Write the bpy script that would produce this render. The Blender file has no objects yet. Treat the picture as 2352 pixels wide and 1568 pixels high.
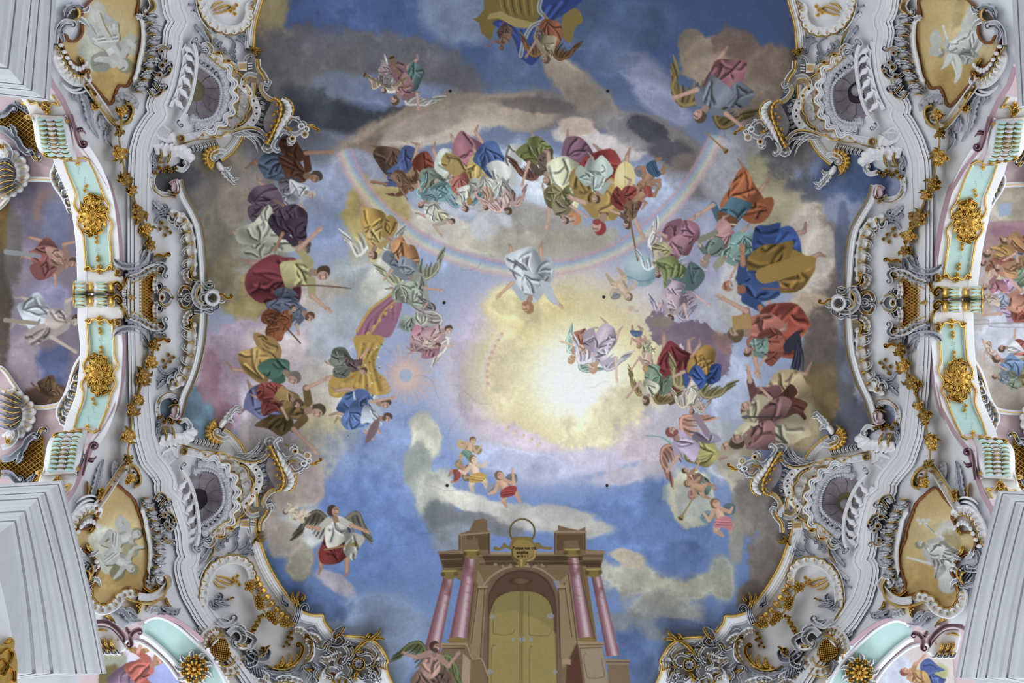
import bpy, math, random
import numpy as np
from mathutils.geometry import tessellate_polygon

# ------------------------------------------------------------------ camera, daylight, exposure
SC = bpy.context.scene
COL = SC.collection
F = 1660.0                 # focal length in pixels of the 2352 x 1568 frame
VX, VY = 1208.0, 734.0     # where the zenith falls in the frame
CZ = 1.6                   # eye height
cam_d = bpy.data.cameras.new('camera')
cam = bpy.data.objects.new('camera', cam_d)
COL.objects.link(cam)
cam.location = (0, 0, CZ)
cam.rotation_euler = (math.pi, 0, 0)
cam_d.sensor_width = 36.0
cam_d.lens = F / 2352 * 36.0
cam_d.shift_x = -(VX - 1176) / 2352
cam_d.shift_y = -(784 - VY) / 2352
cam_d.clip_end = 200
SC.camera = cam

W = bpy.data.worlds.new('daylight')
SC.world = W
W.use_nodes = True
W.node_tree.nodes['Background'].inputs[0].default_value = (0.885, 0.945, 1.03, 1)
W.node_tree.nodes['Background'].inputs[1].default_value = 1.05

def window_light(name, x, y, z, w, h, tx, ty, tz, power, col=(0.9, 0.95, 1.0)):
    d = bpy.data.lights.new(name, 'AREA')
    d.shape = 'RECTANGLE'; d.size = w; d.size_y = h; d.energy = power; d.color = col
    o = bpy.data.objects.new(name, d)
    COL.objects.link(o)
    o.location = (x, y, z)
    from mathutils import Vector
    o.rotation_euler = (Vector((tx, ty, tz)) - Vector((x, y, z))).to_track_quat('-Z', 'Y').to_euler()

# tall windows of the two aisles and of the choir end
for s in (-1, 1):
    for yy in (-7.0, 0.0, 7.0):
        window_light('window_light', s * 15.5, yy, 6.0, 3.0, 7.0, s * 2.0, yy * 0.6, 15.0, 330)
window_light('window_light', 0, 16.0, 6.0, 8.0, 6.0, 0, 4, 17, 1100)

SC.view_settings.view_transform = 'Standard'
SC.view_settings.look = 'None'
SC.view_settings.gamma = 1.0
SC.view_settings.use_curve_mapping = False
SC.view_settings.exposure = 0.0

# ------------------------------------------------------------------ places: pixel of the photo <-> point of the vault
def rho(x, y):
    return ((np.abs(np.asarray(x, float) - 1208) / 730) ** 2.5 + (np.abs(np.asarray(y, float) - 690) / 950) ** 2.5) ** 0.4

_t = np.linspace(0, 2.6, 2601)
_d = np.interp(_t, [0, 0.5, 0.85, 1.0, 1.08, 1.18, 1.257, 1.3, 1.4, 1.55, 1.8, 2.6],
               [18.7, 18.45, 18.0, 17.7, 17.2, 16.1, 14.75, 14.2, 13.0, 11.9, 10.6, 9.0])
_k = np.exp(-0.5 * (np.arange(-60, 61) / 18.0) ** 2); _k /= _k.sum()
_d = np.convolve(np.pad(_d, 60, 'edge'), _k, 'valid')

def VAULT(x, y):                       # height of the vault above the eye
    return np.interp(rho(x, y), _t, _d)

def point(x, y, D):
    x = np.asarray(x, float); y = np.asarray(y, float); D = np.broadcast_to(np.asarray(D, float), x.shape)
    return np.stack([(x - VX) / F * D, (y - VY) / F * D, D + CZ], -1)

# the four quarters and two sides of the church repeat each other
def _c(v): return np.clip(v, 0, 1)
def qLT(x, y): return x, y
def qLB(x, y): return x + 6 + 19 * _c((430 - x) / 200) * _c((620 - y) / 280) - 5 * _c((y - 560) / 60), 1354 - y
def qRT(x, y): return 2418 - x + 18 * _c((430 - x) / 200) * _c((690 - y) / 190), y + 3 + 16 * (y / 616.0) ** 2 * (y > 0)
def _rbx(x, y): return 2413 - x - 24 * _c((330 + 50 * _c((x - 200) / 200) - y) / 200)
def qRB(x, y): return _rbx(x, y), 1369 - y - 11 * _c((350 - y) / 200) - 8 * _c((y - 500) / 116)
def qL(x, y): return x, y
def qR(x, y): return 2414 - x + 11 * _c((470 - x) / 120), y + 12
QUARTERS = [('LT', qLT), ('LB', qLB), ('RT', qRT), ('RB', qRB)]

# ------------------------------------------------------------------ materials
def srgb(r, g, b):
    return tuple((c / 255 / 12.92 if c / 255 <= 0.04045 else ((c / 255 + 0.055) / 1.055) ** 2.4) for c in (r, g, b))

def material(name, col, rough=0.7, metal=0.0, noise=0.0, nscale=3.0, bump=0.0, bscale=30.0, spec=0.3):
    m = bpy.data.materials.new(name); m.use_nodes = True
    nt = m.node_tree; b = nt.nodes['Principled BSDF']
    b.inputs['Base Color'].default_value = (*col, 1)
    b.inputs['Roughness'].default_value = rough
    b.inputs['Metallic'].default_value = metal
    b.inputs['Specular IOR Level'].default_value = spec
    tc = nt.nodes.new('ShaderNodeTexCoord')
    if noise:
        n = nt.nodes.new('ShaderNodeTexNoise'); n.inputs['Scale'].default_value = nscale; n.inputs['Detail'].default_value = 5
        nt.links.new(tc.outputs['Object'], n.inputs['Vector'])
        r = nt.nodes.new('ShaderNodeValToRGB')
        r.color_ramp.elements[0].position = 0.3; r.color_ramp.elements[1].position = 0.7
        r.color_ramp.elements[0].color = (*[c * (1 - noise) for c in col], 1)
        r.color_ramp.elements[1].color = (*[min(1, c * (1 + noise * 0.5)) for c in col], 1)
        nt.links.new(n.outputs['Fac'], r.inputs['Fac'])
        nt.links.new(r.outputs['Color'], b.inputs['Base Color'])
    if bump:
        n2 = nt.nodes.new('ShaderNodeTexNoise'); n2.inputs['Scale'].default_value = bscale; n2.inputs['Detail'].default_value = 3
        nt.links.new(tc.outputs['Object'], n2.inputs['Vector'])
        bp = nt.nodes.new('ShaderNodeBump'); bp.inputs['Strength'].default_value = bump; bp.inputs['Distance'].default_value = 0.02
        nt.links.new(n2.outputs['Fac'], bp.inputs['Height'])
        nt.links.new(bp.outputs['Normal'], b.inputs['Normal'])
    return m

def painted(name, rough=0.85):
    m = bpy.data.materials.new(name); m.use_nodes = True
    nt = m.node_tree; b = nt.nodes['Principled BSDF']
    b.inputs['Roughness'].default_value = rough; b.inputs['Specular IOR Level'].default_value = 0.1
    a = nt.nodes.new('ShaderNodeAttribute'); a.attribute_name = 'pigment'
    tc = nt.nodes.new('ShaderNodeTexCoord')
    n = nt.nodes.new('ShaderNodeTexNoise'); n.inputs['Scale'].default_value = 14; n.inputs['Detail'].default_value = 6
    nt.links.new(tc.outputs['Object'], n.inputs['Vector'])
    mr = nt.nodes.new('ShaderNodeMapRange'); mr.inputs['From Min'].default_value = 0.3; mr.inputs['From Max'].default_value = 0.7
    mr.inputs['To Min'].default_value = 0.96; mr.inputs['To Max'].default_value = 1.04
    nt.links.new(n.outputs['Fac'], mr.inputs['Value'])
    mx = nt.nodes.new('ShaderNodeVectorMath'); mx.operation = 'SCALE'
    nt.links.new(a.outputs['Color'], mx.inputs[0]); nt.links.new(mr.outputs['Result'], mx.inputs['Scale'])
    nt.links.new(mx.outputs['Vector'], b.inputs['Base Color'])
    return m

MAT = {
    'plaster': material('white plaster', (0.74, 0.75, 0.775), 0.85, noise=0.05, nscale=1.5, bump=0.15, bscale=12),
    'stucco': material('white stucco', (0.87, 0.875, 0.89), 0.6, noise=0.15, nscale=17, bump=0.45, bscale=34),
    'grey': material('grey washed stucco', (0.50, 0.515, 0.58), 0.65, noise=0.18, nscale=9, bump=0.4, bscale=45),
    'pitted': material('pitted grey stucco', (0.56, 0.565, 0.60), 0.75, noise=0.45, nscale=26, bump=0.8, bscale=30),
    'moulding': material('white moulding', (0.81, 0.815, 0.83), 0.5, noise=0.03, nscale=2),
    'pier': material('pale grey limewash', (0.60, 0.605, 0.625), 0.6, noise=0.05, nscale=2),
    'gold': material('gilding', (0.86, 0.58, 0.15), 0.32, 0.8, noise=0.25, nscale=12, bump=0.2, bscale=25, spec=0.5),
    'oldgold': material('dark gilding', (0.56, 0.36, 0.08), 0.36, 0.8, noise=0.35, nscale=14, bump=0.3, bscale=25, spec=0.5),
    'rust': material('red brown bole edge', (0.27, 0.10, 0.03), 0.45, 0.3, noise=0.3, nscale=16),
    'teal': material('pale turquoise plaster', srgb(186, 216, 212), 0.8, noise=0.08, nscale=3),
    'pink': material('rose plaster', srgb(190, 160, 168), 0.8, noise=0.08, nscale=3),
    'rose': material('pale rose plaster', srgb(205, 182, 184), 0.8, noise=0.06, nscale=3),
    'stone': material('grey painted stone', srgb(158, 151, 156), 0.9, noise=0.25, nscale=5, bump=0.5, bscale=8),
    'olive': material('olive glass', srgb(112, 104, 72), 0.4, noise=0.1),
    'dark': material('dark pane joint and hole shade', srgb(58, 52, 56), 0.9),  # also the painted shade of holes that are not cut
    'bluegrey': material('blue grey marbling', srgb(206, 208, 214), 0.6, noise=0.25, nscale=14),
    'ink': material('brown black lettering', srgb(52, 34, 18), 0.9),
    'floor': material('stone floor', (0.42, 0.40, 0.38), 0.5, noise=0.1, nscale=1),
    'fresco': painted('fresco pigment'),
}

# ------------------------------------------------------------------ mesh builder
def cr(pts, n=8, closed=False):                       # Catmull-Rom through the points
    P = np.asarray(pts, float)
    if len(P) < 3 and not closed:
        t = np.linspace(0, 1, n + 1)[:, None]
        return P[0] * (1 - t) + P[-1] * t
    if closed: Q = np.vstack([P[-1], P, P[0], P[1]])
    else: Q = np.vstack([2 * P[0] - P[1], P, 2 * P[-1] - P[-2]])
    t = np.linspace(0, 1, n, endpoint=False)[:, None]
    out = []
    for i in range(len(Q) - 3):
        a, b, c, d = Q[i:i + 4]
        out.append(0.5 * (2 * b + (c - a) * t + (2 * a - 5 * b + 4 * c - d) * t ** 2 + (3 * b - a - 3 * c + d) * t ** 3))
    R = np.vstack(out)
    return R if closed else np.vstack([R, P[-1:]])

def normals2(P, closed=False):
    if closed: T = np.roll(P, -1, 0) - np.roll(P, 1, 0)
    else: T = np.gradient(P, axis=0)
    T = T / (np.linalg.norm(T, axis=1, keepdims=True) + 1e-9)
    return np.stack([-T[:, 1], T[:, 0]], 1)

PROF = {
    'round': ([-1, -.92, -.7, -.38, 0, .38, .7, .92, 1], [-.15, .39, .71, .92, 1, .92, .71, .39, -.15]),
    'flat': ([-1, -1, -.86, .86, 1, 1], [-.15, .8, 1, 1, .8, -.15]),
    'groove': ([-1, -.95, -.75, -.45, 0, .45, .75, .95, 1], [-.15, .7, 1, .5, .3, .5, 1, .7, -.15]),
    'leaf': ([-1, -.8, -.5, -.2, 0, .2, .5, .8, 1], [-.1, .75, .9, .45, .8, .45, .9, .75, -.1]),
    'step': ([-1, -1, -.55, -.5, -.2, 0, .2, .5, .55, 1, 1], [-.15, .45, .5, .8, .95, 1, .95, .8, .5, .45, -.15]),
}

class MB:
    def __init__(self, S=VAULT, q=qLT):
        self.V = []; self.Fc = []; self.sm = []; self.n = 0; self.depth = 0; self.mark = []; self.S = S; self.q = q
    def add(self, V, faces, smooth=True):
        V = np.asarray(V, float).reshape(-1, 3)
        self.V.append(V)
        for f in faces:
            self.Fc.append(tuple(int(i) + self.n for i in f)); self.sm.append(smooth)
        self.n += len(V)
    def px(self, x, y, h):                            # a point h metres below the vault
        X, Y = self.q(np.asarray(x, float), np.asarray(y, float))
        return point(X, Y, self.S(X, Y) - h)
    def grid(self, P, closed_u=False, closed_v=False, smooth=True):
        nu, nv = P.shape[:2]
        iu = np.arange(nu if closed_u else nu - 1); iv = np.arange(nv if closed_v else nv - 1)
        A, B = np.meshgrid(iu, iv, indexing='ij')
        A2, B2 = (A + 1) % nu, (B + 1) % nv
        f = np.stack([A * nv + B, A2 * nv + B, A2 * nv + B2, A * nv + B2], -1).reshape(-1, 4)
        self.add(P.reshape(-1, 3), f, smooth)
    # a moulded strip following a curve; w = half width in frame pixels, h = relief in metres
    def rib(self, pts, w, h, base=0.0, prof='round', taper=(1, 1), closed=False, n=7, raw=False, smooth=None, mod=None):
        P = np.asarray(pts, float) if raw else cr(pts, n, closed)
        N = normals2(P, closed)
        t = np.linspace(0, 1, len(P))
        s = np.ones(len(P))
        if taper != (1, 1):
            a, b = taper
            s = np.where(t < .3, a + (1 - a) * (t / .3) ** .6, 1) * np.where(t > .7, b + (1 - b) * ((1 - t) / .3) ** .6, 1)
        if mod is not None: s = s * mod(t)
        if prof == 'tube':
            a = np.linspace(0, 2 * math.pi, 8, endpoint=False)
            U, H = np.cos(a), np.sin(a)
        else:
            U, H = map(np.array, PROF[prof] if isinstance(prof, str) else prof)
        X = P[:, 0:1] + N[:, 0:1] * w * s[:, None] * U
        Y = P[:, 1:2] + N[:, 1:2] * w * s[:, None] * U
        Hh = base + h * s[:, None] * H
        self.grid(self.px(X, Y, Hh), closed, prof == 'tube', (prof not in ('flat', 'step')) if smooth is None else smooth)
    def leaf(self, pts, w, h, lobes=5, base=0.0, n=10):
        P = cr(pts, n)
        N = normals2(P); t = np.linspace(0, 1, len(P))
        e = np.sin(math.pi * np.clip(t, .02, 1) ** .65) ** .8 + .06
        saw = 1 - .42 * ((t * lobes) % 1.0)
        U, H = map(np.array, PROF['leaf'])
        X = P[:, 0:1] + N[:, 0:1] * (w * e * saw)[:, None] * U
        Y = P[:, 1:2] + N[:, 1:2] * (w * e * saw)[:, None] * U
        self.grid(self.px(X, Y, base + (h * (.45 + .55 * e))[:, None] * H))
    def curl(self, p, ang, r, s, turns=1.15, ds=None):
        L = turns * 2 * math.pi * r * .55
        m = max(18, int(L / 1.2)); ds = L / m
        out = []; x, y = p; a = ang
        for i in range(m):
            k = i / m
            rr = r * (1 - .82 * k)
            a += s * ds / max(rr, .6)
            x += math.cos(a) * ds; y += math.sin(a) * ds
            out.append((x, y))
        return out
    def scroll(self, pts, w, h, r0=0, r1=0, s0=1, s1=1, base=0.0, prof='groove', turns=1.15, eye=True):
        P = [tuple(p) for p in cr(pts, 8)]
        head = tail = []
        if r1:
            a = math.atan2(P[-1][1] - P[-2][1], P[-1][0] - P[-2][0]); tail = self.curl(P[-1], a, r1, s1, turns)
        if r0:
            a = math.atan2(P[0][1] - P[1][1], P[0][0] - P[1][0]); head = self.curl(P[0], a, r0, s0, turns)[::-1]
        Q = list(head) + P + list(tail)
        nh, nt, m = len(head), len(tail), len(Q)
        idx = np.arange(m); s = np.ones(m)
        if nh: s = np.where(idx < nh, .35 + .65 * idx / nh, s)
        if nt: s = np.where(idx >= m - nt, .35 + .65 * (m - 1 - idx) / nt, s)
        self.rib(Q, w, h, base, prof, raw=True, mod=lambda t: s)
        if eye:
            if nh: self.dome(Q[0][0], Q[0][1], w * .7, w * .7, h * 1.25, base)
            if nt: self.dome(Q[-1][0], Q[-1][1], w * .7, w * .7, h * 1.25, base)
    def dome(self, x, y, rx, ry, h, base=0.0, rot=0.0, m=10, k=4):
        a = np.linspace(0, 2 * math.pi, m, endpoint=False); e = np.linspace(0, math.pi / 2 * .97, k)
        E, A = np.meshgrid(e, a, indexing='ij')
        u, v = rx * np.cos(E) * np.cos(A), ry * np.cos(E) * np.sin(A)
        c, s = math.cos(rot), math.sin(rot)
        P = self.px(x + u * c - v * s, y + u * s + v * c, base - .01 + h * np.sin(E))
        self.grid(P, False, True)
    def ring(self, x, y, r, w, h, base=0.0, ry=None, prof='round'):
        a = np.linspace(0, 2 * math.pi, 20, endpoint=False)
        self.rib(np.stack([x + r * np.cos(a), y + (ry or r) * np.sin(a)], 1), w, h, base, prof, closed=True, raw=True)
    def shell(self, x, y, r, a0, a1, flutes=9, h=.1, base=0.0, r0=.12, sq=1.0):
        na, nr = flutes * 6 + 1, 8
        a = np.linspace(a0, a1, na); t = np.linspace(0, 1, nr)
        A, T = np.meshgrid(a, t, indexing='ij')
        ph = (A - a0) / (a1 - a0) * flutes * math.pi
        R = r * (r0 + (1 - r0) * T) * (1 + .1 * (np.abs(np.sin(ph)) - .5) * T)
        R = R * (1 - .12 * np.abs((A - (a0 + a1) / 2) / (a1 - a0)) * 2)
        H = base + h * (.35 + .65 * np.abs(np.sin(ph)) * T) * np.sin(math.pi * (.12 + .8 * T)) + h * .3 * T
        H[:, -1] = base - .01
        self.grid(self.px(x + R * np.cos(A), y + sq * R * np.sin(A), H))
    def flower(self, x, y, r, petals=6, h=.1, base=0.0, rot=0.0):
        a = np.linspace(0, 2 * math.pi, petals * 6, endpoint=False)
        t = np.array([0, .18, .3, .55, .8, 1.0])
        A, T = np.meshgrid(a, t, indexing='ij')
        c = np.abs(np.cos((A - rot) * petals / 2))
        R = r * T * (.62 + .38 * c ** .6)
        H = base + h * (np.interp(T, t, [1.1, 1.0, .5, .75, .85, 0]) * (.55 + .45 * c))
        self.grid(self.px(x + R * np.cos(A), y + R * np.sin(A), H), closed_u=True)
    def poly(self, pts, h, base=0.0, bevel=2.0, n=6, smooth_outline=True, dish=0.0):
        P = cr(pts, n, True) if smooth_outline else np.asarray(pts, float)
        N = normals2(P, True)
        area = 0.5 * np.sum(P[:, 0] * np.roll(P[:, 1], -1) - np.roll(P[:, 0], -1) * P[:, 1])
        if area < 0: N = -N
        I = P + N * bevel
        m = len(P)
        ring0 = self.px(P[:, 0], P[:, 1], base - .015); ring1 = self.px(P[:, 0] * .7 + I[:, 0] * .3, P[:, 1] * .7 + I[:, 1] * .3, base + h * .8)
        ring2 = self.px(I[:, 0], I[:, 1], base + h)
        self.grid(np.stack([ring0, ring1, ring2], 0), False, True, False)
        tri = tessellate_polygon([[(p[0], p[1], 0) for p in I]])
        self.add(self.px(I[:, 0], I[:, 1], base + h - dish), tri, False)
    # shell-work band: fluted body; .edge() and .drops() give its gilded lip and gilded tears
    def rocaille(self, pts, w, h, n=8, base=0.0, side=1, m=9):
        P = cr(pts, max(4, int(n * m / max(1, len(pts) - 1))))
        N = normals2(P) * side; t = np.linspace(0, 1, len(P))
        sc = np.abs(np.sin(math.pi * n * t)) ** .6
        e = np.clip(np.minimum(t, 1 - t) * 8, .25, 1)
        U = np.array([-1, -.95, -.7, -.4, -.1, .25, .6, .85, 1.0]); H = np.array([-.1, .7, 1, .8, .5, .55, .8, .7, -.1])
        wu = np.where(U[None, :] > 0, (w * e * (.85 + .4 * sc))[:, None], (w * e)[:, None])
        X = P[:, 0:1] + N[:, 0:1] * wu * U; Y = P[:, 1:2] + N[:, 1:2] * wu * U
        Hh = base + h * e[:, None] * H * (1 - .4 * (1 - sc)[:, None] * (U > -.6))
        self.grid(self.px(X, Y, Hh))
        self._rb = (P, N, w * e * (.85 + .4 * sc), n, t, w, h, base)
    def edge(self, src, w=1.6, k=1.0, h=None):
        P, N, wu, n, t, ww, hh, base = src._rb
        self.rib(P + N * (wu * k)[:, None], w, h or hh * .8, base, raw=True)
    def drops(self, src, k=.35, rx=None, ry=1.5):
        P, N, wu, n, t, ww, hh, base = src._rb
        for i in range(n):
            j = int((i + .5) / n * (len(P) - 1)) if n > 1 else len(P) // 2
            p = P[j] + N[j] * ww * k
            self.dome(p[0], p[1], rx or ww * .38, ry, hh * .45, base + hh * .62, math.atan2(N[j][1], N[j][0]), 8, 3)
    def tube3(self, A, B, prof, m=10):                 # turned profile between two points; prof = [(t, r)]
        A = np.asarray(A, float); B = np.asarray(B, float)
        d = B - A; d = d / np.linalg.norm(d)
        u = np.cross(d, (0, 0, 1.0) if abs(d[2]) < .9 else (1.0, 0, 0)); u /= np.linalg.norm(u); v = np.cross(d, u)
        a = np.linspace(0, 2 * math.pi, m, endpoint=False)
        P = np.stack([A + (B - A) * t + r * (np.cos(a)[:, None] * u + np.sin(a)[:, None] * v) for t, r in prof], 0)
        self.grid(P, False, True)
    def object(self, name, mat, parent=None, origin=(0, 0, 0)):
        V = np.vstack(self.V) - np.asarray(origin)
        me = bpy.data.meshes.new(name)
        me.from_pydata(V.tolist(), [], self.Fc)
        me.polygons.foreach_set('use_smooth', np.array(self.sm, dtype=bool))
        me.materials.append(MAT[mat] if isinstance(mat, str) else mat)
        me.update()
        o = bpy.data.objects.new(name, me)
        COL.objects.link(o)
        if parent is not None: o.parent = parent
        return o

def _pieced(fn):                                       # remembers where each leaf, scroll or boss of a part begins
    def g(self, *a, **k):
        if self.depth == 0: self.mark.append((self.n, len(self.Fc), len(self.V)))
        self.depth += 1
        try: return fn(self, *a, **k)
        finally: self.depth -= 1
    return g
for _n in ('rib', 'leaf', 'scroll', 'dome', 'ring', 'shell', 'flower', 'poly', 'rocaille'): setattr(MB, _n, _pieced(getattr(MB, _n)))
EACH = {'acanthus': 'acanthus_leaf', 'leaf_curls': 'leaf_curl', 'palm_leaves': 'palm_leaf', 'plumes': 'plume', 'leaf_work': 'grey_leaf', 'stems': 'stem', 'scrolls': 'scroll', 'shellwork': 'shell_scroll',
        'curled_horns': 'curled_horn', 'shell_scrolls': 'shell_scroll', 'leaf_tuft': 'tuft_leaf', 'crest': 'crest_piece', 'scrolled_tail': 'tail_scroll', 'gilded_sprig': 'sprig_leaf', 'bracket': 'bracket_piece'}

class Thing:                                            # an Empty at the thing's place; its parts are its children
    def __init__(self, name, label, cat, x, y, group=None, S=VAULT, q=qLT, h=0.0):
        self.S, self.q = S, q
        X, Y = q(np.array(float(x)), np.array(float(y)))
        self.o0 = point(X, Y, S(X, Y) - h)
        self.e = bpy.data.objects.new(name, None)
        self.e.empty_display_size = .2
        COL.objects.link(self.e)
        self.e.location = tuple(self.o0)
        self.e['label'] = label; self.e['category'] = cat
        if group: self.e['group'] = group
        self.parts = []
    def part(self, name, mat, label=None, under=None, S=None):
        b = MB(S or self.S, self.q)
        self.parts.append([b, name, mat, label, under])
        return b
    def done(self):
        made = {}
        for b, name, mat, label, under in self.parts:
            if not b.V: continue
            par = made.get(id(under), self.e) if under is not None else self.e
            if name in EACH and len(b.mark) > 1:
                ends = b.mark[1:] + [(b.n, len(b.Fc), len(b.V))]
                for (n0, f0, v0), (n1, f1, v1) in zip(b.mark, ends):
                    p = MB(); p.V = b.V[v0:v1]; p.Fc = [tuple(i - n0 for i in f) for f in b.Fc[f0:f1]]; p.sm = b.sm[f0:f1]
                    if p.V: p.object(EACH[name], mat, par, self.o0)
                continue
            o = b.object(name, mat, par, self.o0)
            if label: o['label'] = label
            made[id(b)] = o
        return self.e

def single(b, name, mat, label, cat, group=None, kind=None):
    c = np.vstack(b.V).mean(0)
    o = b.object(name, mat, None, c)
    o.location = tuple(c)
    if kind: o['kind'] = kind
    else:
        o['label'] = label; o['category'] = cat
        if group: o['group'] = group
    return o
# ------------------------------------------------------------------ painting: pigments laid on a plaster grid
RNG = np.random.default_rng(7)
PIG = 1.0; SAT = .78                                  # overall strength of the pigments

def _lattice(h, w, cell):
    gh, gw = int(h / cell) + 3, int(w / cell) + 3
    g = RNG.random((gh, gw))
    y = np.arange(h) / cell; x = np.arange(w) / cell
    yi, xi = y.astype(int), x.astype(int)
    fy, fx = y - yi, x - xi
    fy = fy * fy * (3 - 2 * fy); fx = fx * fx * (3 - 2 * fx)
    a = g[yi][:, xi]; b = g[yi][:, xi + 1]; c = g[yi + 1][:, xi]; d = g[yi + 1][:, xi + 1]
    return (a * (1 - fx) + b * fx) * (1 - fy[:, None]) + (c * (1 - fx) + d * fx) * fy[:, None]

def tone(c, k): return tuple(min(255, v * k) for v in c)

class Paint:
    def __init__(s, x0, y0, x1, y1, step, base=(128, 128, 128)):
        s.step = step; s.x0, s.y0 = x0, y0
        s.xs = np.arange(x0, x1 + .1, step); s.ys = np.arange(y0, y1 + .1, step)
        s.X, s.Y = np.meshgrid(s.xs, s.ys)
        h, w = s.X.shape
        s.A = np.empty((h, w, 3)); s.A[:] = base
        s.n1 = sum(_lattice(h, w, c / step) * a for c, a in ((90, .5), (40, .3), (16, .2))) - .5
        s.n2 = sum(_lattice(h, w, c / step) * a for c, a in ((26, .5), (11, .3), (5, .2))) - .5
        s.n3 = _lattice(h, w, 3.2 / step) - .5
        st = _lattice(int(h / 7) + 2, w, 3.0 / step); i = np.arange(h) / 7.0; i0 = i.astype(int); fr = (i - i0)[:, None]
        s.n4 = st[i0] * (1 - fr) + st[np.minimum(i0 + 1, len(st) - 1)] * fr - .5      # streaks of the brush
    def win(s, x0, y0, x1, y1):
        i0 = max(0, int((y0 - s.y0) / s.step)); i1 = min(len(s.ys), int((y1 - s.y0) / s.step) + 2)
        j0 = max(0, int((x0 - s.x0) / s.step)); j1 = min(len(s.xs), int((x1 - s.x0) / s.step) + 2)
        return slice(i0, max(i0, i1)), slice(j0, max(j0, j1))
    def mix(s, w, m, col):
        m = m[..., None]
        s.A[w] = s.A[w] * (1 - m) + np.asarray(col, float) * m
    def vgrad(s, stops):
        ys = [p[0] for p in stops]
        for k in range(3): s.A[..., k] = np.interp(s.Y, ys, [p[1][k] for p in stops])
    # soft cloud-like patch
    def blob(s, x, y, rx, ry, col, rot=0, soft=.35, a=1.0, nz=.5, fine=.32):
        R = max(rx, ry) * (1.3 + soft + nz)
        w = s.win(x - R, y - R, x + R, y + R)
        X, Y = s.X[w] - x, s.Y[w] - y
        if X.size == 0: return
        c, q = math.cos(math.radians(rot)), math.sin(math.radians(rot))
        d = np.sqrt(((X * c + Y * q) / rx) ** 2 + ((-X * q + Y * c) / ry) ** 2) + s.n1[w] * nz * 1.6 + s.n2[w] * fine * 1.6
        m = np.clip((1 + soft - d) / (2 * soft), 0, 1); m = m * m * (3 - 2 * m)
        if nz > .3 and R > 24:                        # clouds: broken colour and a brushed, lighter rim
            soft2 = soft * .5; m = np.clip((1 + soft2 - d) / (2 * soft2), 0, 1); m = m * m * (3 - 2 * m)
            rim = np.exp(-((d - .84) / .13) ** 2) * np.clip(.5 + 3 * s.n1[w], 0, 1)
            k = 1 + .26 * s.n1[w] + .13 * s.n2[w] + (.10 if min(rx, ry) > 34 else 0) * rim + .02 * s.n4[w]
            m = (m * a)[..., None]
            s.A[w] = s.A[w] * (1 - m) + np.clip(np.asarray(col, float) * k[..., None], 0, 255) * m
            return
        s.mix(w, m * a, col)
    def mask(s, P, f, nz=0.0):
        x0, y0 = P.min(0) - 4 - f - nz; x1, y1 = P.max(0) + 4 + f + nz
        w = s.win(x0, y0, x1, y1)
        X, Y = s.X[w], s.Y[w]
        if X.size == 0: return w, None
        d2 = np.full(X.shape, 1e9); ins = np.zeros(X.shape, bool)
        Q = np.roll(P, -1, 0)
        for (ax, ay), (bx, by) in zip(P, Q):
            ex, ey = bx - ax, by - ay
            L = ex * ex + ey * ey + 1e-9
            t = np.clip(((X - ax) * ex + (Y - ay) * ey) / L, 0, 1)
            d2 = np.minimum(d2, (X - ax - t * ex) ** 2 + (Y - ay - t * ey) ** 2)
            if ay != by:
                ins ^= ((ay > Y) != (by > Y)) & (X < ex * (Y - ay) / ey + ax)
        d = np.sqrt(d2) * np.where(ins, -1, 1)
        if nz: d = d + s.n2[w] * nz * 2
        return w, np.clip(.5 - d / (2 * f), 0, 1)
    def poly(s, pts, col, f=1.3, a=1.0, nz=0.0, curve=True, n=4):
        P = cr(pts, n, True) if curve else np.asarray(pts, float)
        w, m = s.mask(P, f, nz)
        if m is not None: s.mix(w, m * a, col)
        return w, m
    def stroke(s, pts, w0, w1, col, a=1.0, f=1.0, clip=None, n=5):
        P = cr(pts, n)
        W = np.linspace(w0, w1, len(P)); r = max(w0, w1) + f + 2
        w = s.win(P[:, 0].min() - r, P[:, 1].min() - r, P[:, 0].max() + r, P[:, 1].max() + r) if clip is None else clip[0]
        X, Y = s.X[w], s.Y[w]
        if X.size == 0: return
        d = np.full(X.shape, 1e9)
        for i in range(len(P) - 1):
            (ax, ay), (bx, by) = P[i], P[i + 1]
            ex, ey = bx - ax, by - ay
            t = np.clip(((X - ax) * ex + (Y - ay) * ey) / (ex * ex + ey * ey + 1e-9), 0, 1)
            d = np.minimum(d, np.hypot(X - ax - t * ex, Y - ay - t * ey) - (W[i] + (W[i + 1] - W[i]) * t))
        m = np.clip(.5 - d / (2 * f), 0, 1) * a
        if clip is not None: m = m * clip[1]
        s.mix(w, m, col)
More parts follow.
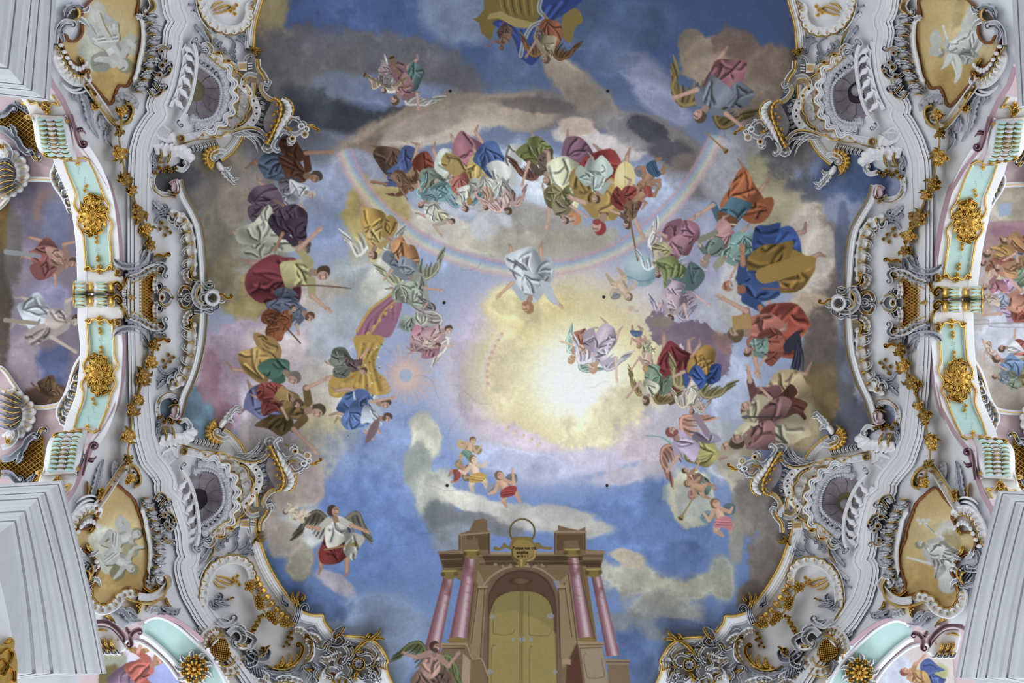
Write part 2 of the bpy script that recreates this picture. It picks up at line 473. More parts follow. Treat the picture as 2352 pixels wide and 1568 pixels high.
    # a robed figure, feet to head along ang (degrees, 90 = down the photo)
    def figure(s, x, y, ang, L, robe, cloth, seed, wing=None, skin=(190, 150, 128), hair=(92, 70, 52), leg=1, arm=1, flip=1, staff=None):
        R = random.Random(seed)
        dx, dy = math.cos(math.radians(ang)), math.sin(math.radians(ang))
        nx, ny = -dy * flip, dx * flip
        def p(u, v): return (x + L * (u * dx + v * nx), y + L * (u * dy + v * ny))
        J = lambda k: R.uniform(-k, k)
        fe = max(.7, L * .008)
        if wing:
            for sg in (1, -1):
                jx, jy = J(.08), J(.08)
                lead = cr([p(.2, sg * .06), p(.36, sg * .2), p(.36 + jx, sg * .32), p(.24 + jx, sg * (.44 + jy)), p(.04 + jx, sg * (.5 + jy))], 4)
                m = len(lead)
                for i in range(m - 1, 1, -1):
                    a0 = lead[i]; t = i / (m - 1); ln = L * (.36 - .16 * t) * (.9 + J(.15))
                    bx, by = -dx * .9 + sg * nx * (.15 + .55 * t), -dy * .9 + sg * ny * (.15 + .55 * t)
                    s.stroke([tuple(a0), (a0[0] + bx * ln * .5, a0[1] + by * ln * .5), (a0[0] + bx * ln + sg * nx * L * .03, a0[1] + by * ln + sg * ny * L * .03)], L * .034, L * .008, tone(wing, (1.12, .8, .98, .64)[i % 4] * (1 if sg > 0 else .84)), 1, fe)
                s.stroke([tuple(v) for v in lead[::3]], L * .034, L * .016, tone(wing, 1.08 if sg > 0 else .85), 1, fe * 1.4)
                s.stroke([tuple(v) for v in lead[::3]], L * .012, L * .006, tone(wing, 1.35), .7, fe * 1.4)
        if leg:
            for sg in ((1, -1) if leg > 1 else (1,)):
                k1, k2 = p(-.22, sg * .2 + J(.04)), p(-.47 + J(.05), sg * .17 + J(.08))
                s.stroke([p(-.05, sg * .1), k1], L * .062, L * .046, skin, 1, fe)
                s.stroke([k1, k2], L * .044, L * .026, tone(skin, .92), 1, fe)
                s.stroke([k2, p(-.55, sg * .22 + J(.05))], L * .026, L * .014, tone(skin, .85), 1, fe)
                s.stroke([p(-.1, sg * .12), k1, k2], L * .012, L * .01, tone(skin, 1.2), .6, fe * 1.5)
        def drape(pts, col, folds):
            pts = [(q[0] + J(.045) * L, q[1] + J(.045) * L) for q in pts]
            w, m = s.poly(pts, col, fe * 1.1, 1, 0, True, 3)
            if m is None: return
            P = np.asarray(pts); c = P.mean(0); e = (w, m); k = len(P)
            i0 = R.randrange(k); A = P[i0] * .75 + c * .25; B2 = P[(i0 + k // 2) % k] * .5 + c * .5
            sd = R.choice((1, -1))
            s.stroke([p(.1, -sd * .2), p(-.1, -sd * .2), p(-.4, -sd * .14)], L * .08, L * .09, tone(col, .55), .7, L * .07, e)
            s.stroke([p(.15, sd * .08), p(-.1, sd * .12), p(-.36, sd * .1)], L * .035, L * .05, tone(col, 1.22), .7, L * .05, e)
            for j in range(folds):
                O = A if j % 3 else B2
                E = P[(i0 + 2 + R.randrange(max(1, k - 3))) % k]; E = E + (P[(i0 + j) % k] - E) * R.uniform(0, .4)
                q0 = O + (E - O) * R.uniform(.02, .25); q1 = O + (E - O) * R.uniform(.7, 1.0)
                d = q1 - q0; nn = np.array([-d[1], d[0]]); mid = (q0 + q1) / 2 + nn * R.uniform(-.22, .22)
                off = nn / (np.hypot(*nn) + 1e-6) * L * R.uniform(.018, .034)
                s.stroke([q0, mid, q1], L * .008, L * R.uniform(.016, .034), tone(col, .48), .75, fe * 2.0, e)
                s.stroke([q0 + off, mid + off, q1 + off], L * .006, L * R.uniform(.012, .024), tone(col, 1.36), .7, fe * 2.0, e)
                if j % 2: s.stroke([q0, mid, q1], L * .004, L * .008, tone(col, .3), .75, fe, e)
        low = [p(.12, .13), p(.02, .22 + J(.06)), p(-.16, .26 + J(.08)), p(-.36 + J(.07), .22 + J(.08)), p(-.45 + J(.06), .06 + J(.1)), p(-.38 + J(.08), -.12 + J(.06)), p(-.2, -.24 + J(.09)), p(.0, -.2 + J(.05)), p(.12, -.12)]
        drape(low, robe, 9)
        if L > 90:                                      # loose end of the mantle
            sg = R.choice((1, -1)); drape([p(.1, sg * .1), p(.16, sg * .26), p(.02, sg * (.4 + J(.06))), p(-.16, sg * (.44 + J(.08))), p(-.3, sg * .34), p(-.2, sg * .2), p(-.06, sg * .14)], tone(cloth if R.random() < .5 else robe, .86), 5)
        up = [p(.31, .1), p(.2, .16 + J(.03)), p(.05, .15), p(-.06 + J(.06), .1 + J(.1)), p(-.1 + J(.08), -.12 + J(.08)), p(.08, -.16), p(.24, -.14), p(.32, -.08), p(.34, .02)]
        drape(up, cloth, 6)
        if arm:
            for sg in ((1, -1) if arm > 1 else (R.choice((1, -1)),)):
                e1, h1 = p(.16 + J(.12), sg * (.27 + J(.04))), p(.3 + J(.2), sg * (.42 + J(.06)))
                s.stroke([p(.28, sg * .11), e1], L * .055, L * .045, tone(cloth, .9), 1, fe)
                s.stroke([e1, h1], L * .032, L * .022, skin, 1, fe)
                s.stroke([e1, h1], L * .009, L * .007, tone(skin, 1.2), .6, fe * 1.5)
                ha = math.atan2(h1[1] - e1[1], h1[0] - e1[0])
                s.stroke([h1, (h1[0] + L * .04 * math.cos(ha), h1[1] + L * .04 * math.sin(ha))], L * .026, L * .024, skin, 1, fe)
                for fi in range(5):
                    fa = ha + (-.75, -.28, -.08, .14, .36)[fi]; fl = L * (.05, .085, .095, .088, .07)[fi]
                    s.stroke([(h1[0] + L * .03 * math.cos(fa), h1[1] + L * .03 * math.sin(fa)), (h1[0] + fl * math.cos(fa), h1[1] + fl * math.sin(fa))], L * .009, L * .006, tone(skin, .92 + .05 * fi), 1, fe * .8)
        hv = J(.05)
        s.stroke([p(.3, 0), p(.39, hv)], L * .045, L * .04, tone(skin, .85), 1, fe)
        hx, hy = p(.44, hv)
        s.blob(hx - L * .02 * nx, hy - L * .02 * ny, L * .088, L * .078, hair, ang, .14, 1, .25, .3)
        fx, fy = p(.425, hv + .03)
        s.blob(fx, fy, L * .07, L * .056, skin, ang, .14, 1, 0, 0)
        if hair[0] > 140 or seed % 4 == 1: s.blob(*p(.375, hv + .03), L * .04, L * .05, hair, ang, .2, .9, .3, .3)
        s.stroke([p(.46, hv + .01), p(.46, hv + .065)], L * .009, L * .009, tone(skin, .5), .7, fe)
        s.stroke([p(.445, hv + .045), p(.415, hv + .055)], L * .008, L * .01, tone(skin, 1.22), .8, fe)
        s.stroke([p(.39, hv + .02), p(.395, hv + .06)], L * .007, L * .007, tone(skin, .55), .6, fe)
        if staff: s.stroke([p(*staff[0]), p(*staff[1])], L * .016, L * .012, staff[2], 1, fe)
    def putto(s, x, y, ang, L, seed, skin=(205, 168, 140), cloth=None, wing=None, hair=(128, 96, 60)):
        R = random.Random(seed)
        dx, dy = math.cos(math.radians(ang)), math.sin(math.radians(ang)); nx, ny = -dy, dx
        def p(u, v): return (x + L * (u * dx + v * nx), y + L * (u * dy + v * ny))
        fe = .8; J = lambda k: R.uniform(-k, k)
        if wing:
            for sg in (1, -1):
                s.poly([p(.15, sg * .08), p(.3, sg * .25), p(.2, sg * .46), p(.0, sg * .38), p(.02, sg * .15)], tone(wing, .8 if sg > 0 else 1), fe)
                s.stroke([p(.2, sg * .15), p(.14, sg * .42)], L * .02, L * .008, tone(wing, .6), .7)
        for sg in (1, -1):
            k = p(-.22 + J(.06), sg * .2)
            s.stroke([p(-.08, sg * .08), k], L * .09, L * .075, skin, 1, fe)
            s.stroke([k, p(-.46 + J(.05), sg * .14 + J(.1))], L * .07, L * .04, tone(skin, .9), 1, fe)
            s.stroke([p(-.08, sg * .1), k], L * .02, L * .02, tone(skin, 1.2), .6, 2)
        s.stroke([p(.24, 0), p(-.06, 0)], L * .12, L * .13, skin, 1, fe)
        s.stroke([p(.22, .05), p(-.04, .06)], L * .04, L * .05, tone(skin, 1.18), .6, 3)
        s.stroke([p(.2, -.09), p(-.08, -.1)], L * .025, L * .03, tone(skin, .68), .7, 2)
        if cloth:
            w, m = s.poly([p(-.02, -.16), p(.02, .1), p(-.12, .24 + J(.06)), p(-.3 + J(.08), .2 + J(.15)), p(-.24, -.02), p(-.18, -.2)], cloth, fe)
            for k in range(4): s.stroke([p(-.02 - k * .03, -.14), p(-.1 - k * .03, .04), p(-.16 - k * .03, .2)], L * .02, L * .01, tone(cloth, .6 if k % 2 else 1.35), .7, 1.2, (w, m) if m is not None else None)
        for sg in (1, -1):
            e = p(.12 + J(.15), sg * .28); s.stroke([p(.22, sg * .1), e], L * .055, L * .05, tone(skin, .95), 1, fe)
            s.stroke([e, p(.25 + J(.2), sg * (.4 + J(.06)))], L * .045, L * .028, skin, 1, fe)
        hx, hy = p(.4, J(.05))
        s.blob(hx, hy, L * .13, L * .12, hair, ang, .14, 1, .15, .3)
        s.blob(hx - L * .03 * dx + L * .03 * nx, hy - L * .03 * dy + L * .03 * ny, L * .1, L * .09, skin, ang, .14, 1, 0, 0)
        s.stroke([p(.42, .0), p(.42, .07)], L * .014, L * .014, tone(skin, .55), .7)
    def horn(s, a, b, col=(150, 118, 60), k=1.0):
        s.stroke([a, b], 1.6 * k, 2.6 * k, col, 1, .8)
        d = (b[0] - a[0], b[1] - a[1]); L = math.hypot(*d); d = (d[0] / L, d[1] / L)
        s.stroke([(b[0] - d[0] * 5 * k, b[1] - d[1] * 5 * k), (b[0] + d[0] * 4 * k, b[1] + d[1] * 4 * k)], 2 * k, 7 * k, col, 1, .8)
        s.blob(b[0] + d[0] * 6 * k, b[1] + d[1] * 6 * k, 3 * k, 7 * k, tone(col, .55), math.degrees(math.atan2(d[1], d[0])), .2, 1, 0, 0)
    def brush(s, amt=9):
        s.A *= (1 + (s.n2 * amt * 1.5 + s.n3 * amt * 1.0 + s.n1 * amt * 1.0 + s.n4 * amt * .2)[..., None] / 255 * 1.4)
        s.A[:] = np.clip(s.A, 0, 255)
    def inside(s, poly):
        P = np.asarray(poly, float); ins = np.zeros(s.X.shape, bool)
        Q = np.roll(P, -1, 0)
        for (ax, ay), (bx, by) in zip(P, Q):
            if ay != by: ins ^= ((ay > s.Y) != (by > s.Y)) & (s.X < (bx - ax) * (s.Y - ay) / (by - ay) + ax)
        return ins
    def mesh(s, name, ins, S, h=0.02, gain=1.0, parent=None, origin=(0, 0, 0), back=.12):
        H, Wd = s.X.shape
        c = ins[:-1, :-1] & ins[1:, :-1] & ins[:-1, 1:] & ins[1:, 1:]
        I, J = np.nonzero(c)
        q = np.stack([I * Wd + J, I * Wd + J + 1, (I + 1) * Wd + J + 1, (I + 1) * Wd + J], 1)
        used = np.zeros(H * Wd, bool); used[q.ravel()] = True
        new = np.cumsum(used) - 1
        q = new[q]
        V = point(s.X, s.Y, S(s.X, s.Y) - h).reshape(-1, 3)[used] - np.asarray(origin)
        C = s.A.reshape(-1, 3)[used] / 255
        C = np.where(C <= .04045, C / 12.92, ((C + .055) / 1.055) ** 2.4) * gain * PIG
        lum = C @ np.array([.3, .59, .11]); C = lum[:, None] + (C - lum[:, None]) * SAT
        me = bpy.data.meshes.new(name)
        me.vertices.add(len(V)); me.vertices.foreach_set('co', V.astype(np.float32).ravel())
        me.loops.add(q.size); me.loops.foreach_set('vertex_index', q.astype(np.int32).ravel())
        me.polygons.add(len(q)); me.polygons.foreach_set('loop_start', np.arange(0, q.size, 4, dtype=np.int32))
        me.polygons.foreach_set('use_smooth', np.ones(len(q), bool))
        at = me.color_attributes.new('pigment', 'FLOAT_COLOR', 'POINT')
        at.data.foreach_set('color', np.concatenate([np.clip(C, 0, .95), np.ones((len(C), 1))], 1).astype(np.float32).ravel())
        me.materials.append(MAT['fresco'])
        me.update(calc_edges=True); me.validate()
        o = bpy.data.objects.new(name, me); COL.objects.link(o)
        if parent is not None: o.parent = parent
        return o
# ------------------------------------------------------------------ the great ceiling painting
FSTEP = 1.7
# outline of the painted field: left half from the top, then right half from the foot
FQ = [(628, -150), (608, -40), (600, 10), (586, 60), (582, 110), (590, 150), (606, 184), (590, 204), (588, 232), (566, 290), (556, 318), (540, 340), (515, 362), (490, 350), (472, 336), (450, 332), (430, 338), (418, 352),
      (412, 372), (395, 382), (368, 390), (352, 415), (360, 434), (380, 444), (400, 440), (412, 425), (430, 452), (450, 492), (464, 545), (472, 600), (475, 654)]
FOOT = [(590, 1215), (601, 1250), (612, 1283), (630, 1319), (656, 1359), (688, 1397), (716, 1410), (743, 1413), (752, 1435), (775, 1458), (800, 1458), (840, 1464), (868, 1478), (888, 1507), (894, 1550), (914, 1640)]
def _map(q, pts): return [tuple(float(v) for v in q(np.array(float(x)), np.array(float(y)))) for x, y in pts]
FL = FQ + _map(qLB, FQ[4:][::-1]) + FOOT
FR = [(2405 - x, y + 1) for x, y in FOOT[::-1]] + _map(qRB, FQ[4:]) + _map(qRT, FQ[::-1])

def paint_fresco():
    c = Paint(344, -150, 2074, 1640, FSTEP)
    c.vgrad([(-30, (62, 82, 124)), (120, (66, 86, 128)), (260, (96, 110, 142)), (420, (140, 152, 182)), (640, (158, 170, 198)), (900, (154, 168, 204)), (1080, (128, 150, 198)), (1250, (100, 128, 182)), (1420, (96, 124, 172)), (1600, (86, 108, 150))])
    B = c.blob
    # upper sky
    B(720, 20, 170, 70, (70, 92, 142), 0, .3, .8); B(900, 40, 200, 60, (74, 96, 144), 8, .4, .7)
    B(1045, 30, 90, 70, (122, 136, 162), 30, .6, .9); B(1180, 120, 60, 120, (92, 108, 140), 0, .7, .6)
    B(625, 30, 34, 70, (148, 132, 88), 10, .5, .95); B(660, 90, 90, 20, (140, 124, 92), 25, .6, .9)
    B(700, 150, 130, 80, (104, 100, 104), 10, .35); B(880, 130, 190, 60, (98, 96, 104), 8, .35); B(1010, 185, 120, 42, (100, 97, 104), 20, .4)
    B(640, 230, 80, 90, (104, 102, 104), 30, .4); B(760, 200, 60, 120, (110, 108, 106), 30, .6, .7)
    B(900, 215, 140, 38, (114, 126, 158), 6, .4, .9); B(770, 195, 60, 30, (116, 128, 150), 0, .6, .8)
    B(790, 275, 130, 40, (58, 62, 72), 6, .5); B(960, 262, 140, 26, (62, 62, 70), -6, .5); B(700, 250, 70, 50, (76, 80, 88), 20, .6, .8)
    B(730, 345, 100, 50, (110, 114, 126), 0, .5, .9)
    B(1300, 60, 120, 60, (90, 104, 130), 20, .7, .7); B(1240, 110, 60, 26, (120, 112, 98), 20, .5, .8)
    B(1420, 50, 160, 60, (72, 90, 124), 0, .6, .8)
    B(1470, 170, 90, 40, (128, 132, 156), 35, .6, .9); B(1520, 235, 90, 36, (142, 146, 172), 35, .6, .8); B(1400, 130, 60, 60, (86, 104, 138), 0, .6, .7)
    B(1590, 110, 30, 46, (122, 110, 96), 0, .3); B(1660, 140, 90, 62, (152, 130, 106), 0, .3); B(1700, 110, 70, 40, (112, 90, 78), 30, .3, .9)
    B(1760, 170, 60, 70, (126, 106, 90), 20, .35); B(1650, 165, 62, 34, (176, 154, 128), 0, .5, .9); B(1740, 240, 60, 60, (140, 122, 106), 0, .4)
    # arc of cloud over the upper group
    for i in range(26):
        t = i / 25; a = math.pi * (1.06 - 1.12 * t)
        x, y = 1190 + 385 * math.cos(a), 400 - 150 * math.sin(a)
        B(x, y, 62, 40, (150, 130, 110) if t < .55 else (120, 112, 108), 0, .5, .85, .6)
    B(880, 330, 70, 36, (118, 100, 86), -25, .4); B(830, 350, 46, 30, (126, 106, 88), 0, .4, .9)
    B(1010, 305, 140, 26, (206, 188, 166), -10, .5, .95); B(1150, 268, 110, 30, (184, 164, 140), 0, .5, .9); B(960, 290, 90, 26, (170, 150, 136), -16, .5, .9)
    B(1310, 180, 36, 100, (150, 132, 110), -38, .4, .95); B(1370, 240, 40, 80, (136, 124, 112), -48, .5, .9); B(1230, 240, 80, 16, (104, 96, 92), 5, .5, .8)
    B(1340, 320, 66, 34, (208, 196, 188), 20, .3); B(1420, 335, 70, 32, (204, 192, 188), 10, .35); B(1440, 300, 80, 36, (128, 124, 124), 25, .4, .9); B(1325, 290, 40, 22, (196, 170, 150), 0, .4)
    B(1490, 300, 70, 26, (72, 72, 82), 32, .4, .95); B(1540, 350, 56, 32, (84, 82, 90), 20, .4, .95); B(1575, 375, 36, 24, (126, 112, 104), 0, .5, .8)
    # inside the bow
    B(1190, 430, 130, 90, (190, 206, 228), 0, .5); B(1060, 440, 130, 70, (190, 192, 196), 0, .6, .7); B(1480, 440, 90, 60, (166, 178, 206), 0, .5)
    B(940, 400, 60, 48, (150, 118, 80), 0, .35); B(1010, 530, 150, 46, (200, 190, 168), 15, .5, .9); B(1180, 560, 160, 38, (190, 180, 156), 0, .5, .9)
    B(1215, 500, 130, 34, (170, 160, 146), 8, .5, .85); B(1330, 560, 90, 36, (176, 166, 142), -14, .5, .9); B(1130, 470, 60, 16, (220, 226, 236), 50, .5, .8); B(1110, 520, 30, 36, (196, 196, 196), 40, .5)
    B(1240, 400, 46, 60, (214, 222, 232), 0, .5, .9); B(1000, 585, 50, 40, (160, 178, 214), 40, .5, .8)
    # left clouds
    B(480, 440, 100, 90, (112, 106, 102), 20, .4); B(560, 400, 70, 90, (142, 132, 124), 0, .4); B(500, 560, 60, 120, (122, 116, 100), 0, .4); B(590, 590, 70, 70, (150, 144, 120), 0, .5, .8)
    B(540, 470, 40, 60, (160, 148, 132), 0, .5, .8); B(620, 350, 60, 40, (120, 120, 128), 0, .5)
    B(740, 480, 80, 110, (140, 156, 194), 0, .5); B(800, 400, 80, 60, (150, 160, 190), -30, .5, .8); B(700, 430, 50, 70, (150, 158, 182), 0, .5, .8)
    B(845, 530, 46, 110, (190, 168, 88), -8, .4); B(830, 600, 30, 60, (176, 166, 122), 0, .5); B(880, 470, 60, 60, (180, 158, 84), 30, .5, .9)
    B(820, 680, 110, 90, (168, 176, 176), -40, .4); B(890, 620, 40, 90, (206, 204, 190), 30, .4, .9); B(730, 690, 60, 60, (196, 178, 160), 0, .5, .8)
    B(560, 680, 90, 60, (156, 142, 84), 25, .4); B(600, 730, 60, 30, (170, 154, 90), 20, .5, .8); B(520, 640, 40, 60, (134, 122, 96), 0, .5)
    B(560, 820, 90, 90, (190, 166, 190), 20, .35); B(520, 900, 70, 110, (182, 156, 178), -20, .35); B(500, 960, 40, 60, (160, 120, 136), 0, .4, .9); B(700, 860, 70, 130, (206, 190, 192), 0, .5, .9)
    B(640, 790, 80, 36, (216, 200, 200), 10, .5); B(600, 930, 60, 60, (206, 192, 206), 0, .4); B(620, 1010, 90, 60, (166, 156, 158), 0, .4); B(760, 930, 60, 120, (206, 196, 182), 0, .5, .9)
    B(770, 760, 60, 70, (184, 194, 206), 0, .6, .8); B(450, 960, 50, 60, (110, 144, 168), 0, .3); B(400, 965, 60, 50, (104, 130, 152), 0, .4); B(400, 410, 60, 40, (88, 86, 92), 0, .4)
    B(750, 1000, 60, 70, (196, 180, 130), 0, .5, .8); B(730, 1050, 50, 60, (186, 176, 152), 0, .4); B(680, 1080, 50, 50, (170, 160, 150), 0, .5, .8); B(480, 870, 22, 60, (166, 126, 140), 0, .4, .9)
    # right clouds
    B(1720, 400, 90, 90, (150, 146, 146), 0, .5); B(1780, 430, 60, 90, (166, 156, 116), -40, .5, .9); B(1810, 350, 70, 56, (104, 102, 104), 30, .4); B(1660, 380, 50, 70, (168, 168, 176), 0, .5)
    B(1850, 440, 50, 50, (92, 96, 106), 0, .4, .9); B(1960, 400, 90, 70, (76, 98, 140), 0, .4); B(1900, 400, 40, 60, (92, 110, 148), 0, .5, .9)
    B(1800, 500, 90, 60, (178, 166, 130), 20, .5); B(1860, 580, 60, 130, (202, 188, 170), 0, .4); B(1900, 640, 36, 160, (128, 116, 108), 0, .4, .9); B(1880, 590, 40, 80, (214, 200, 186), 0, .4, .9)
    B(1860, 720, 70, 50, (196, 172, 146), 0, .4); B(1890, 820, 46, 110, (112, 102, 96), 0, .35); B(1870, 930, 80, 60, (150, 126, 60), 0, .35); B(1900, 900, 40, 60, (128, 108, 70), 0, .4, .9); B(1830, 990, 60, 60, (176, 160, 120), 0, .5)
    B(1990, 980, 80, 60, (92, 96, 112), 0, .35); B(1935, 560, 16, 140, (96, 108, 140), 0, .5, .8); B(1940, 820, 18, 140, (104, 110, 128), 0, .5, .8)
    B(1600, 640, 130, 90, (168, 168, 198), 0, .5); B(1640, 760, 40, 110, (190, 192, 206), 0, .5, .9); B(1680, 900, 70, 110, (172, 182, 206), 0, .5, .9); B(1560, 520, 90, 60, (166, 166, 190), 0, .5, .8)
    B(1690, 660, 36, 90, (206, 204, 202), 0, .4, .9); B(1500, 700, 60, 46, (190, 190, 190), 0, .6, .8)
    # light in the middle
    B(1300, 850, 300, 250, (212, 196, 204), 0, .2, .85, .12, .08); B(1130, 840, 80, 170, (196, 178, 200), 0, .4, .9); B(1090, 830, 50, 140, (178, 166, 206), 0, .5, .8)
    B(1310, 850, 235, 205, (224, 206, 146), 0, .28, 1, .1, .06); B(1230, 740, 130, 80, (228, 206, 130), 30, .5, .9); B(1180, 700, 80, 60, (214, 196, 136), 0, .5, .9); B(1160, 850, 50, 130, (222, 204, 160), 0, .5, .7)
    B(1330, 868, 150, 140, (240, 228, 172), 0, .25, 1, .06, .05); B(1330, 870, 108, 104, (249, 244, 216), 0, .3, 1, .04, .04); B(1330, 870, 70, 70, (252, 250, 236), 0, .6, 1, 0, 0)
    B(1400, 970, 160, 60, (222, 208, 160), -25, .5, .8); B(1200, 1010, 120, 30, (204, 184, 204), 20, .5, .9); B(1330, 1060, 160, 34, (196, 188, 212), -6, .5, .9); B(1500, 1010, 100, 60, (196, 180, 186), -20, .5, .9)
    B(1450, 1090, 110, 24, (196, 182, 190), -12, .5, .8); B(1560, 970, 80, 60, (182, 176, 190), 0, .5, .8); B(1190, 1060, 150, 40, (176, 184, 214), 12, .6, .8)
    # lower sky
    B(900, 1060, 150, 100, (132, 154, 204), 0, .7, .7); B(830, 1200, 130, 130, (98, 130, 190), 0, .6, .8); B(1480, 1200, 150, 90, (96, 126, 180), 0, .5, .9); B(640, 1330, 60, 90, (74, 104, 164), 30, .5, .9)
    B(975, 1010, 40, 52, (200, 198, 176), 0, .3); B(960, 1080, 34, 70, (156, 164, 156), 0, .35); B(1000, 1130, 60, 60, (172, 174, 160), 30, .35); B(1070, 1150, 90, 26, (206, 200, 186), 25, .35); B(1150, 1180, 90, 26, (200, 196, 186), 20, .4)
    B(1020, 1190, 50, 40, (112, 118, 120), 40, .4, .95); B(1110, 1200, 100, 20, (118, 120, 124), 14, .4, .9); B(1260, 1190, 120, 26, (190, 184, 176), 6, .4, .95); B(1340, 1215, 70, 20, (186, 180, 168), 0, .5, .9); B(1060, 1240, 60, 40, (140, 146, 156), 0, .5, .8)
    B(690, 1110, 56, 70, (178, 160, 154), 0, .3); B(640, 1170, 60, 70, (176, 160, 148), 0, .35); B(700, 1215, 56, 60, (180, 182, 180), 0, .3); B(690, 1290, 36, 50, (140, 136, 116), 20, .35); B(660, 1240, 44, 40, (166, 154, 142), 0, .4, .9); B(770, 1340, 60, 22, (164, 156, 168), 35, .35)
    B(840, 1420, 140, 60, (124, 144, 176), 0, .6, .9); B(900, 1480, 90, 90, (122, 138, 166), 0, .6, .8); B(750, 1390, 60, 40, (82, 106, 156), 20, .5, .8)
    B(1590, 1130, 52, 66, (196, 192, 164), 0, .25); B(1600, 1150, 40, 40, (170, 176, 168), 0, .5, .8); B(1655, 1040, 50, 90, (176, 180, 188), -20, .35); B(1700, 1100, 40, 80, (176, 166, 142), -25, .4, .9); B(1740, 1160, 70, 90, (126, 118, 112), 0, .35); B(1760, 1290, 46, 130, (112, 104, 100), 0, .3); B(1720, 1370, 34, 40, (110, 102, 98), 0, .35); B(1690, 1240, 20, 70, (150, 142, 120), 0, .5, .8)
    B(1460, 1330, 100, 40, (166, 160, 140), 12, .4, .95); B(1580, 1350, 110, 36, (158, 154, 130), -8, .4, .95); B(1660, 1330, 40, 60, (150, 150, 130), 0, .5, .9); B(1520, 1390, 110, 40, (134, 132, 122), 6, .4, .9); B(1440, 1280, 46, 22, (178, 164, 140), 20, .4); B(1560, 1290, 70, 40, (84, 108, 156), 0, .5, .8)
    B(1480, 1440, 120, 30, (118, 122, 122), 10, .5, .8); B(1560, 1440, 60, 22, (84, 104, 142), 10, .5, .9); B(1450, 1500, 50, 60, (74, 96, 140), 0, .5, .9)
    # pale bow
    bow = cr([(792, 350), (815, 402), (852, 455), (905, 507), (975, 556), (1060, 594), (1150, 616), (1210, 620), (1300, 612), (1380, 590), (1460, 548), (1530, 488), (1590, 415), (1632, 345), (1655, 290)], 8)
    N = normals2(bow)
    for off, w, col in ((13, 6, (206, 166, 168)), (5, 6, (214, 202, 168)), (-3, 5, (168, 190, 190)), (-9, 5, (146, 164, 204)), (-15, 3.5, (200, 150, 160))):
        c.stroke([tuple(p) for p in (bow + N * off)[::6]], w, w * .8, col, .72, 4)
    c.brush(6)
    # hanging drapery, pedestals, orb, disc and star
    w, m = c.poly([(818, 795), (822, 752), (850, 715), (880, 690), (912, 662), (924, 690), (916, 730), (894, 774), (858, 770)], (156, 98, 122))
    for k in range(9): c.stroke([(830 + k * 10, 780 - k * 11), (845 + k * 8, 740 - k * 5), (905, 680 + k * 8)], 4, 1.5, tone((156, 98, 122), .62 if k % 2 else 1.25), .6, 3, (w, m))
    c.stroke([(820, 760), (850, 712), (886, 684), (910, 664)], 3, 2.4, (196, 156, 50)); c.stroke([(838, 780), (862, 750), (884, 712), (914, 686)], 1.8, 1.8, (196, 156, 60))
    for k in range(6): c.blob(845 + k * 13.5, 765 - k * 15, 3.4, 5, (204, 160, 60), 40, .3, 1, 0, 0)
    w, m = c.poly([(812, 775), (850, 768), (882, 775), (872, 800), (862, 830), (866, 852), (888, 872), (896, 900), (866, 908), (800, 912), (758, 908), (760, 862), (800, 850), (820, 820)], (184, 146, 44))
    for k in range(14): c.stroke([(770 + k * 8, 905 - (k % 4) * 10), (815 + k * 3, 860 - k * 3), (830 + k * 3, 790 + (k % 3) * 12)], 4, 1.5, tone((184, 146, 44), .6 if k % 2 else 1.3), .6, 3, (w, m))
    for k in range(26): c.blob(835 + (k * 37 % 42), 790 + (k * 53 % 100), 2.4, 2.4, [(150, 70, 60), (224, 214, 170), (120, 96, 60)][k % 3], 0, .3, .8, 0, 0)
    c.figure(800, 832, 25, 92, (118, 124, 110), (104, 84, 84), 11)
    for k in range(46):
        a = k * 2 * math.pi / 46 + (k % 3) * .04; r = 46 + (k * 29 % 30)
        c.stroke([(932 + 14 * math.cos(a), 862 + 14 * math.sin(a)), (932 + r * math.cos(a), 862 + r * math.sin(a))], 5, 1, (212, 172, 156), .6, 3)
    c.blob(932, 862, 26, 26, (214, 186, 168), 0, .6, .9, 0, 0); c.blob(932, 862, 15, 15, (160, 176, 200), 0, .2, .9, 0, 0)
    c.blob(1474, 620, 39, 38, (140, 172, 180), 0, .05, 1, 0, 0); c.blob(1464, 608, 26, 24, (190, 208, 210), 0, .8, .8, 0, 0); c.stroke([(1440, 634), (1474, 646), (1508, 636)], 1, 1, (96, 128, 140), .8)
    c.stroke([(1490, 646), (1500, 634), (1504, 616)], 5, 3, (104, 136, 146), .6, 5)
    G = (112, 92, 34)
    c.poly([(1110, -30), (1112, 22), (1096, 40), (1086, 44), (1100, 52), (1106, 76), (1128, 94), (1134, 70), (1146, 48), (1200, 66), (1240, 50), (1246, -30)], G, 1, 1, 0, False)
    c.poly([(1118, 44), (1124, 32), (1150, 26), (1180, 40), (1224, 52), (1226, 66), (1180, 62), (1146, 42)], (150, 128, 62), 1, 1, 0, False)
    for k in range(9): c.stroke([(1148 + k * 9, -20), (1150 + k * 9, 12), (1160 + k * 8, 34)], 2.4, 1, tone(G, .62 if k % 2 else 1.3), .8)
    c.poly([(1304, 20), (1330, 24), (1338, 50), (1322, 62), (1312, 94), (1296, 90), (1290, 50)], tone(G, 1.1), 1)
    w, m = c.poly([(1250, -30), (1340, -30), (1336, 2), (1300, 30), (1270, 50), (1256, 100), (1226, 148), (1204, 140), (1192, 128), (1174, 80), (1132, 56), (1150, 46), (1200, 68), (1240, 40)], (44, 62, 118))
    for k in range(12): c.stroke([(1150 + k * 14, 56 - k * 5), (1190 + k * 4, 84), (1210 + k * 3, 130 - k * 4)], 4, 1.6, tone((52, 72, 130), .6 if k % 2 else 1.45), .6, 3, (w, m))
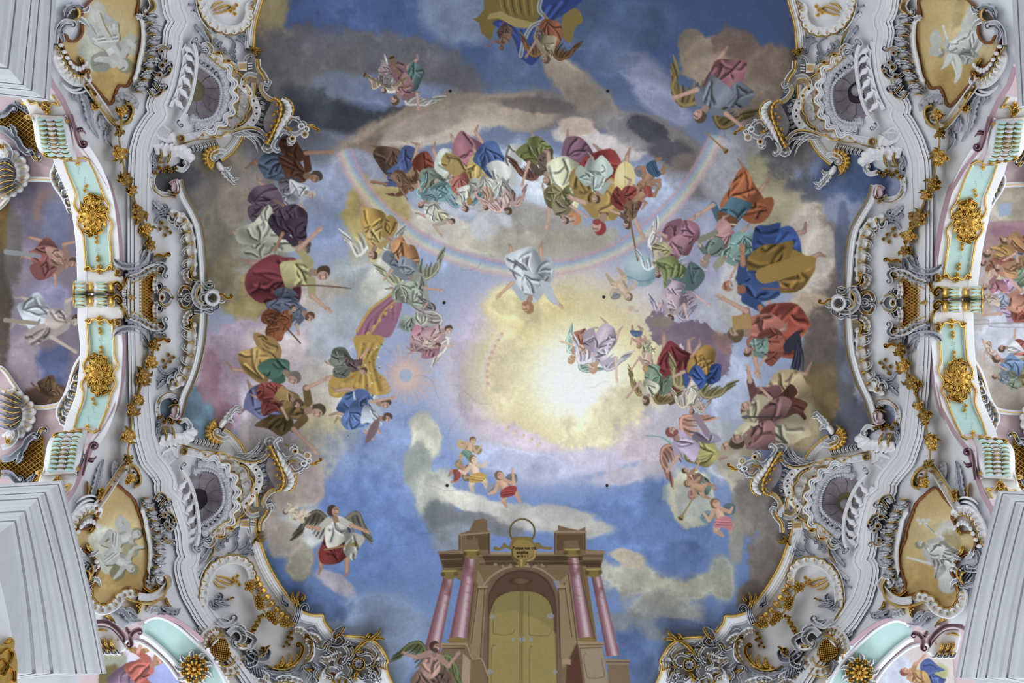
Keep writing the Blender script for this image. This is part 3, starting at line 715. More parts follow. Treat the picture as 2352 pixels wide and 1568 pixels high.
    c.stroke([(1248, -20), (1238, 20), (1252, 44), (1222, 60), (1204, 92), (1196, 128)], 5, 5, (150, 156, 158), .9); c.stroke([(1248, -20), (1238, 20), (1252, 44), (1222, 60), (1204, 92), (1196, 128)], 1.4, 1.4, (84, 90, 84), .8)
    c.figure(1160, 84, 108, 64, (96, 72, 60), (120, 84, 66), 5, skin=(126, 88, 66)); c.figure(1264, 92, 100, 104, (140, 78, 48), (150, 132, 104), 6, wing=(112, 78, 36), skin=(150, 116, 98))
    # figures: place, direction, size, colours
    f = c.figure
    f(938, 190, 125, 118, (88, 112, 108), (150, 104, 108), 21, wing=(190, 186, 170), skin=(180, 140, 124)); f(885, 178, 100, 70, (150, 130, 130), (120, 110, 108), 22, wing=(170, 150, 120))
    c.horn((930, 202), (902, 138), (120, 98, 56)); c.horn((882, 195), (842, 174), (128, 104, 60), .8)
    f(1648, 205, 122, 172, (152, 96, 104), (126, 132, 146), 23, wing=(126, 106, 56), skin=(190, 146, 126), arm=2); c.horn((1622, 305), (1664, 344), (156, 122, 52), .9)
    f(905, 385, 70, 120, (100, 74, 54), (82, 98, 148), 24, skin=(140, 102, 72), hair=(96, 64, 40)); f(925, 415, 40, 66, (130, 98, 70), (120, 88, 60), 25, skin=(150, 110, 78), wing=(110, 74, 50))
    f(985, 400, 84, 140, (140, 64, 40), (118, 128, 110), 26); f(1042, 398, 78, 142, (196, 204, 188), (178, 176, 150), 27, hair=(120, 86, 50)); f(1088, 378, 72, 150, (164, 104, 116), (196, 164, 78), 28, leg=2)
    f(1146, 390, 64, 138, (76, 102, 154), (208, 208, 200), 29); f(1000, 450, 150, 90, (122, 160, 160), (110, 140, 148), 30, wing=(126, 168, 170)); f(1062, 440, 80, 92, (176, 100, 86), (208, 206, 190), 31, wing=(110, 144, 152))
    f(1120, 440, 92, 82, (200, 196, 180), (186, 150, 130), 32); f(1160, 448, 74, 86, (190, 188, 176), (204, 170, 160), 33, wing=(206, 160, 150)); f(1005, 492, 28, 84, (208, 204, 184), (190, 180, 150), 34)
    c.blob(1078, 462, 6, 10, (170, 124, 40), 0, .3, 1, 0, 0); c.stroke([(1078, 452), (1074, 436)], 1, 1, (120, 92, 40))
    f(1250, 362, 84, 122, (128, 132, 62), (102, 84, 72), 35, wing=(104, 68, 56)); f(1330, 392, 100, 160, (128, 88, 106), (130, 84, 100), 36, leg=1); f(1306, 430, 80, 170, (214, 214, 168), (222, 214, 150), 37, hair=(200, 128, 60)); f(1282, 466, 70, 100, (140, 134, 80), (136, 120, 86), 38)
    f(1392, 440, 96, 190, (150, 52, 48), (176, 142, 60), 39, leg=2, arm=2, hair=(150, 50, 46)); f(1372, 410, 90, 110, (184, 200, 184), (176, 190, 180), 40)
    c.blob(1435, 412, 24, 41, (222, 200, 122), 4, .05, 1, 0, 0); c.stroke([(1435, 374), (1437, 450)], .9, .9, (170, 140, 66), .8); c.blob(1428, 400, 10, 22, (238, 222, 158), 4, .6, .7, 0, 0)
    f(1452, 470, 100, 110, (150, 60, 52), (120, 90, 70), 41); c.putto(1496, 400, 130, 82, 42, (170, 124, 92), (56, 88, 116), (150, 150, 148)); c.putto(1482, 444, 150, 70, 43, (176, 128, 96), (160, 74, 60)); c.stroke([(1440, 456), (1452, 530), (1465, 598)], 2, 1.8, (134, 92, 52))
    # left company
    f(660, 385, 24, 158, (80, 98, 120), (96, 58, 36), 51, hair=(74, 66, 60), skin=(160, 118, 90)); f(675, 432, 18, 100, (110, 104, 112), (196, 200, 206), 52, hair=(190, 186, 176)); f(628, 470, 40, 130, (112, 90, 108), (104, 84, 104), 53, leg=2)
    f(628, 540, 24, 170, (202, 204, 176), (196, 196, 170), 54, arm=0); f(680, 520, 74, 130, (84, 66, 84), (76, 58, 78), 55, hair=(96, 92, 90), skin=(166, 122, 92)); f(660, 630, -6, 190, (132, 56, 66), (188, 178, 116), 56, hair=(84, 62, 44), arm=2, leg=2)
    c.stroke([(684, 655), (740, 656), (806, 662)], 1.8, 1.5, (116, 84, 60))
    f(662, 712, 10, 120, (100, 108, 130), (104, 110, 132), 57, hair=(110, 66, 40)); f(648, 740, -50, 96, (148, 84, 44), (140, 78, 42), 58, arm=0, leg=0); c.stroke([(636, 728), (690, 788)], 2, 1.6, (112, 74, 40))
    f(612, 838, 22, 160, (196, 154, 74), (72, 112, 94), 59, hair=(120, 108, 96)); f(655, 930, 14, 178, (112, 116, 158), (124, 98, 52), 60, hair=(84, 68, 48), arm=2, leg=2); f(640, 905, 20, 110, (150, 66, 60), (164, 130, 70), 61, leg=1); c.stroke([(655, 1020), (700, 1042)], 2.4, 2, (150, 130, 70))
    f(858, 530, 86, 128, (188, 148, 52), (196, 164, 84), 62, wing=(204, 202, 186)); f(935, 600, 76, 126, (198, 134, 76), (138, 148, 158), 63, wing=(170, 168, 132)); f(950, 680, 40, 110, (164, 172, 150), (170, 178, 158), 64); f(960, 735, 0, 84, (150, 160, 146), (178, 176, 160), 65, wing=(140, 138, 140))
    f(985, 770, -20, 110, (196, 132, 146), (206, 164, 166), 66, wing=(206, 196, 186), skin=(206, 172, 156)); f(975, 790, 10, 70, (190, 150, 150), (204, 176, 160), 67)
    f(830, 925, 4, 130, (84, 116, 172), (176, 186, 184), 68, leg=2); f(838, 955, 10, 120, (92, 122, 178), (190, 200, 214), 69, arm=2); c.poly([(838, 1016), (852, 975), (872, 960), (866, 990), (850, 1012)], (128, 100, 104)); f(800, 1000, 0, 1, (0, 0, 0), (0, 0, 0), 1, leg=0, arm=0)
    # right company
    f(1692, 470, 118, 170, (178, 98, 46), (78, 116, 136), 71, leg=2); c.poly([(1650, 486), (1690, 500), (1694, 512), (1676, 524), (1652, 512)], (120, 72, 44)); c.stroke([(1652, 512), (1690, 516)], 2, 2, (206, 186, 150))
    f(1650, 560, 130, 120, (186, 136, 136), (110, 128, 118), 72, hair=(150, 140, 120)); f(1690, 570, 140, 110, (120, 160, 152), (132, 166, 156), 73, hair=(170, 150, 110)); c.poly([(1596, 548), (1646, 526), (1652, 536), (1606, 560)], (134, 136, 110), 1, 1, 0, False); c.poly([(1636, 610), (1652, 588), (1662, 592), (1646, 626)], (150, 154, 130), 1, 1, 0, False)
    f(1560, 562, 140, 130, (156, 104, 120), (170, 120, 130), 74, wing=(206, 202, 196)); f(1515, 590, 100, 90, (170, 160, 110), (180, 170, 140), 75, wing=(196, 208, 214)); f(1552, 650, 80, 136, (128, 138, 80), (96, 122, 120), 76, skin=(200, 168, 166)); f(1548, 690, 100, 96, (190, 166, 180), (200, 172, 178), 77, wing=(178, 168, 190), skin=(206, 170, 166), arm=2)
    c.putto(1428, 655, 60, 78, 78, (208, 178, 146), None, (176, 176, 184)); c.blob(1450, 708, 9, 9, (206, 178, 150), 0, .2); c.blob(1462, 714, 8, 5, (190, 184, 176), 0, .3)
    f(1775, 600, 150, 200, (58, 90, 158), (56, 86, 150), 79, leg=2); f(1768, 648, 166, 220, (162, 124, 34), (60, 88, 142), 80, hair=(196, 192, 186), skin=(178, 118, 84), arm=2, leg=0); c.poly([(1740, 620), (1830, 590), (1874, 592), (1860, 615), (1800, 640), (1750, 650)], (168, 130, 40)); c.stroke([(1750, 662), (1820, 664)], 2, 2, (146, 90, 60))
    f(1775, 752, 168, 200, (172, 78, 58), (186, 108, 92), 81, hair=(104, 84, 56), arm=2, leg=0); c.poly([(1681, 726), (1722, 720), (1728, 755), (1684, 758)], (178, 140, 70), 1, 1, 0, False)
    f(1760, 790, 160, 110, (160, 86, 66), (120, 152, 140), 82)
    E = (52, 56, 72)
    c.poly([(1830, 760), (1800, 790), (1806, 812), (1824, 804), (1818, 840), (1826, 858), (1840, 838), (1842, 800), (1838, 770)], E)
    for k in range(7): c.stroke([(1832, 780), (1826 + k * 3, 815), (1814 + k * 5, 852)], 2.4, 1, tone(E, 1.5 if k % 2 else .7), .8)
    f(1785, 905, 158, 180, (188, 164, 118), (116, 74, 76), 83, hair=(120, 84, 54), arm=2); f(1800, 950, 172, 130, (96, 56, 42), (104, 62, 46), 84, leg=0); f(1745, 995, 160, 190, (84, 56, 42), (210, 196, 156), 85, hair=(176, 160, 130), leg=0); f(1775, 1000, 172, 190, (206, 192, 154), (170, 120, 120), 86, arm=0, leg=0); c.stroke([(1706, 957), (1790, 958)], 1.6, 1.6, (70, 66, 66)); c.poly([(1702, 958), (1716, 953), (1716, 962)], (90, 92, 98), 1)
    c.blob(1530, 760, 60, 34, (134, 112, 124), 30, .14, 1, .4, .5); c.blob(1590, 775, 60, 34, (128, 106, 126), 20, .14, 1, .4, .5); c.blob(1640, 820, 44, 54, (132, 110, 130), -10, .14, 1, .4, .5); c.blob(1520, 740, 30, 14, (140, 122, 108), 0, .3, .9); c.blob(1660, 790, 16, 30, (160, 120, 104), -30, .4, .7)
    f(1545, 850, 100, 150, (126, 48, 52), (132, 52, 54), 87, leg=2); f(1605, 855, 110, 130, (172, 128, 40), (60, 92, 164), 88, wing=(150, 140, 88)); f(1500, 880, 110, 100, (124, 146, 120), (206, 200, 170), 89, wing=(136, 116, 62)); f(1490, 815, 100, 76, (212, 200, 150), (206, 170, 150), 90, hair=(190, 142, 60))
    c.putto(1466, 772, 80, 54, 91, (196, 150, 126), (90, 110, 150)); f(1592, 910, 100, 80, (200, 190, 170), (204, 190, 166), 92, wing=(190, 176, 150))
    f(1590, 1030, 215, 140, (170, 162, 84), (186, 168, 196), 93, wing=(190, 134, 108), hair=(140, 74, 60)); c.stroke([(1540, 1018), (1520, 1004), (1484, 1000)], 2, 1, (112, 164, 150)); c.poly([(1588, 952), (1602, 946), (1632, 992), (1622, 1004)], (150, 124, 138), 1, 1, 0, False)
    f(1600, 1105, 220, 84, (92, 124, 112), (178, 134, 106), 94, skin=(190, 146, 110)); c.putto(1606, 1120, 200, 70, 95, (190, 144, 108), None, (160, 120, 106)); c.horn((1594, 1140), (1566, 1186), (150, 122, 66), .9); c.putto(1654, 1190, -110, 92, 96, (204, 160, 128), (196, 116, 124), (110, 140, 150))
    # middle
    f(1214, 640, 86, 150, (206, 212, 216), (196, 204, 210), 101, skin=(204, 158, 124), hair=(170, 120, 70), arm=2, leg=2); c.poly([(1240, 645), (1262, 650), (1276, 680), (1284, 700), (1266, 696), (1250, 672)], (186, 192, 198))
    f(1345, 800, 140, 96, (206, 130, 106), (214, 160, 136), 102, wing=(180, 212, 190), skin=(220, 182, 150), hair=(196, 150, 96)); f(1385, 800, 112, 116, (196, 178, 192), (206, 192, 206), 103, wing=(214, 206, 214), skin=(220, 184, 160), hair=(196, 150, 110), leg=2)
    for k in range(14):
        t = k / 13; x, y = (1150 - 34 * math.sin(t * 3.1), 770 + 185 * t) if k < 9 else (1165 + (k - 9) * 18, 985 + (k - 9) * 9)
        c.blob(x, y, 8, 7, (222, 196, 168), k * 40, .4, .75); c.blob(x + 3, y - 4, 4, 4, (206, 166, 132), 0, .4, .8); c.blob(x - 8, y + 3, 7, 4, (226, 210, 196), k * 50, .5, .7)
    # lower air
    c.putto(1075, 1035, -70, 66, 111, (206, 164, 128), (110, 146, 124), (190, 168, 110)); c.putto(1055, 1085, -30, 60, 112, (190, 138, 108), (150, 70, 60), (140, 140, 100)); c.putto(1092, 1088, -105, 84, 113, (222, 190, 160), (196, 150, 54), None); c.putto(1160, 1122, -120, 84, 114, (206, 158, 124), (150, 56, 50), (140, 142, 150))
    f(768, 1238, -86, 150, (122, 44, 42), (206, 202, 188), 115, wing=(104, 98, 82), skin=(184, 136, 104), hair=(76, 54, 40), arm=2, leg=2); c.horn((745, 1262), (812, 1250), (150, 120, 60), .9); c.putto(676, 1172, 170, 50, 116, (214, 196, 168), None, (214, 204, 180)); c.putto(692, 1182, 150, 40, 117, (216, 190, 160), None, (206, 190, 150))
    # painted gateway
    A = (112, 88, 56); D1 = (74, 54, 30); L1 = (146, 120, 84)
    z = lambda a: [(940 + x / 4.04, 1180 + y / 4.04) for x, y in a]
    P = lambda a, col, fe=.9, k=1.0: c.poly(z(a), col, fe, k, 0, False)
    S = lambda a, w, col, k=1.0: c.stroke(z(a), w, w, col, k, .8)
    P([(455, 330), (455, 190), (560, 150), (600, 60), (690, 40), (724, 60), (724, 150), (745, 160), (750, 370), (1345, 370), (1345, 160), (1380, 150), (1380, 105), (1470, 130), (1570, 150), (1635, 120), (1640, 330), (1815, 340), (1775, 500), (1600, 620), (480, 620), (310, 520), (268, 350)], A)
    P([(480, 380), (1610, 380), (1600, 470), (480, 470)], D1, 2); P([(268, 350), (500, 345), (500, 520), (320, 500)], D1, 2); P([(1600, 430), (1790, 430), (1770, 500), (1600, 600)], D1, 2)
    for yy in (352, 366): S([(268, yy), (500, yy - 4)], 1, L1); S([(1640, yy - 6), (1812, yy - 6)], 1, L1); S([(755, yy + 4), (1340, yy + 4)], 1.4, L1)
    P([(520, 180), (740, 180), (740, 330), (640, 330), (640, 230), (540, 240)], D1, 2, .6); P([(1360, 190), (1620, 190), (1620, 330), (1580, 330), (1560, 240), (1440, 250), (1430, 330), (1360, 340)], D1, 2, .6); S([(1350, 165), (1640, 165)], 2, L1); S([(470, 196), (740, 172)], 2, L1)
    P([(600, 180), (540, 560), (380, 1160), (340, 1300), (340, 1600), (780, 1600), (760, 900), (760, 600)], A); P([(1400, 480), (1640, 480), (1740, 1160), (1740, 1600), (1360, 1600)], A)
    P([(640, 520), (700, 640), (740, 700), (735, 1568), (620, 1568), (560, 1200), (620, 640)], (132, 108, 72)); P([(1380, 640), (1470, 560), (1560, 1180), (1440, 1420), (1400, 1420)], (132, 108, 72)); P([(720, 700), (740, 700), (730, 1568), (640, 1568)], (96, 74, 52), 2, .7)
    arch = [(730, 900), (735, 760), (800, 620), (900, 540), (1045, 510), (1190, 540), (1290, 610), (1350, 730), (1370, 900)]
    P([(700, 1600), (700, 760), (760, 600), (880, 510), (1045, 480), (1210, 510), (1330, 600), (1400, 760), (1420, 1600)], (104, 82, 60)); P(arch + [(1380, 1600), (720, 1600)], (84, 58, 40), 1.2)
    c.stroke(z([(690, 660), (760, 580), (880, 508), (1045, 482), (1210, 508), (1330, 590), (1400, 670)]), 2, 2, L1, 1, .9)
    P([(735, 1600), (745, 900), (800, 780), (920, 715), (1045, 705), (1180, 720), (1290, 790), (1335, 900), (1370, 1600)], (124, 108, 48)); P([(760, 920), (1000, 900), (1200, 980), (1360, 1110), (1370, 1600), (730, 1600)], (138, 120, 54), 3, .8)
    for xx in (1025, 1040, 1052): S([(xx, 712), (xx - 2, 1590)], .5, (84, 70, 34))
    for a in ([(785, 860), (778, 1070), (800, 1116), (940, 1118), (980, 1070)], [(1110, 740), (1112, 1080), (1140, 1124), (1290, 1126), (1315, 1080)], [(800, 1220), (765, 1250), (762, 1590)], [(1145, 1230), (1118, 1260), (1118, 1590)]): c.stroke(z(a), .6, .6, (86, 70, 34), .9, .8, None, 2)
    for (x, y), r in (((965, 1163), 15), ((1046, 1163), 40), ((1127, 1163), 15), ((772, 955), 28), ((1312, 945), 28), ((745, 1460), 26), ((1355, 1465), 24)):
        c.blob(940 + x / 4.04, 1180 + y / 4.04, r / 4.04, 22 / 4.04, (128, 126, 120), 0, .25, 1, .3, .4)
    S([(1046, 1150), (1046, 1180)], 1, (60, 50, 40))
    for t, b, q in (([(318, 580), (415, 590)], [(275, 1330), (125, 1310)], 1), ([(520, 405), (616, 410)], [(535, 1150), (372, 1150)], 1), ([(1470, 405), (1568, 400)], [(1705, 1150), (1562, 1150)], 1), ([(1688, 580), (1778, 575)], [(1955, 1310), (1832, 1320)], 1)):
        w, m = c.poly(z([t[0], t[1], b[0], b[1]]), (150, 108, 112), .9, 1, 0, False)
        for k, (fr, col, a) in enumerate(((.1, (96, 56, 60), .8), (.3, (132, 84, 92), .6), (.62, (196, 166, 172), .8), (.75, (186, 156, 160), .7), (.95, (110, 66, 70), .7))):
            q0 = (t[0][0] + (t[1][0] - t[0][0]) * fr, t[0][1]); q1 = (b[1][0] + (b[0][0] - b[1][0]) * fr, b[1][1])
            c.stroke(z([q0, q1]), 3, 4.6, col, a, 4, (w, m))
        c.stroke(z([t[0], ((t[0][0] + t[1][0]) / 2, t[0][1] + 150), (t[1][0], t[1][1] + 120)]), 9, 5, (104, 58, 58), .55, 4, (w, m))
        for k in range(8): c.stroke(z([(t[0][0] + 10, t[0][1] + 80 + k * 80), (t[1][0] + 20, t[0][1] + 120 + k * 80)]), 1.4, .5, (120, 70, 74), .5, 2, (w, m))
    for x, y in ((578, 370), (372, 560), (1512, 360), (1712, 545)):
        P([(x - 75, y - 40), (x + 75, y - 45), (x + 60, y + 30), (x, y + 50), (x - 60, y + 30)], (118, 98, 32), 1.2); S([(x - 60, y - 30), (x + 60, y - 32)], 1.6, (160, 138, 60)); c.blob(940 + (x - 60) / 4.04, 1180 + y / 4.04, 5, 5, (86, 66, 20), 0, .3, 1, 0, 0); c.blob(940 + (x + 60) / 4.04, 1180 + (y - 5) / 4.04, 5, 5, (92, 72, 22), 0, .3, 1, 0, 0)
    P([(340, 1180), (380, 1150), (450, 1138), (520, 1160), (535, 1190)], (124, 96, 34)); P([(1560, 1190), (1600, 1145), (1700, 1140), (1730, 1175)], (124, 96, 34))
    P([(288, 1195), (520, 1195), (590, 1330), (670, 1340), (720, 1568), (720, 1620), (60, 1620), (120, 1440), (310, 1260)], A); P([(288, 1195), (530, 1195), (530, 1225), (300, 1250)], L1, 1); P([(300, 1260), (520, 1250), (500, 1620), (250, 1620)], (110, 88, 62)); P([(500, 1290), (570, 1360), (560, 1620), (480, 1620)], (150, 128, 98)); c.stroke(z([(530, 1200), (590, 1340), (670, 1345), (730, 1500)]), 1.6, 1.6, L1)
    P([(1560, 1180), (1805, 1190), (1790, 1240), (1850, 1568), (1860, 1620), (1640, 1620), (1590, 1260)], (140, 120, 92)); P([(1560, 1190), (1570, 1260), (1620, 1620), (1450, 1620), (1460, 1400)], (84, 50, 34), 1.4); P([(1560, 1180), (1806, 1190), (1790, 1232), (1580, 1240)], L1, 1); c.stroke(z([(1640, 1290), (1620, 1330), (1650, 1500), (1690, 1520), (1790, 1515), (1810, 1480), (1780, 1340)]), .6, .6, (90, 66, 40), .9, .8)
    P([(1810, 1340), (2045, 1350), (2030, 1400), (2060, 1620), (1850, 1620), (1840, 1400)], (116, 94, 64)); P([(1810, 1340), (2050, 1355), (2030, 1400), (1830, 1395)], (134, 110, 86), 1); P([(1415, 1340), (1500, 1345), (1500, 1400), (1420, 1390)], L1, 1)
    K = (58, 40, 22)
    for yy in (384, 404, 440, 466): S([(655, yy), (1600, yy - 2)], .7, K if yy in (404, 466) else L1, .8)
    for yy in (398, 424, 470, 506): S([(278 + (yy - 350) * .3, yy), (490, yy - 6)], .8, K if yy in (398, 470) else L1, .8); S([(1610, yy - 8), (1800 - (yy - 350) * .26, yy - 8)], .8, K if yy in (398, 470) else L1, .8)
    for a in ([(470, 205), (470, 330)], [(740, 180), (742, 360)], [(1352, 180), (1350, 360)], [(1632, 180), (1630, 330)], [(600, 640), (545, 1140)], [(640, 690), (575, 1200)], [(700, 690), (660, 1330)], [(1385, 700), (1400, 1330)], [(1440, 640), (1510, 1140)], [(1475, 560), (1556, 1180)], [(1590, 560), (1720, 1150)]): S(a, 1.0, K, .75); S([(a[0][0] + 12, a[0][1]), (a[1][0] + 12, a[1][1])], .8, L1, .7)
    for a in ([(640, 668), (722, 664), (722, 690), (636, 694)], [(1378, 664), (1446, 660), (1450, 690), (1380, 694)]): P(a, L1); S([a[3], a[2]], .9, K)
    P([(540, 1150), (560, 1180), (640, 640), (600, 640)], (92, 70, 42), 2, .6); P([(1575, 480), (1605, 480), (1735, 1160), (1700, 1150)], (92, 70, 42), 2, .6)
    c.stroke(z([(735, 900), (740, 760), (800, 640), (900, 560), (1045, 530), (1190, 560), (1290, 640), (1345, 760), (1360, 900)]), 1.0, 1.0, K, .8)
    c.stroke(z([(742, 930), (800, 790), (920, 722), (1045, 712), (1180, 726), (1290, 800), (1340, 930)]), 1.2, 1.2, K, .8)
    for i in range(12): c.blob(940 + (800 + (i % 6) * 34 + (300 if i > 5 else 0)) / 4.04, 1180 + (468 + (i * 7 % 3) * 8) / 4.04, 4.5, 3, (92, 72, 46) if i % 2 else (140, 116, 84), i * 40, .4, .9)
    for a in ([(310, 1222), (518, 1222)], [(308, 1244), (514, 1250)], [(1580, 1215), (1796, 1212)], [(1590, 1245), (1790, 1238)], [(1830, 1372), (2040, 1374)]): S(a, .9, K, .8)
    c.blob(1198, 1334, 24, 8, (74, 52, 36), 0, .4, .8); c.blob(1198, 1334, 14, 6, (104, 80, 56), 0, .4, .8)
    O = (118, 96, 30)
    a = [(1199.5 + 28.5 * math.cos(t), 1220 + 28.5 * math.sin(t)) for t in np.linspace(2.2, 2.2 + 5.0, 20)]
    c.stroke(a, 2, 2, (92, 78, 30), 1, .8)
    c.poly([(1168, 1254), (1178, 1234), (1186, 1232), (1214, 1232), (1222, 1236), (1226, 1246), (1240, 1246), (1246, 1254), (1268, 1256), (1264, 1262), (1240, 1260), (1232, 1264), (1232, 1276), (1224, 1286), (1212, 1288), (1206, 1296), (1198, 1304), (1190, 1296), (1184, 1288), (1176, 1280), (1174, 1264), (1160, 1258), (1148, 1264), (1134, 1262), (1136, 1254), (1148, 1258), (1158, 1246)], O, .9)
    c.poly([(1176, 1254), (1188, 1240), (1212, 1240), (1228, 1254), (1226, 1270), (1214, 1282), (1188, 1282), (1178, 1270)], (140, 114, 42), 2)
    c.stroke([(1176, 1262), (1178, 1278), (1190, 1288)], 1.2, 1.2, (70, 54, 14)); c.stroke([(1230, 1264), (1226, 1280), (1212, 1288)], 1.2, 1.2, (176, 150, 72)); c.stroke([(1198, 1286), (1198, 1300)], 3, 1.5, (170, 146, 62), .8)
    f(985, 1542, -72, 136, (110, 84, 70), (168, 128, 112), 121, wing=(92, 98, 56), skin=(156, 118, 100), hair=(66, 46, 34), arm=2, leg=0)
    # fine cracks in the plaster
    R = random.Random(3)
    for k in range(46):
        x, y = R.uniform(560, 1900), R.uniform(60, 1480); a = R.uniform(0, 6.3); pts = [(x, y)]
        for j in range(R.randint(3, 6)):
            a += R.uniform(-.7, .7); x += math.cos(a) * R.uniform(10, 22); y += math.sin(a) * R.uniform(10, 22); pts.append((x, y))
        c.stroke(pts, .35, .3, (84, 80, 86), .35, .9)
    return c

def build_fresco():
    c = paint_fresco()
    c.brush(4)
    e = bpy.data.objects.new('ceiling_fresco', None); COL.objects.link(e)
    o0 = point(1208.0, 690.0, VAULT(1208.0, 690.0)); e.location = tuple(o0)
    e['label'] = 'huge painted sky of robed figures, clouds and a columned gateway across the vault'; e['category'] = 'fresco'
    c.mesh('painted_field', c.inside(FL + FR), VAULT, 0.02, FRESCO_GAIN, e, o0)
    # the painted shield carries three lines of lettering
    for txt, x, y, size, sh in (('Tempus non erit', 1203.5, 1261.5, 7.6, .12), ('amplius', 1199.5, 1271.5, 8.0, .12), ('ap: 10. v. 6.', 1200.5, 1279.2, 5.4, .12)):
        cu = bpy.data.curves.new('lettering', 'FONT'); cu.body = txt; cu.align_x = 'CENTER'; cu.size = size / F * 17.4 * 1.12; cu.shear = sh; cu.extrude = .0015; cu.offset = .003
        tmp = bpy.data.objects.new('tmp', cu); COL.objects.link(tmp)
        dg = bpy.context.evaluated_depsgraph_get()
        me = bpy.data.meshes.new_from_object(tmp.evaluated_get(dg))
        bpy.data.objects.remove(tmp)
        V = np.empty(len(me.vertices) * 3); me.vertices.foreach_get('co', V); V = V.reshape(-1, 3)
        p0 = point(float(x), float(y), VAULT(float(x), float(y)) - .04)
        # the letters follow the vault: their up is up the photograph (-Y), their face looks down
        X = p0[0] + V[:, 0]; Y = p0[1] - V[:, 1]
        px, py = X / p0[2] * 0, 0
        D = VAULT(VX + X * F / (p0[2] - CZ), VY + Y * F / (p0[2] - CZ)) - .03
        me.vertices.foreach_set('co', (np.stack([X, Y, D + CZ - V[:, 2]], 1) - o0).astype(np.float32).ravel())
        me.materials.clear(); me.materials.append(MAT['ink']); me.update()
        o = bpy.data.objects.new('lettering', me); COL.objects.link(o); o.parent = e
        o['label'] = 'dark lettering reading ' + txt
FRESCO_GAIN = 1.06
build_fresco()
# ------------------------------------------------------------------ vault shell, cornices, arches, aisles, piers
XF_Y = [60, 150, 190, 230, 275, 330, 380, 430, 495, 560, 620, 690]
XF_X = [84, 98, 112, 138, 158, 180, 219, 247, 263, 270, 273, 274]
def xfront(y):                                    # front edge of the side arch, left side
    y = np.asarray(y, float)
    return np.interp(np.minimum(y, 1366 - y), XF_Y, XF_X) + 16 * _c((y - 700) / 250)
def pip(X, Y, poly):
    ins = np.zeros(X.shape, bool); P = list(poly)
    for (ax, ay), (bx, by) in zip(P, P[1:] + P[:1]):
        if ay != by: ins ^= ((ay > Y) != (by > Y)) & (X < (bx - ax) * (Y - ay) / (by - ay) + ax)
    return ins
ENT = {   # corner piers: (x, y) of the mitred corner, (x, y) of the far end, depth below the vault's zenith
    'LT': [((114, 233), (132, -40), 11.5), ((110, 230), (128, -40), 11.35), ((98, 222), (113, -40), 11.32), ((80, 212), (100, -40), 11.1), ((66, 204), (88, -40), 11.06), ((58, 199), (82, -40), 10.9), ((48, 190), (70, -40), 10.86), ((36, 176), (58, -40), 10.7), ((27, 165), (50, -40), 10.5), ((10, 150), (33, -40), 10.46), ((-5, 140), (18, -40), 10.2), ((-45, 105), (-25, -40), 9.7)],
    'LB': [((143, 1103), (245, 1546), 11.5), ((140, 1107), (240, 1546), 11.35), ((128, 1116), (228, 1546), 11.32), ((112, 1126), (206, 1546), 11.1), ((96, 1135), (191, 1546), 11.06), ((92, 1138), (186, 1546), 10.9), ((82, 1150), (166, 1546), 10.86), ((70, 1162), (144, 1546), 10.7), ((66, 1165), (136, 1546), 10.55), ((49, 1182), (104, 1546), 10.5), ((44, 1188), (98, 1546), 10.35), ((27, 1203), (60, 1546), 10.3), ((-25, 1240), (42, 1546), 9.5)],
    'RT': [((2338, 250), (2322, -40), 11.5), ((2343, 246), (2327, -40), 11.35), ((2356, 238), (2342, -40), 11.32), ((2374, 228), (2356, -40), 11.1), ((2390, 220), (2372, -40), 11.06), ((2410, 200), (2392, -40), 10.7), ((2450, 150), (2430, -40), 10.2)],
    'RB': [((2292, 1127), (2194, 1556), 11.5), ((2297, 1130), (2199, 1556), 11.35), ((2309, 1137), (2214, 1556), 11.32), ((2325, 1147), (2236, 1556), 11.1), ((2340, 1156), (2248, 1556), 11.06), ((2346, 1160), (2254, 1556), 10.9), ((2358, 1168), (2275, 1556), 10.86), ((2372, 1180), (2292, 1556), 10.7), ((2378, 1184), (2300, 1556), 10.5), ((2395, 1196), (2325, 1556), 10.46), ((2410, 1210), (2345, 1556), 10.3), ((2460, 1240), (2400, 1556), 9.6)],
}
ARCHB = [(196, 1440), (211, 1429), (240, 1424), (265, 1434), (285, 1455), (302, 1440), (318, 1428), (329, 1423), (362, 1414), (398, 1426), (428, 1445), (455, 1468), (490, 1505), (530, 1580), (530, 1640), (180, 1640)]
def qBL(x, y): return x, y
def qBR(x, y): return 2420 - x, y + 8
OCULUS = [(452, 148), (478, 170), (497, 192), (500, 214), (497, 236), (488, 257), (466, 267), (440, 267), (418, 256), (412, 238), (420, 200), (428, 160), (427, 122), (440, 118)]

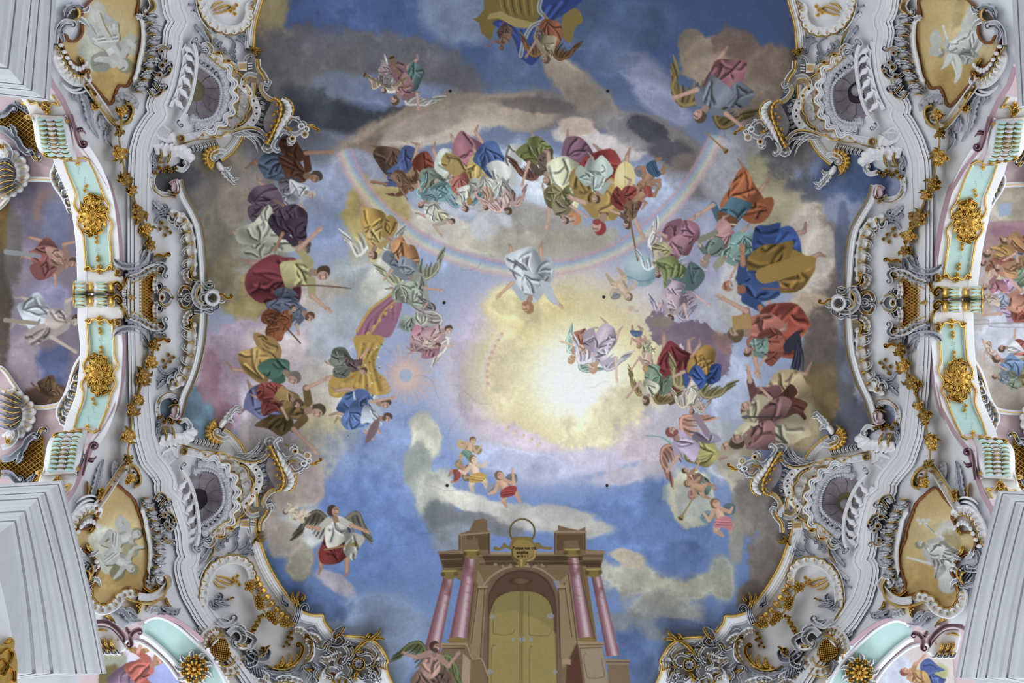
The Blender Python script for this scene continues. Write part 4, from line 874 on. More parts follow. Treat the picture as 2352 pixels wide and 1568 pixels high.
def build_shell():
    xs = np.arange(-48, 2404, 5.0); ys = np.arange(-158, 1660, 5.0)
    X, Y = np.meshgrid(xs, ys)
    keep = rho(X, Y) > .9
    keep &= ~((X < xfront(Y) - 3) & (Y > 70) & (Y < 1296))
    keep &= ~((X > 2425 - xfront(Y - 12) + 3) & (Y > 80) & (Y < 1310))
    A = np.array(ARCHB, float)
    keep &= ~pip(X, Y, ARCHB)
    keep &= ~pip(X, Y, list(zip(*qBR(A[:, 0], A[:, 1]))))
    for k, lv in ENT.items():
        c, e, _ = lv[1]; s = -80 if c[0] < 1000 else 2440
        keep &= ~pip(X, Y, [(s, c[1]), c, e, (s, e[1])])
    O = np.array(OCULUS, float); Oc = O.mean(0); O = Oc + (O - Oc) * .97
    for _, q in QUARTERS: keep &= ~pip(X, Y, list(zip(*q(O[:, 0], O[:, 1]))))
    H, Wd = X.shape
    c = keep[:-1, :-1] & keep[1:, :-1] & keep[:-1, 1:] & keep[1:, 1:]
    I, J = np.nonzero(c)
    q = np.stack([I * Wd + J, I * Wd + J + 1, (I + 1) * Wd + J + 1, (I + 1) * Wd + J], 1)
    used = np.zeros(H * Wd, bool); used[q.ravel()] = True
    q = (np.cumsum(used) - 1)[q]
    V = point(X, Y, VAULT(X, Y)).reshape(-1, 3)[used]
    me = bpy.data.meshes.new('ceiling')
    me.from_pydata(V.tolist(), [], q.tolist()); me.polygons.foreach_set('use_smooth', np.ones(len(q), bool))
    me.materials.append(MAT['plaster']); me.update()
    o = bpy.data.objects.new('ceiling', me); COL.objects.link(o); o['kind'] = 'structure'
    # roof lid: keeps daylight out from above
    b = MB(); b.add([(-16, -14, 21.5), (16, -14, 21.5), (16, 16, 21.5), (-16, 16, 21.5)], [(0, 1, 2, 3)], False)
    single(b, 'roof', 'plaster', '', '', kind='structure')
    b = MB(); b.add([(-16, -14, 0), (16, -14, 0), (16, 16, 0), (-16, 16, 0)], [(0, 1, 2, 3)], False)
    single(b, 'floor', 'floor', '', '', kind='structure')

CORN_L = [(392, -160), (395, -90), (396, -40), (396, 0), (400, 26), (413, 50), (398, 74), (394, 115), (385, 168), (371, 214), (357, 243), (367, 262), (350, 280), (332, 310), (323, 345), (320, 430), (320, 560), (320, 690), (322, 820), (324, 920), (331, 1000), (346, 1055), (370, 1083), (382, 1106), (378, 1124)]
CORN_L2 = [(388, 1138), (404, 1150), (416, 1185), (427, 1222), (430, 1262), (438, 1281), (424, 1298), (429, 1325), (441, 1362), (470, 1412), (512, 1466), (560, 1525), (606, 1590)]
CORN_R = [(2046, -160), (2042, -90), (2040, -40), (2040, 0), (2036, 24), (2023, 48), (2032, 74), (2024, 115), (2030, 168), (2046, 214), (2072, 246), (2062, 264), (2078, 286), (2098, 325), (2112, 370), (2115, 450), (2115, 560), (2114, 690), (2112, 800), (2106, 900), (2094, 1000), (2076, 1055), (2048, 1088), (2032, 1112), (2036, 1124)]
CORN_R2 = [(2026, 1138), (2009, 1150), (1999, 1184), (1991, 1222), (1988, 1264), (1978, 1288), (1994, 1302), (1991, 1330), (1978, 1375), (1948, 1422), (1902, 1474), (1856, 1530), (1812, 1596)]

def poly_sharp(pts):                                    # straight runs with a little rounding, dense enough to follow the vault
    P = np.asarray(pts, float); out = []
    for a, b in zip(P[:-1], P[1:]):
        n = max(2, int(np.hypot(*(b - a)) / 6))
        for i in range(n): out.append(a + (b - a) * i / n)
    out.append(P[-1]); P = np.array(out)
    Q = P.copy(); Q[1:-1] = .25 * P[:-2] + .5 * P[1:-1] + .25 * P[2:]
    return Q

CPROF = ([-1.0, -1.0, -.93, -.80, -.74, -.74, -.60, -.42, -.40, -.22, -.04, 0, 0, .10, .22, .26, .26, .46, .62, .66, .66, .84, .96, 1, 1],
         [-.1, .52, .60, .60, .52, .74, .84, .74, .95, 1.0, .95, .86, .66, .72, .66, .55, .40, .42, .34, .26, .36, .40, .34, .2, -.1])
def build_cornices():
    for i, (pts, side) in enumerate(((CORN_L + CORN_L2, 1), (CORN_R + CORN_R2, -1))):
        b = MB()
        P = poly_sharp(pts)
        prof = CPROF if side < 0 else ([-u for u in CPROF[0]], CPROF[1])
        prof = (prof[0], prof[1])
        b.rib(P, 27, .34, 0, prof, raw=True, smooth=False, mod=lambda t: np.interp(t, [0, .1, .16, .3, .6, .75, .85, 1], [1.0, .95, .78, 1, 1, .95, .95, 1.05]))
        o = single(b, 'trim_%d' % (i + 1), 'moulding', '', '', kind='structure')

def build_piers():
    where = {'LT': 'upper left', 'LB': 'lower left', 'RT': 'upper right', 'RB': 'lower right'}
    for k, lv in ENT.items():
        s = -70 if lv[0][0][0] < 1000 else 2430
        sl = {'LT': .10, 'LB': -.055, 'RT': -.1, 'RB': .03}[k]
        c0, e0, D0 = lv[0]
        top = 'T' in k
        cx, cy, _ = point(float(c0[0]), float(c0[1]), D0)
        t = Thing('pier_entablature', {'LT': 'small stepped white pier cornice by the lone putto medallion', 'LB': 'massive white pier cornice running to a gilt plaque', 'RT': 'thin sliver of white pier cornice by the hovering figure medallion', 'RB': 'broad plain white pier cornice by the flower twig medallion'}[k], 'cornice', c0[0], c0[1], 'pier cornices', S=lambda x, y: np.full(np.shape(x), D0))
        b = t.part('cornice_moulding', 'pier')
        rows = []
        L2 = []
        for i, (c, e, D) in enumerate(lv):               # round the mouldings between the levels
            L2.append((np.array(c, float), np.array(e, float), D))
            if i + 1 < len(lv) and i in (1, 3, 5, 8, 10):        # a quirk sunk into each soffit
                c1, e1, D1 = lv[i + 1]
                for f, dd in ((.40, 0), (.42, .035), (.62, .035), (.64, 0)):
                    L2.append((np.array(c) * (1 - f) + np.array(c1) * f, np.array(e) * (1 - f) + np.array(e1) * f, D * (1 - f) + D1 * f + dd))
            if i + 1 < len(lv) and i in (2, 6, 4, 9):
                c1, e1, D1 = lv[i + 1]
                for f in (.25, .5, .75):
                    g = 1 - math.cos(f * math.pi / 2) if i % 2 else math.sin(f * math.pi / 2)
                    L2.append((np.array(c) * (1 - f) + np.array(c1) * f, np.array(e) * (1 - f) + np.array(e1) * f, D * (1 - g) + D1 * g))
        for c, e, D in L2:
            far = (s, c[1] + (s - c[0]) * sl)
            end = (e[0] + (s - e[0]) * 1.2, e[1] + (30 if not top else -30))
            bow = 6 if k in ('LB', 'RB') else 0
            sg = 1 if s > 0 else -1
            m = [(c[0] + (e[0] - c[0]) * f + sg * -bow * -math.sin(f * math.pi) * -1, c[1] + (e[1] - c[1]) * f) for f in (.2, .4, .6, .8)]
            row = [far, tuple(c)] + m + [tuple(e), end]
            row = np.array(row)
            rows.append(point(row[:, 0], row[:, 1], D))
        G = np.stack(rows, 0)
        for j in range(G.shape[1] - 1):                   # each run its own strip so that the mitres stay sharp
            b.grid(G[:, j:j + 2], smooth=False)
        top_ring = G[0]; cen = top_ring.mean(0)
        lid = list(top_ring); b.add(lid, [tuple(range(len(lid)))], False)
        low = list(G[-1]); b.add(low, [tuple(range(len(low)))], False)
        # shaft of the pier down to the floor
        lo = G[-1]
        lo2 = lo.copy(); lo2[:, 2] = 0.0
        p = t.part('pier_shaft', 'plaster')
        sh = np.stack([lo, lo2], 0); p.grid(sh, False, True, False)
        if k == 'LB':
            p1 = np.array([(-25 - VX), (1240 - VY)]) / F * 9.5; p2 = np.array([(42 - VX), (1546 - VY)]) / F * 9.5
            nn = np.array([-(p2 - p1)[1], (p2 - p1)[0]]); cc = float(nn @ p1)
            Sf = lambda x, y: cc / (nn[0] * (x - VX) / F + nn[1] * (y - VY) / F) - .09   # face of the shaft
            g = t.part('gilt_plaque', 'gold', 'gilded relief plaque', S=Sf)
            g.q = qLT
            g.poly([(-30, 1492), (6, 1478), (20, 1462), (34, 1470), (34, 1490), (40, 1516), (40, 1550), (32, 1584), (-30, 1590)], .06, .03, 3)
            h = t.part('plaque_scroll', 'oldgold', None, under=g, S=Sf)
            for a in ([(2, 1500), (18, 1488), (30, 1500), (26, 1520)], [(4, 1540), (18, 1530), (34, 1540), (36, 1560)], [(-6, 1520), (8, 1512), (20, 1528), (12, 1548)]):
                h.scroll(a, 2.2, .05, 0, 5, 1, 1, .08)
            h.shell(22, 1478, 14, 3.4, 6.0, 7, .05, .09)
        t.done()
# ------------------------------------------------------------------ stucco work
def soffit(q, side):                                   # underside of the side arch
    def S(x, y):
        if side == 'L': return VAULT(xfront(y), y) + 0 * x
        return VAULT(2425 - xfront(y - 12), y) + 0 * x
    return S

def lattice(b, poly, step, w, h, base, a1, a2):
    P = np.asarray(poly, float); c = P.mean(0); R = np.hypot(*(P - c).T).max() + 4
    for ang in (a1, a2):
        d = np.array([math.cos(ang), math.sin(ang)]); n = np.array([-d[1], d[0]])
        k = -R
        while k < R:
            t = np.arange(-R, R, 1.5); L = c + n * k + t[:, None] * d
            ins = pip(L[:, 0], L[:, 1], [tuple(p) for p in P])
            if ins.sum() > 4:
                j = np.nonzero(ins)[0]
                for seg in np.split(j, np.nonzero(np.diff(j) > 1)[0] + 1):
                    if len(seg) > 3: b.rib(L[seg][::2], w, h, base, ([-1, -.5, 0, .5, 1], [-.2, .75, 1, .75, -.2]), raw=True)
            k += step

def near(k):                                           # findable neighbours of each quarter, for the labels
    return 'by the %s balcony niche' % {'LT': 'olive', 'LB': 'slate blue', 'RT': 'black', 'RB': 'bossed'}[k]

# ---- painted medallions over the piers
MED = [(226, -8), (312, -8), (316, 30), (326, 60), (323, 100), (318, 132), (312, 168), (300, 186), (292, 198), (276, 196), (268, 208), (262, 228), (254, 238), (240, 226), (222, 204), (204, 182), (204, 160), (190, 168), (176, 150), (160, 136), (146, 112), (140, 90), (150, 80), (160, 94), (178, 92), (190, 72), (186, 46), (194, 20)]
MEDB = [(263, 1112), (290, 1130), (308, 1148), (316, 1168), (322, 1184), (330, 1208), (334, 1232), (342, 1248), (348, 1276), (342, 1304), (334, 1330), (332, 1360), (308, 1354), (290, 1350), (276, 1366), (258, 1382), (234, 1388), (216, 1376), (212, 1354), (218, 1332), (222, 1316), (228, 1304), (218, 1284), (204, 1270), (190, 1262), (174, 1248), (172, 1228), (182, 1214), (206, 1214), (218, 1196), (226, 1178), (222, 1160), (240, 1140)]
def medallion(k, q):
    low = 'B' in k
    P = np.array(MEDB if low else MED, float)
    if k == 'RB': P[:, 0] = 2412 - P[:, 0]; P[:, 1] += 8
    elif k == 'RT': P = np.stack(qRT(P[:, 0], P[:, 1]), 1)
    lab = {'LT': 'yellow painted medallion of a lone pale putto, in a shell frame', 'LB': 'yellow painted medallion of two tumbling pale putti, in a scroll frame', 'RT': 'yellow painted medallion of a hovering pale figure trailing cloth', 'RB': 'yellow painted medallion of a pale figure holding a flower twig'}[k]
    cx, cy = P.mean(0)
    t = Thing('painted_medallion', lab, 'medallion', cx, cy, 'painted medallions in stucco frames')
    x0, y0 = P.min(0) - 4; x1, y1 = P.max(0) + 4
    c = Paint(x0, y0, x1, y1, 1.6, (206, 176, 104))
    c.blob(cx + 20, cy - 30, 60, 60, (222, 200, 140), 0, .7, .7); c.blob(cx, cy + 60, 70, 50, (186, 150, 66), 0, .6, .8)
    PA, SK = (196, 198, 186), (206, 206, 196)
    H = (150, 146, 116)
    if k == 'LB':
        c.blob(238, 1242, 40, 46, (204, 206, 190), 20, .35, 1); c.blob(250, 1290, 26, 30, (202, 204, 188), 0, .35); c.blob(222, 1260, 36, 24, (190, 188, 160), 0, .5, .8)
        DK = (142, 126, 76)
        for dx_, sk in ((3, DK), (0, SK)): c.putto(276 + dx_, 1236 + dx_, -20, 104, 5, sk, PA if sk is SK else DK, PA, H); c.putto(270 + dx_, 1282 + dx_, 30, 100, 6, sk, PA if sk is SK else DK, (176, 168, 120), H); c.blob(268, 1262, 14, 10, PA, 0, .3)
    elif k == 'RB':
        c.blob(2176, 1236, 26, 40, (204, 206, 190), 0, .3); c.blob(2180, 1270, 30, 50, (160, 136, 70), 0, .5, .7); c.blob(2178, 1330, 22, 28, (202, 206, 196), 0, .3)
        c.figure(2158, 1268, 205, 110, PA, SK, 8, skin=SK, hair=H, leg=2, arm=2); c.stroke([(2146, 1222), (2126, 1204), (2108, 1196)], 1.4, 1, (160, 160, 140))
        for i in range(5): c.blob(2108 + i * 6, 1194 + (i * 7 % 14), 5, 4, (210, 210, 200), 0, .3)
    elif k == 'RT':
        c.blob(2232, 70, 28, 60, (200, 202, 186), 10, .35); c.blob(2200, 30, 14, 40, (170, 150, 90), 10, .4, .8)
        c.figure(2205, 104, 160, 110, PA, SK, 9, skin=SK, hair=H, leg=2, arm=2); c.poly([(2176, 124), (2166, 150), (2160, 160), (2178, 150), (2190, 130), (2196, 160), (2192, 192), (2206, 176), (2210, 150), (2200, 126)], (208, 212, 204)); c.blob(2150, 90, 14, 20, PA, 0, .3); c.blob(2146, 118, 14, 10, PA, 20, .3)
    else:
        c.blob(210, 110, 26, 70, (198, 200, 180), 10, .35); c.blob(222, 60, 20, 60, (200, 202, 186), 0, .4)
        DK = (142, 126, 76)
        for dx_, sk in ((3, DK), (0, SK)): c.putto(256 + dx_, 104 + dx_, 60, 140, 7, sk, PA if sk is SK else DK, (190, 190, 170), H)
        c.stroke([(226, 30), (236, 60), (250, 84)], 7, 9, SK, 1, 1); c.stroke([(231, 30), (242, 60), (256, 84)], 1.6, 1.6, DK, .8, 1); c.blob(262, 140, 12, 18, PA, 0, .3)
    c.brush(8)
    ins = c.inside(cr(P, 4, True))
    c.mesh('painting', ins, VAULT, .03, MED_GAIN, t.e, t.o0)
    e = t.part('bole_edge', 'rust', 'wavy red brown inner edge'); e.q = qLT
    e.rib(P, 3.0, .10, .0, closed=True, n=5, mod=lambda u: 1 + .45 * np.abs(np.sin(u * 3.14159 * 38)))
    # frame of shell work, drawn for the upper left and repeated; coordinates are upper-left ones
    q2 = {'LT': qLT, 'RT': qRT, 'LB': qLB, 'RB': lambda x, y: (_rbx(x, y), 1358 - y)}[k]
    def part(n, m, l=None, u=None):
        b = t.part(n, m, l, u); b.q = q2; return b
    w = part('shell_frame', 'stucco'); g = part('gilding', 'gold'); gy = part('pitted_shellwork', 'pitted'); gr = part('acanthus', 'grey')
    # ragged comb along the inner side, next to the cornice
    pts = [(330, 20), (338, 60), (338, 100), (330, 140), (322, 176), (306, 204)]
    w.rocaille(pts, 15, .30, 9, 0, -1); g.drops(w, .2, 5, 2.6); gy.edge(w, 4, 1.0, .26)
    for i, (x, y) in enumerate(((346, 44), (352, 70), (352, 98), (350, 122), (344, 150), (336, 176), (322, 204))):
        gy.dome(x, y, 13, 8, .42, .05, .4 - i * .1, 12, 5)
        gy.leaf([(x - 14, y + 2), (x, y - 3), (x + 18, y - 6 + (i % 2) * 11)], 9, .45, 4); w.leaf([(x - 6, y - 10), (x + 8, y - 12), (x + 20, y - 4 - (i % 3) * 5)], 6, .4, 4, .1); g.rib([(x - 12, y + 9), (x - 2, y + 8), (x + 8, y + 11)], 1.8, .4, .12, taper=(.3, .3))
    for x, y, a in ((362, 142, .4), (374, 160, 1.2), (386, 146, -.4), (360, 184, .9), (376, 196, .2), (352, 212, .6)): w.leaf([(x - 10 * math.cos(a), y - 10 * math.sin(a)), (x, y - 3), (x + 12 * math.cos(a), y + 12 * math.sin(a))], 8, .45, 4, .1); gy.dome(x - 4, y + 6, 6, 4, .4, .05, a)
    for x, y, r in ((372, 150, 7), (380, 140, 5), (366, 172, 6), (370, 118, 5), (390, 158, 4)):
        gy.ring(x, y, r, 3, .45, .1); g.ring(x + 1, y, r * .62, 1.5, .5, .16)
    for a in ([(352, 166), (368, 176), (384, 170), (394, 152)], [(352, 190), (366, 206), (380, 204)], [(356, 112), (372, 106), (386, 112)], [(340, 206), (352, 220), (366, 214), (372, 200)]):
        w.scroll(a, 4.5, .42, 0, 6, 1, -1, .1); g.rib(cr(a, 6) + 3, 1.4, .46, .12, raw=True)
    # comb of plates on the outer side and its curling crest
    pts = [(128, 104), (134, 140), (150, 168), (172, 186), (196, 186), (206, 164)]
    w.rocaille(pts, 12, .22, 10, 0, -1); g.edge(w, 1.8, 1.0); g.drops(w, .6, 3.6, 1.8)
    for i in range(9):
        a = i / 8; x, y = 140 + 58 * a, 104 + 66 * math.sin(a * 1.9) - 20 * a * a
        w.dome(x, y, 7, 5, .2, .1, a * 2)
    gr.leaf([(146, 96), (140, 70), (152, 56), (176, 60)], 10, .22, 4); w.scroll([(128, 100), (132, 70), (146, 50), (166, 50)], 6, .22, 0, 7, 1, 1)
    gr.leaf([(150, 40), (158, 20), (180, 14), (196, 24)], 12, .25, 6); g.rib([(172, 14), (182, 26), (180, 40), (168, 46)], 4.5, .25, .08, taper=(.2, .2))
    w.leaf([(178, 40), (194, 50), (204, 62)], 9, .24, 5); w.leaf([(186, 26), (200, 22), (206, 6)], 8, .24, 5); g.leaf([(182, 130), (190, 140), (196, 158)], 6, .2, 6)
    if not low:
        w.scroll([(316, -20), (340, -10), (350, 10), (344, 26)], 8, .3, 0, 9, 1, 1); g.rib([(330, -10), (352, 2), (356, 18), (344, 30)], 3, .34, .05)
        w.leaf([(312, 34), (324, 40), (340, 44), (360, 46)], 10, .3, 6)
    # big volute with its gilded band
    if not low:
        w.scroll([(196, 190), (214, 214), (236, 246), (262, 280), (284, 282)], 10, .3, 0, 18, 1, -1, 0, 'groove', 1.2)
        g.rib([(206, 206), (224, 238), (246, 268), (268, 288), (290, 284), (304, 264), (304, 244), (290, 236)], 3.6, .36, .05)
        g.flower(218, 244, 11, 5, .34, .08); g.leaf([(208, 236), (220, 248), (234, 240)], 6, .4, 3); g.scroll([(196, 196), (208, 210), (218, 214)], 3, .3, 4, 4)
        gr.leaf([(186, 212), (200, 240), (208, 280), (228, 318)], 13, .18, 8); gr.leaf([(232, 264), (236, 290), (256, 300)], 10, .16, 4); gr.leaf([(176, 208), (170, 222), (180, 236)], 6, .16, 3)
        w.rib([(140, 190), (160, 206), (180, 206), (196, 196)], 4, .2, .02, taper=(.3, .3)); w.rib([(150, 196), (166, 212), (188, 212), (204, 200)], 3, .24, .05, taper=(.3, .3))
        gy.rocaille([(262, 232), (282, 220), (304, 228), (316, 250)], 9, .24, 5, 0, 1)
        gr.leaf([(250, 290), (246, 318), (260, 340)], 8, .18, 5)
    else:                                               # around the arches the volute lies at the far end too
        w.scroll([(196, 190), (214, 214), (236, 246), (262, 280), (284, 282)], 10, .3, 0, 18, 1, -1, 0, 'groove', 1.2)
        g.rib([(206, 206), (224, 238), (246, 268), (268, 288), (290, 284), (304, 264), (304, 244), (290, 236)], 3.6, .36, .05)
        g.flower(210, 226, 11, 5, .34, .08); g.leaf([(196, 206), (208, 218), (222, 226)], 6, .4, 3)
        gr.leaf([(186, 212), (196, 240), (206, 280), (214, 300)], 11, .16, 8); g.rib([(176, 214), (180, 232), (176, 250)], 2.4, .2, taper=(.2, .2))
        gy.rocaille([(246, 300), (238, 280), (240, 262), (250, 250)], 8, .22, 5)
        w.rib([(140, 170), (160, 196), (180, 206), (200, 202)], 4, .2, .02, taper=(.3, .3)); w.rib([(150, 200), (166, 212), (188, 216), (206, 204)], 3, .24, .05, taper=(.3, .3))
        Q = qLT if k == 'LB' else (lambda x, y: (2412 - x, y + 8))
        for b_ in (w, g, gy, gr): b_.q = Q
        w.rocaille([(214, 1330), (200, 1356), (206, 1384), (232, 1402), (262, 1392), (278, 1372), (300, 1364), (322, 1368)], 11, .24, 12, 0, -1); g.edge(w, 1.7, 1.0); g.drops(w, .1, 4.2, 1.6)
        w.scroll([(318, 1370), (342, 1372), (366, 1364), (384, 1346)], 10, .3, 0, 19, 1, -1, 0, 'groove', 1.3)
        g.rib([(290, 1374), (320, 1384), (350, 1384), (376, 1368), (386, 1340), (380, 1322)], 3.6, .36, .04); g.flower(320, 1386, 10, 5, .34, .1); g.leaf([(318, 1384), (322, 1396), (318, 1410)], 5, .4, 3); g.scroll([(330, 1346), (346, 1358), (360, 1352)], 3.4, .34, 0, 6, 1, -1)
        g.leaf([(382, 1372), (386, 1384), (394, 1392)], 4, .3, 3); gy.rocaille([(336, 1392), (352, 1400), (370, 1396)], 8, .2, 5); gr.leaf([(372, 1394), (392, 1402), (406, 1404), (416, 1396)], 9, .22, 5); gr.scroll([(366, 1408), (384, 1410), (404, 1410)], 4, .2, 0, 6, 1, -1)
        gr.leaf([(262, 1402), (284, 1404), (302, 1424), (330, 1424)], 12, .18, 8); gr.leaf([(290, 1396), (304, 1402), (316, 1418)], 8, .18, 5); g.leaf([(240, 1412), (254, 1418), (266, 1430)], 5, .18, 3)
        gy.rocaille([(372, 1310), (352, 1322), (342, 1344)], 9, .22, 4); gr.scroll([(206, 1330), (192, 1316), (184, 1300), (196, 1292)], 5, .2, 6, 7, 1, 1); g.rib([(206, 1292), (214, 1302), (212, 1318), (200, 1324)], 3.6, .24, .05, taper=(.2, .2))
        w.leaf([(204, 1276), (218, 1270), (228, 1262)], 7, .24, 4); w.dome(222, 1290, 7, 6, .3); w.dome(226, 1300, 5, 5, .3); g.leaf([(200, 1246), (206, 1260), (214, 1272)], 7, .24, 5); w.leaf([(176, 1250), (184, 1268), (200, 1276)], 9, .2, 4)
    t.done()

# ---- balconies with their niches
def balcony(k, q):
    lab = {'LT': 'balustered balcony before a grey stone niche with a plain olive window', 'LB': 'balustered balcony before a cracked stone niche with a slate blue window', 'RT': 'balustered balcony before a stone niche whose black window holds a small figure', 'RB': 'balustered balcony before a stone niche whose brown window has a round boss'}[k]
    t = Thing('balcony', lab, 'balcony', 462, 212, 'balconies with stone niches', q=q)
    O = cr(OCULUS, 4, True); c = O.mean(0)
    st = t.part('niche_wall', 'stone')
    rings = []
    for f, sh, dp in ((1.05, 0, -.05), (.99, 0, .12), (.80, -6, .3), (.44, -4, .42)):
        R = c + (O - c) * f + np.array([sh, sh * -.1])
        X, Y = q(R[:, 0], R[:, 1]); rings.append(point(X, Y, VAULT(X * 0 + q(c[0], c[1])[0], Y * 0 + q(c[0], c[1])[1]) * .5 + .5 * VAULT(X, Y) + dp * .85))
    st.grid(np.stack(rings, 0), False, True, False)
    wn = t.part('window_pane', {'LT': 'olive', 'LB': 'dark', 'RT': 'dark', 'RB': 'olive'}[k])
    wn.add(rings[-1], [tuple(range(len(O)))], False)
    if k in ('RT', 'RB'):
        bs = t.part('boss', 'stone')
        p = rings[-1].mean(0) - np.array([0, 0, .05]); r = .14
        bs.tube3(p + (0, 0, .04), p - (0, 0, .12), [(0, r), (.5, r), (.9, r * .6), (1, .01)])
    jt = t.part('stone_joints', 'dark')
    for i in range(0, len(O), 5):
        A = np.stack([r[i] for r in rings[1:]]); A[:, 2] -= .02
        Bv = np.stack([r[(i + 1) % len(O)] for r in rings[1:]]); Bv[:, 2] -= .02; Bv = A * .86 + Bv * .14
        jt.add(np.vstack([A, Bv]), [(0, 1, 4, 3), (1, 2, 5, 4)], False)
    fr = t.part('niche_frame', 'bluegrey')
    fr.rib([(446, 142), (462, 152), (482, 166), (502, 190), (507, 214), (503, 240), (492, 264), (466, 275), (436, 274)], 6, .2, 0, 'round', n=16, mod=lambda u: 1 + .14 * np.sin(u * 6.283 * 40))
    rl = t.part('handrail', 'moulding')
    rail = [(444, 100), (450, 120), (451, 150), (446, 190), (437, 228), (424, 258), (412, 276)]
    rl.rib(rail, 4.6, .14, .36, 'step'); rl.scroll([(444, 104), (440, 96), (446, 88)], 4, .25, 0, 5, 1, 1, .25); rl.scroll([(412, 274), (406, 282), (412, 290)], 4, .25, 0, 5, 1, -1, .25)
    ba = t.part('baluster_base', 'moulding'); ba.rib([(414, 92), (424, 130), (418, 170), (408, 210), (392, 246)], 5, .12, 0, 'flat')
    Rr = cr(rail, 10); Bb = cr([(414, 92), (424, 120), (421, 165), (408, 210), (388, 252)], 10)
    for i in range(6):
        f = (i + .5) / 6
        a = Bb[int((.06 + .88 * f) * (len(Bb) - 1))]; d = Rr[int((.14 + .74 * f) * (len(Rr) - 1))]
        bl = t.part('baluster', 'moulding')
        A3 = bl.px(a[0], a[1], .12); B3 = bl.px(d[0], d[1], .40)
        bl.tube3(A3, B3, [(0, .075), (.1, .075), (.12, .035), (.3, .06), (.42, .075), (.58, .04), (.72, .03), (.8, .055), (.86, .035), (.9, .07), (1, .07)])
    t.done()
    # shell-work setting round the niche
    lab = {'LT': 'white rocaille surround with wavy gilded rims round the olive-windowed niche', 'LB': 'white rocaille surround with wavy gilded rims round the slate blue niche', 'RT': 'white rocaille surround with wavy gilded rims round the black-windowed niche', 'RB': 'white rocaille surround with wavy gilded rims round the niche with the boss'}[k]
    t = Thing('rocaille_surround', lab, 'stucco ornament', 520, 230, 'rocaille surrounds of the niches', q=q)
    w = t.part('wavy_shell', 'stucco'); gy = t.part('pitted_band', 'pitted'); bg = t.part('marbled_plates', 'bluegrey'); g = t.part('gilded_rim', 'gold'); hl = t.part('pierced_lip', 'stucco'); dk = t.part('hollow_shade_discs', 'dark')
    arc = [(458, 128), (490, 146), (512, 170), (520, 206), (518, 240), (504, 266), (480, 284), (448, 286)]
    gy.rib(arc, 11, .16, 0, 'round', mod=lambda u: 1 + .2 * np.abs(np.sin(u * 3.1416 * 18)))
    for i in range(7):
        f = i / 6; x, y = 486 - 44 * f, 278 + 18 * f - 26 * f * f
        w.leaf([(x + 3, y - 8), (x - 2, y + 4), (x - 4, y + 16)], 4.2, .16, 3); gy.dome(x - 4, y - 2, 3, 3, .14)
    for i in range(8):
        gy.dome(462 + i * 5, 142 + i * 3.4 + (i % 2) * 5, 5, 4, .22, .03, i)
    P = cr(arc, 12)
    N = normals2(P); u = np.linspace(0, 1, len(P)); sgn = -1
    for j, (off, amp) in enumerate(((11, 4), (16, 5), (21, 6))):
        wav = np.sin(u * 6.2832 * 8.5)
        w.rib(P + N * sgn * (off + amp * wav)[:, None], 3.4, .2, .02 + .03 * j, raw=True, taper=(.3, .3))
    wav = np.sin(u * 6.2832 * 8.5)
    g.rib(P + N * sgn * (26 + 6.5 * wav)[:, None], 1.3, .14, .05, raw=True)
    # marbled plates fanning out beyond the waves, with a scalloped gilded edge
    arc2 = cr([(508, 150), (538, 176), (556, 210), (560, 244), (546, 272), (518, 292), (488, 304)], 10)
    M = normals2(arc2); v = np.linspace(0, 1, len(arc2)); sc = np.abs(np.sin(v * 3.1416 * 7)) ** .5
    bg.rib(arc2, 13, .1, 0, 'flat', raw=True, mod=lambda t_: .6 + .4 * np.abs(np.sin(t_ * 3.1416 * 7)) ** .5)
    E = arc2 - M * (8 + 8 * sc)[:, None]
    g.rib(E, 2.0, .2, .05, raw=True)
    for i in range(7):
        j = int((i + .5) / 7 * (len(arc2) - 1)); p = arc2[j]; a = math.atan2(M[j][1], M[j][0])
        gy.dome(p[0], p[1], 8, 5, .1, .09, a, 12, 4)
        jj = int(i / 7 * (len(arc2) - 1)); e = E[jj]; g.dome(e[0], e[1], 3.4, 2.8, .22, .1, a)
    lip = [(552, 190), (572, 212), (584, 234), (590, 256), (582, 276), (564, 294), (540, 306)]
    hl.rib(lip, 10, .18, 0, 'flat'); L = cr(lip, 8); m2 = normals2(L)
    for i in range(8):
        j = int((i + .6) / 8.2 * (len(L) - 1)); p = L[j]
        hl.ring(p[0], p[1], 5, 2, .1, .15); dk.dome(p[0], p[1], 3.6, 3.6, .03, .18, 0, 10, 2)  # dark discs paint the shade of the piercings; the lip stays closed
        e = p - m2[j] * 13; hl.leaf([tuple(p - m2[j] * 6), tuple(e), tuple(e - m2[j] * 6 + np.array([3, 3]))], 5, .16, 3)
    t.done()

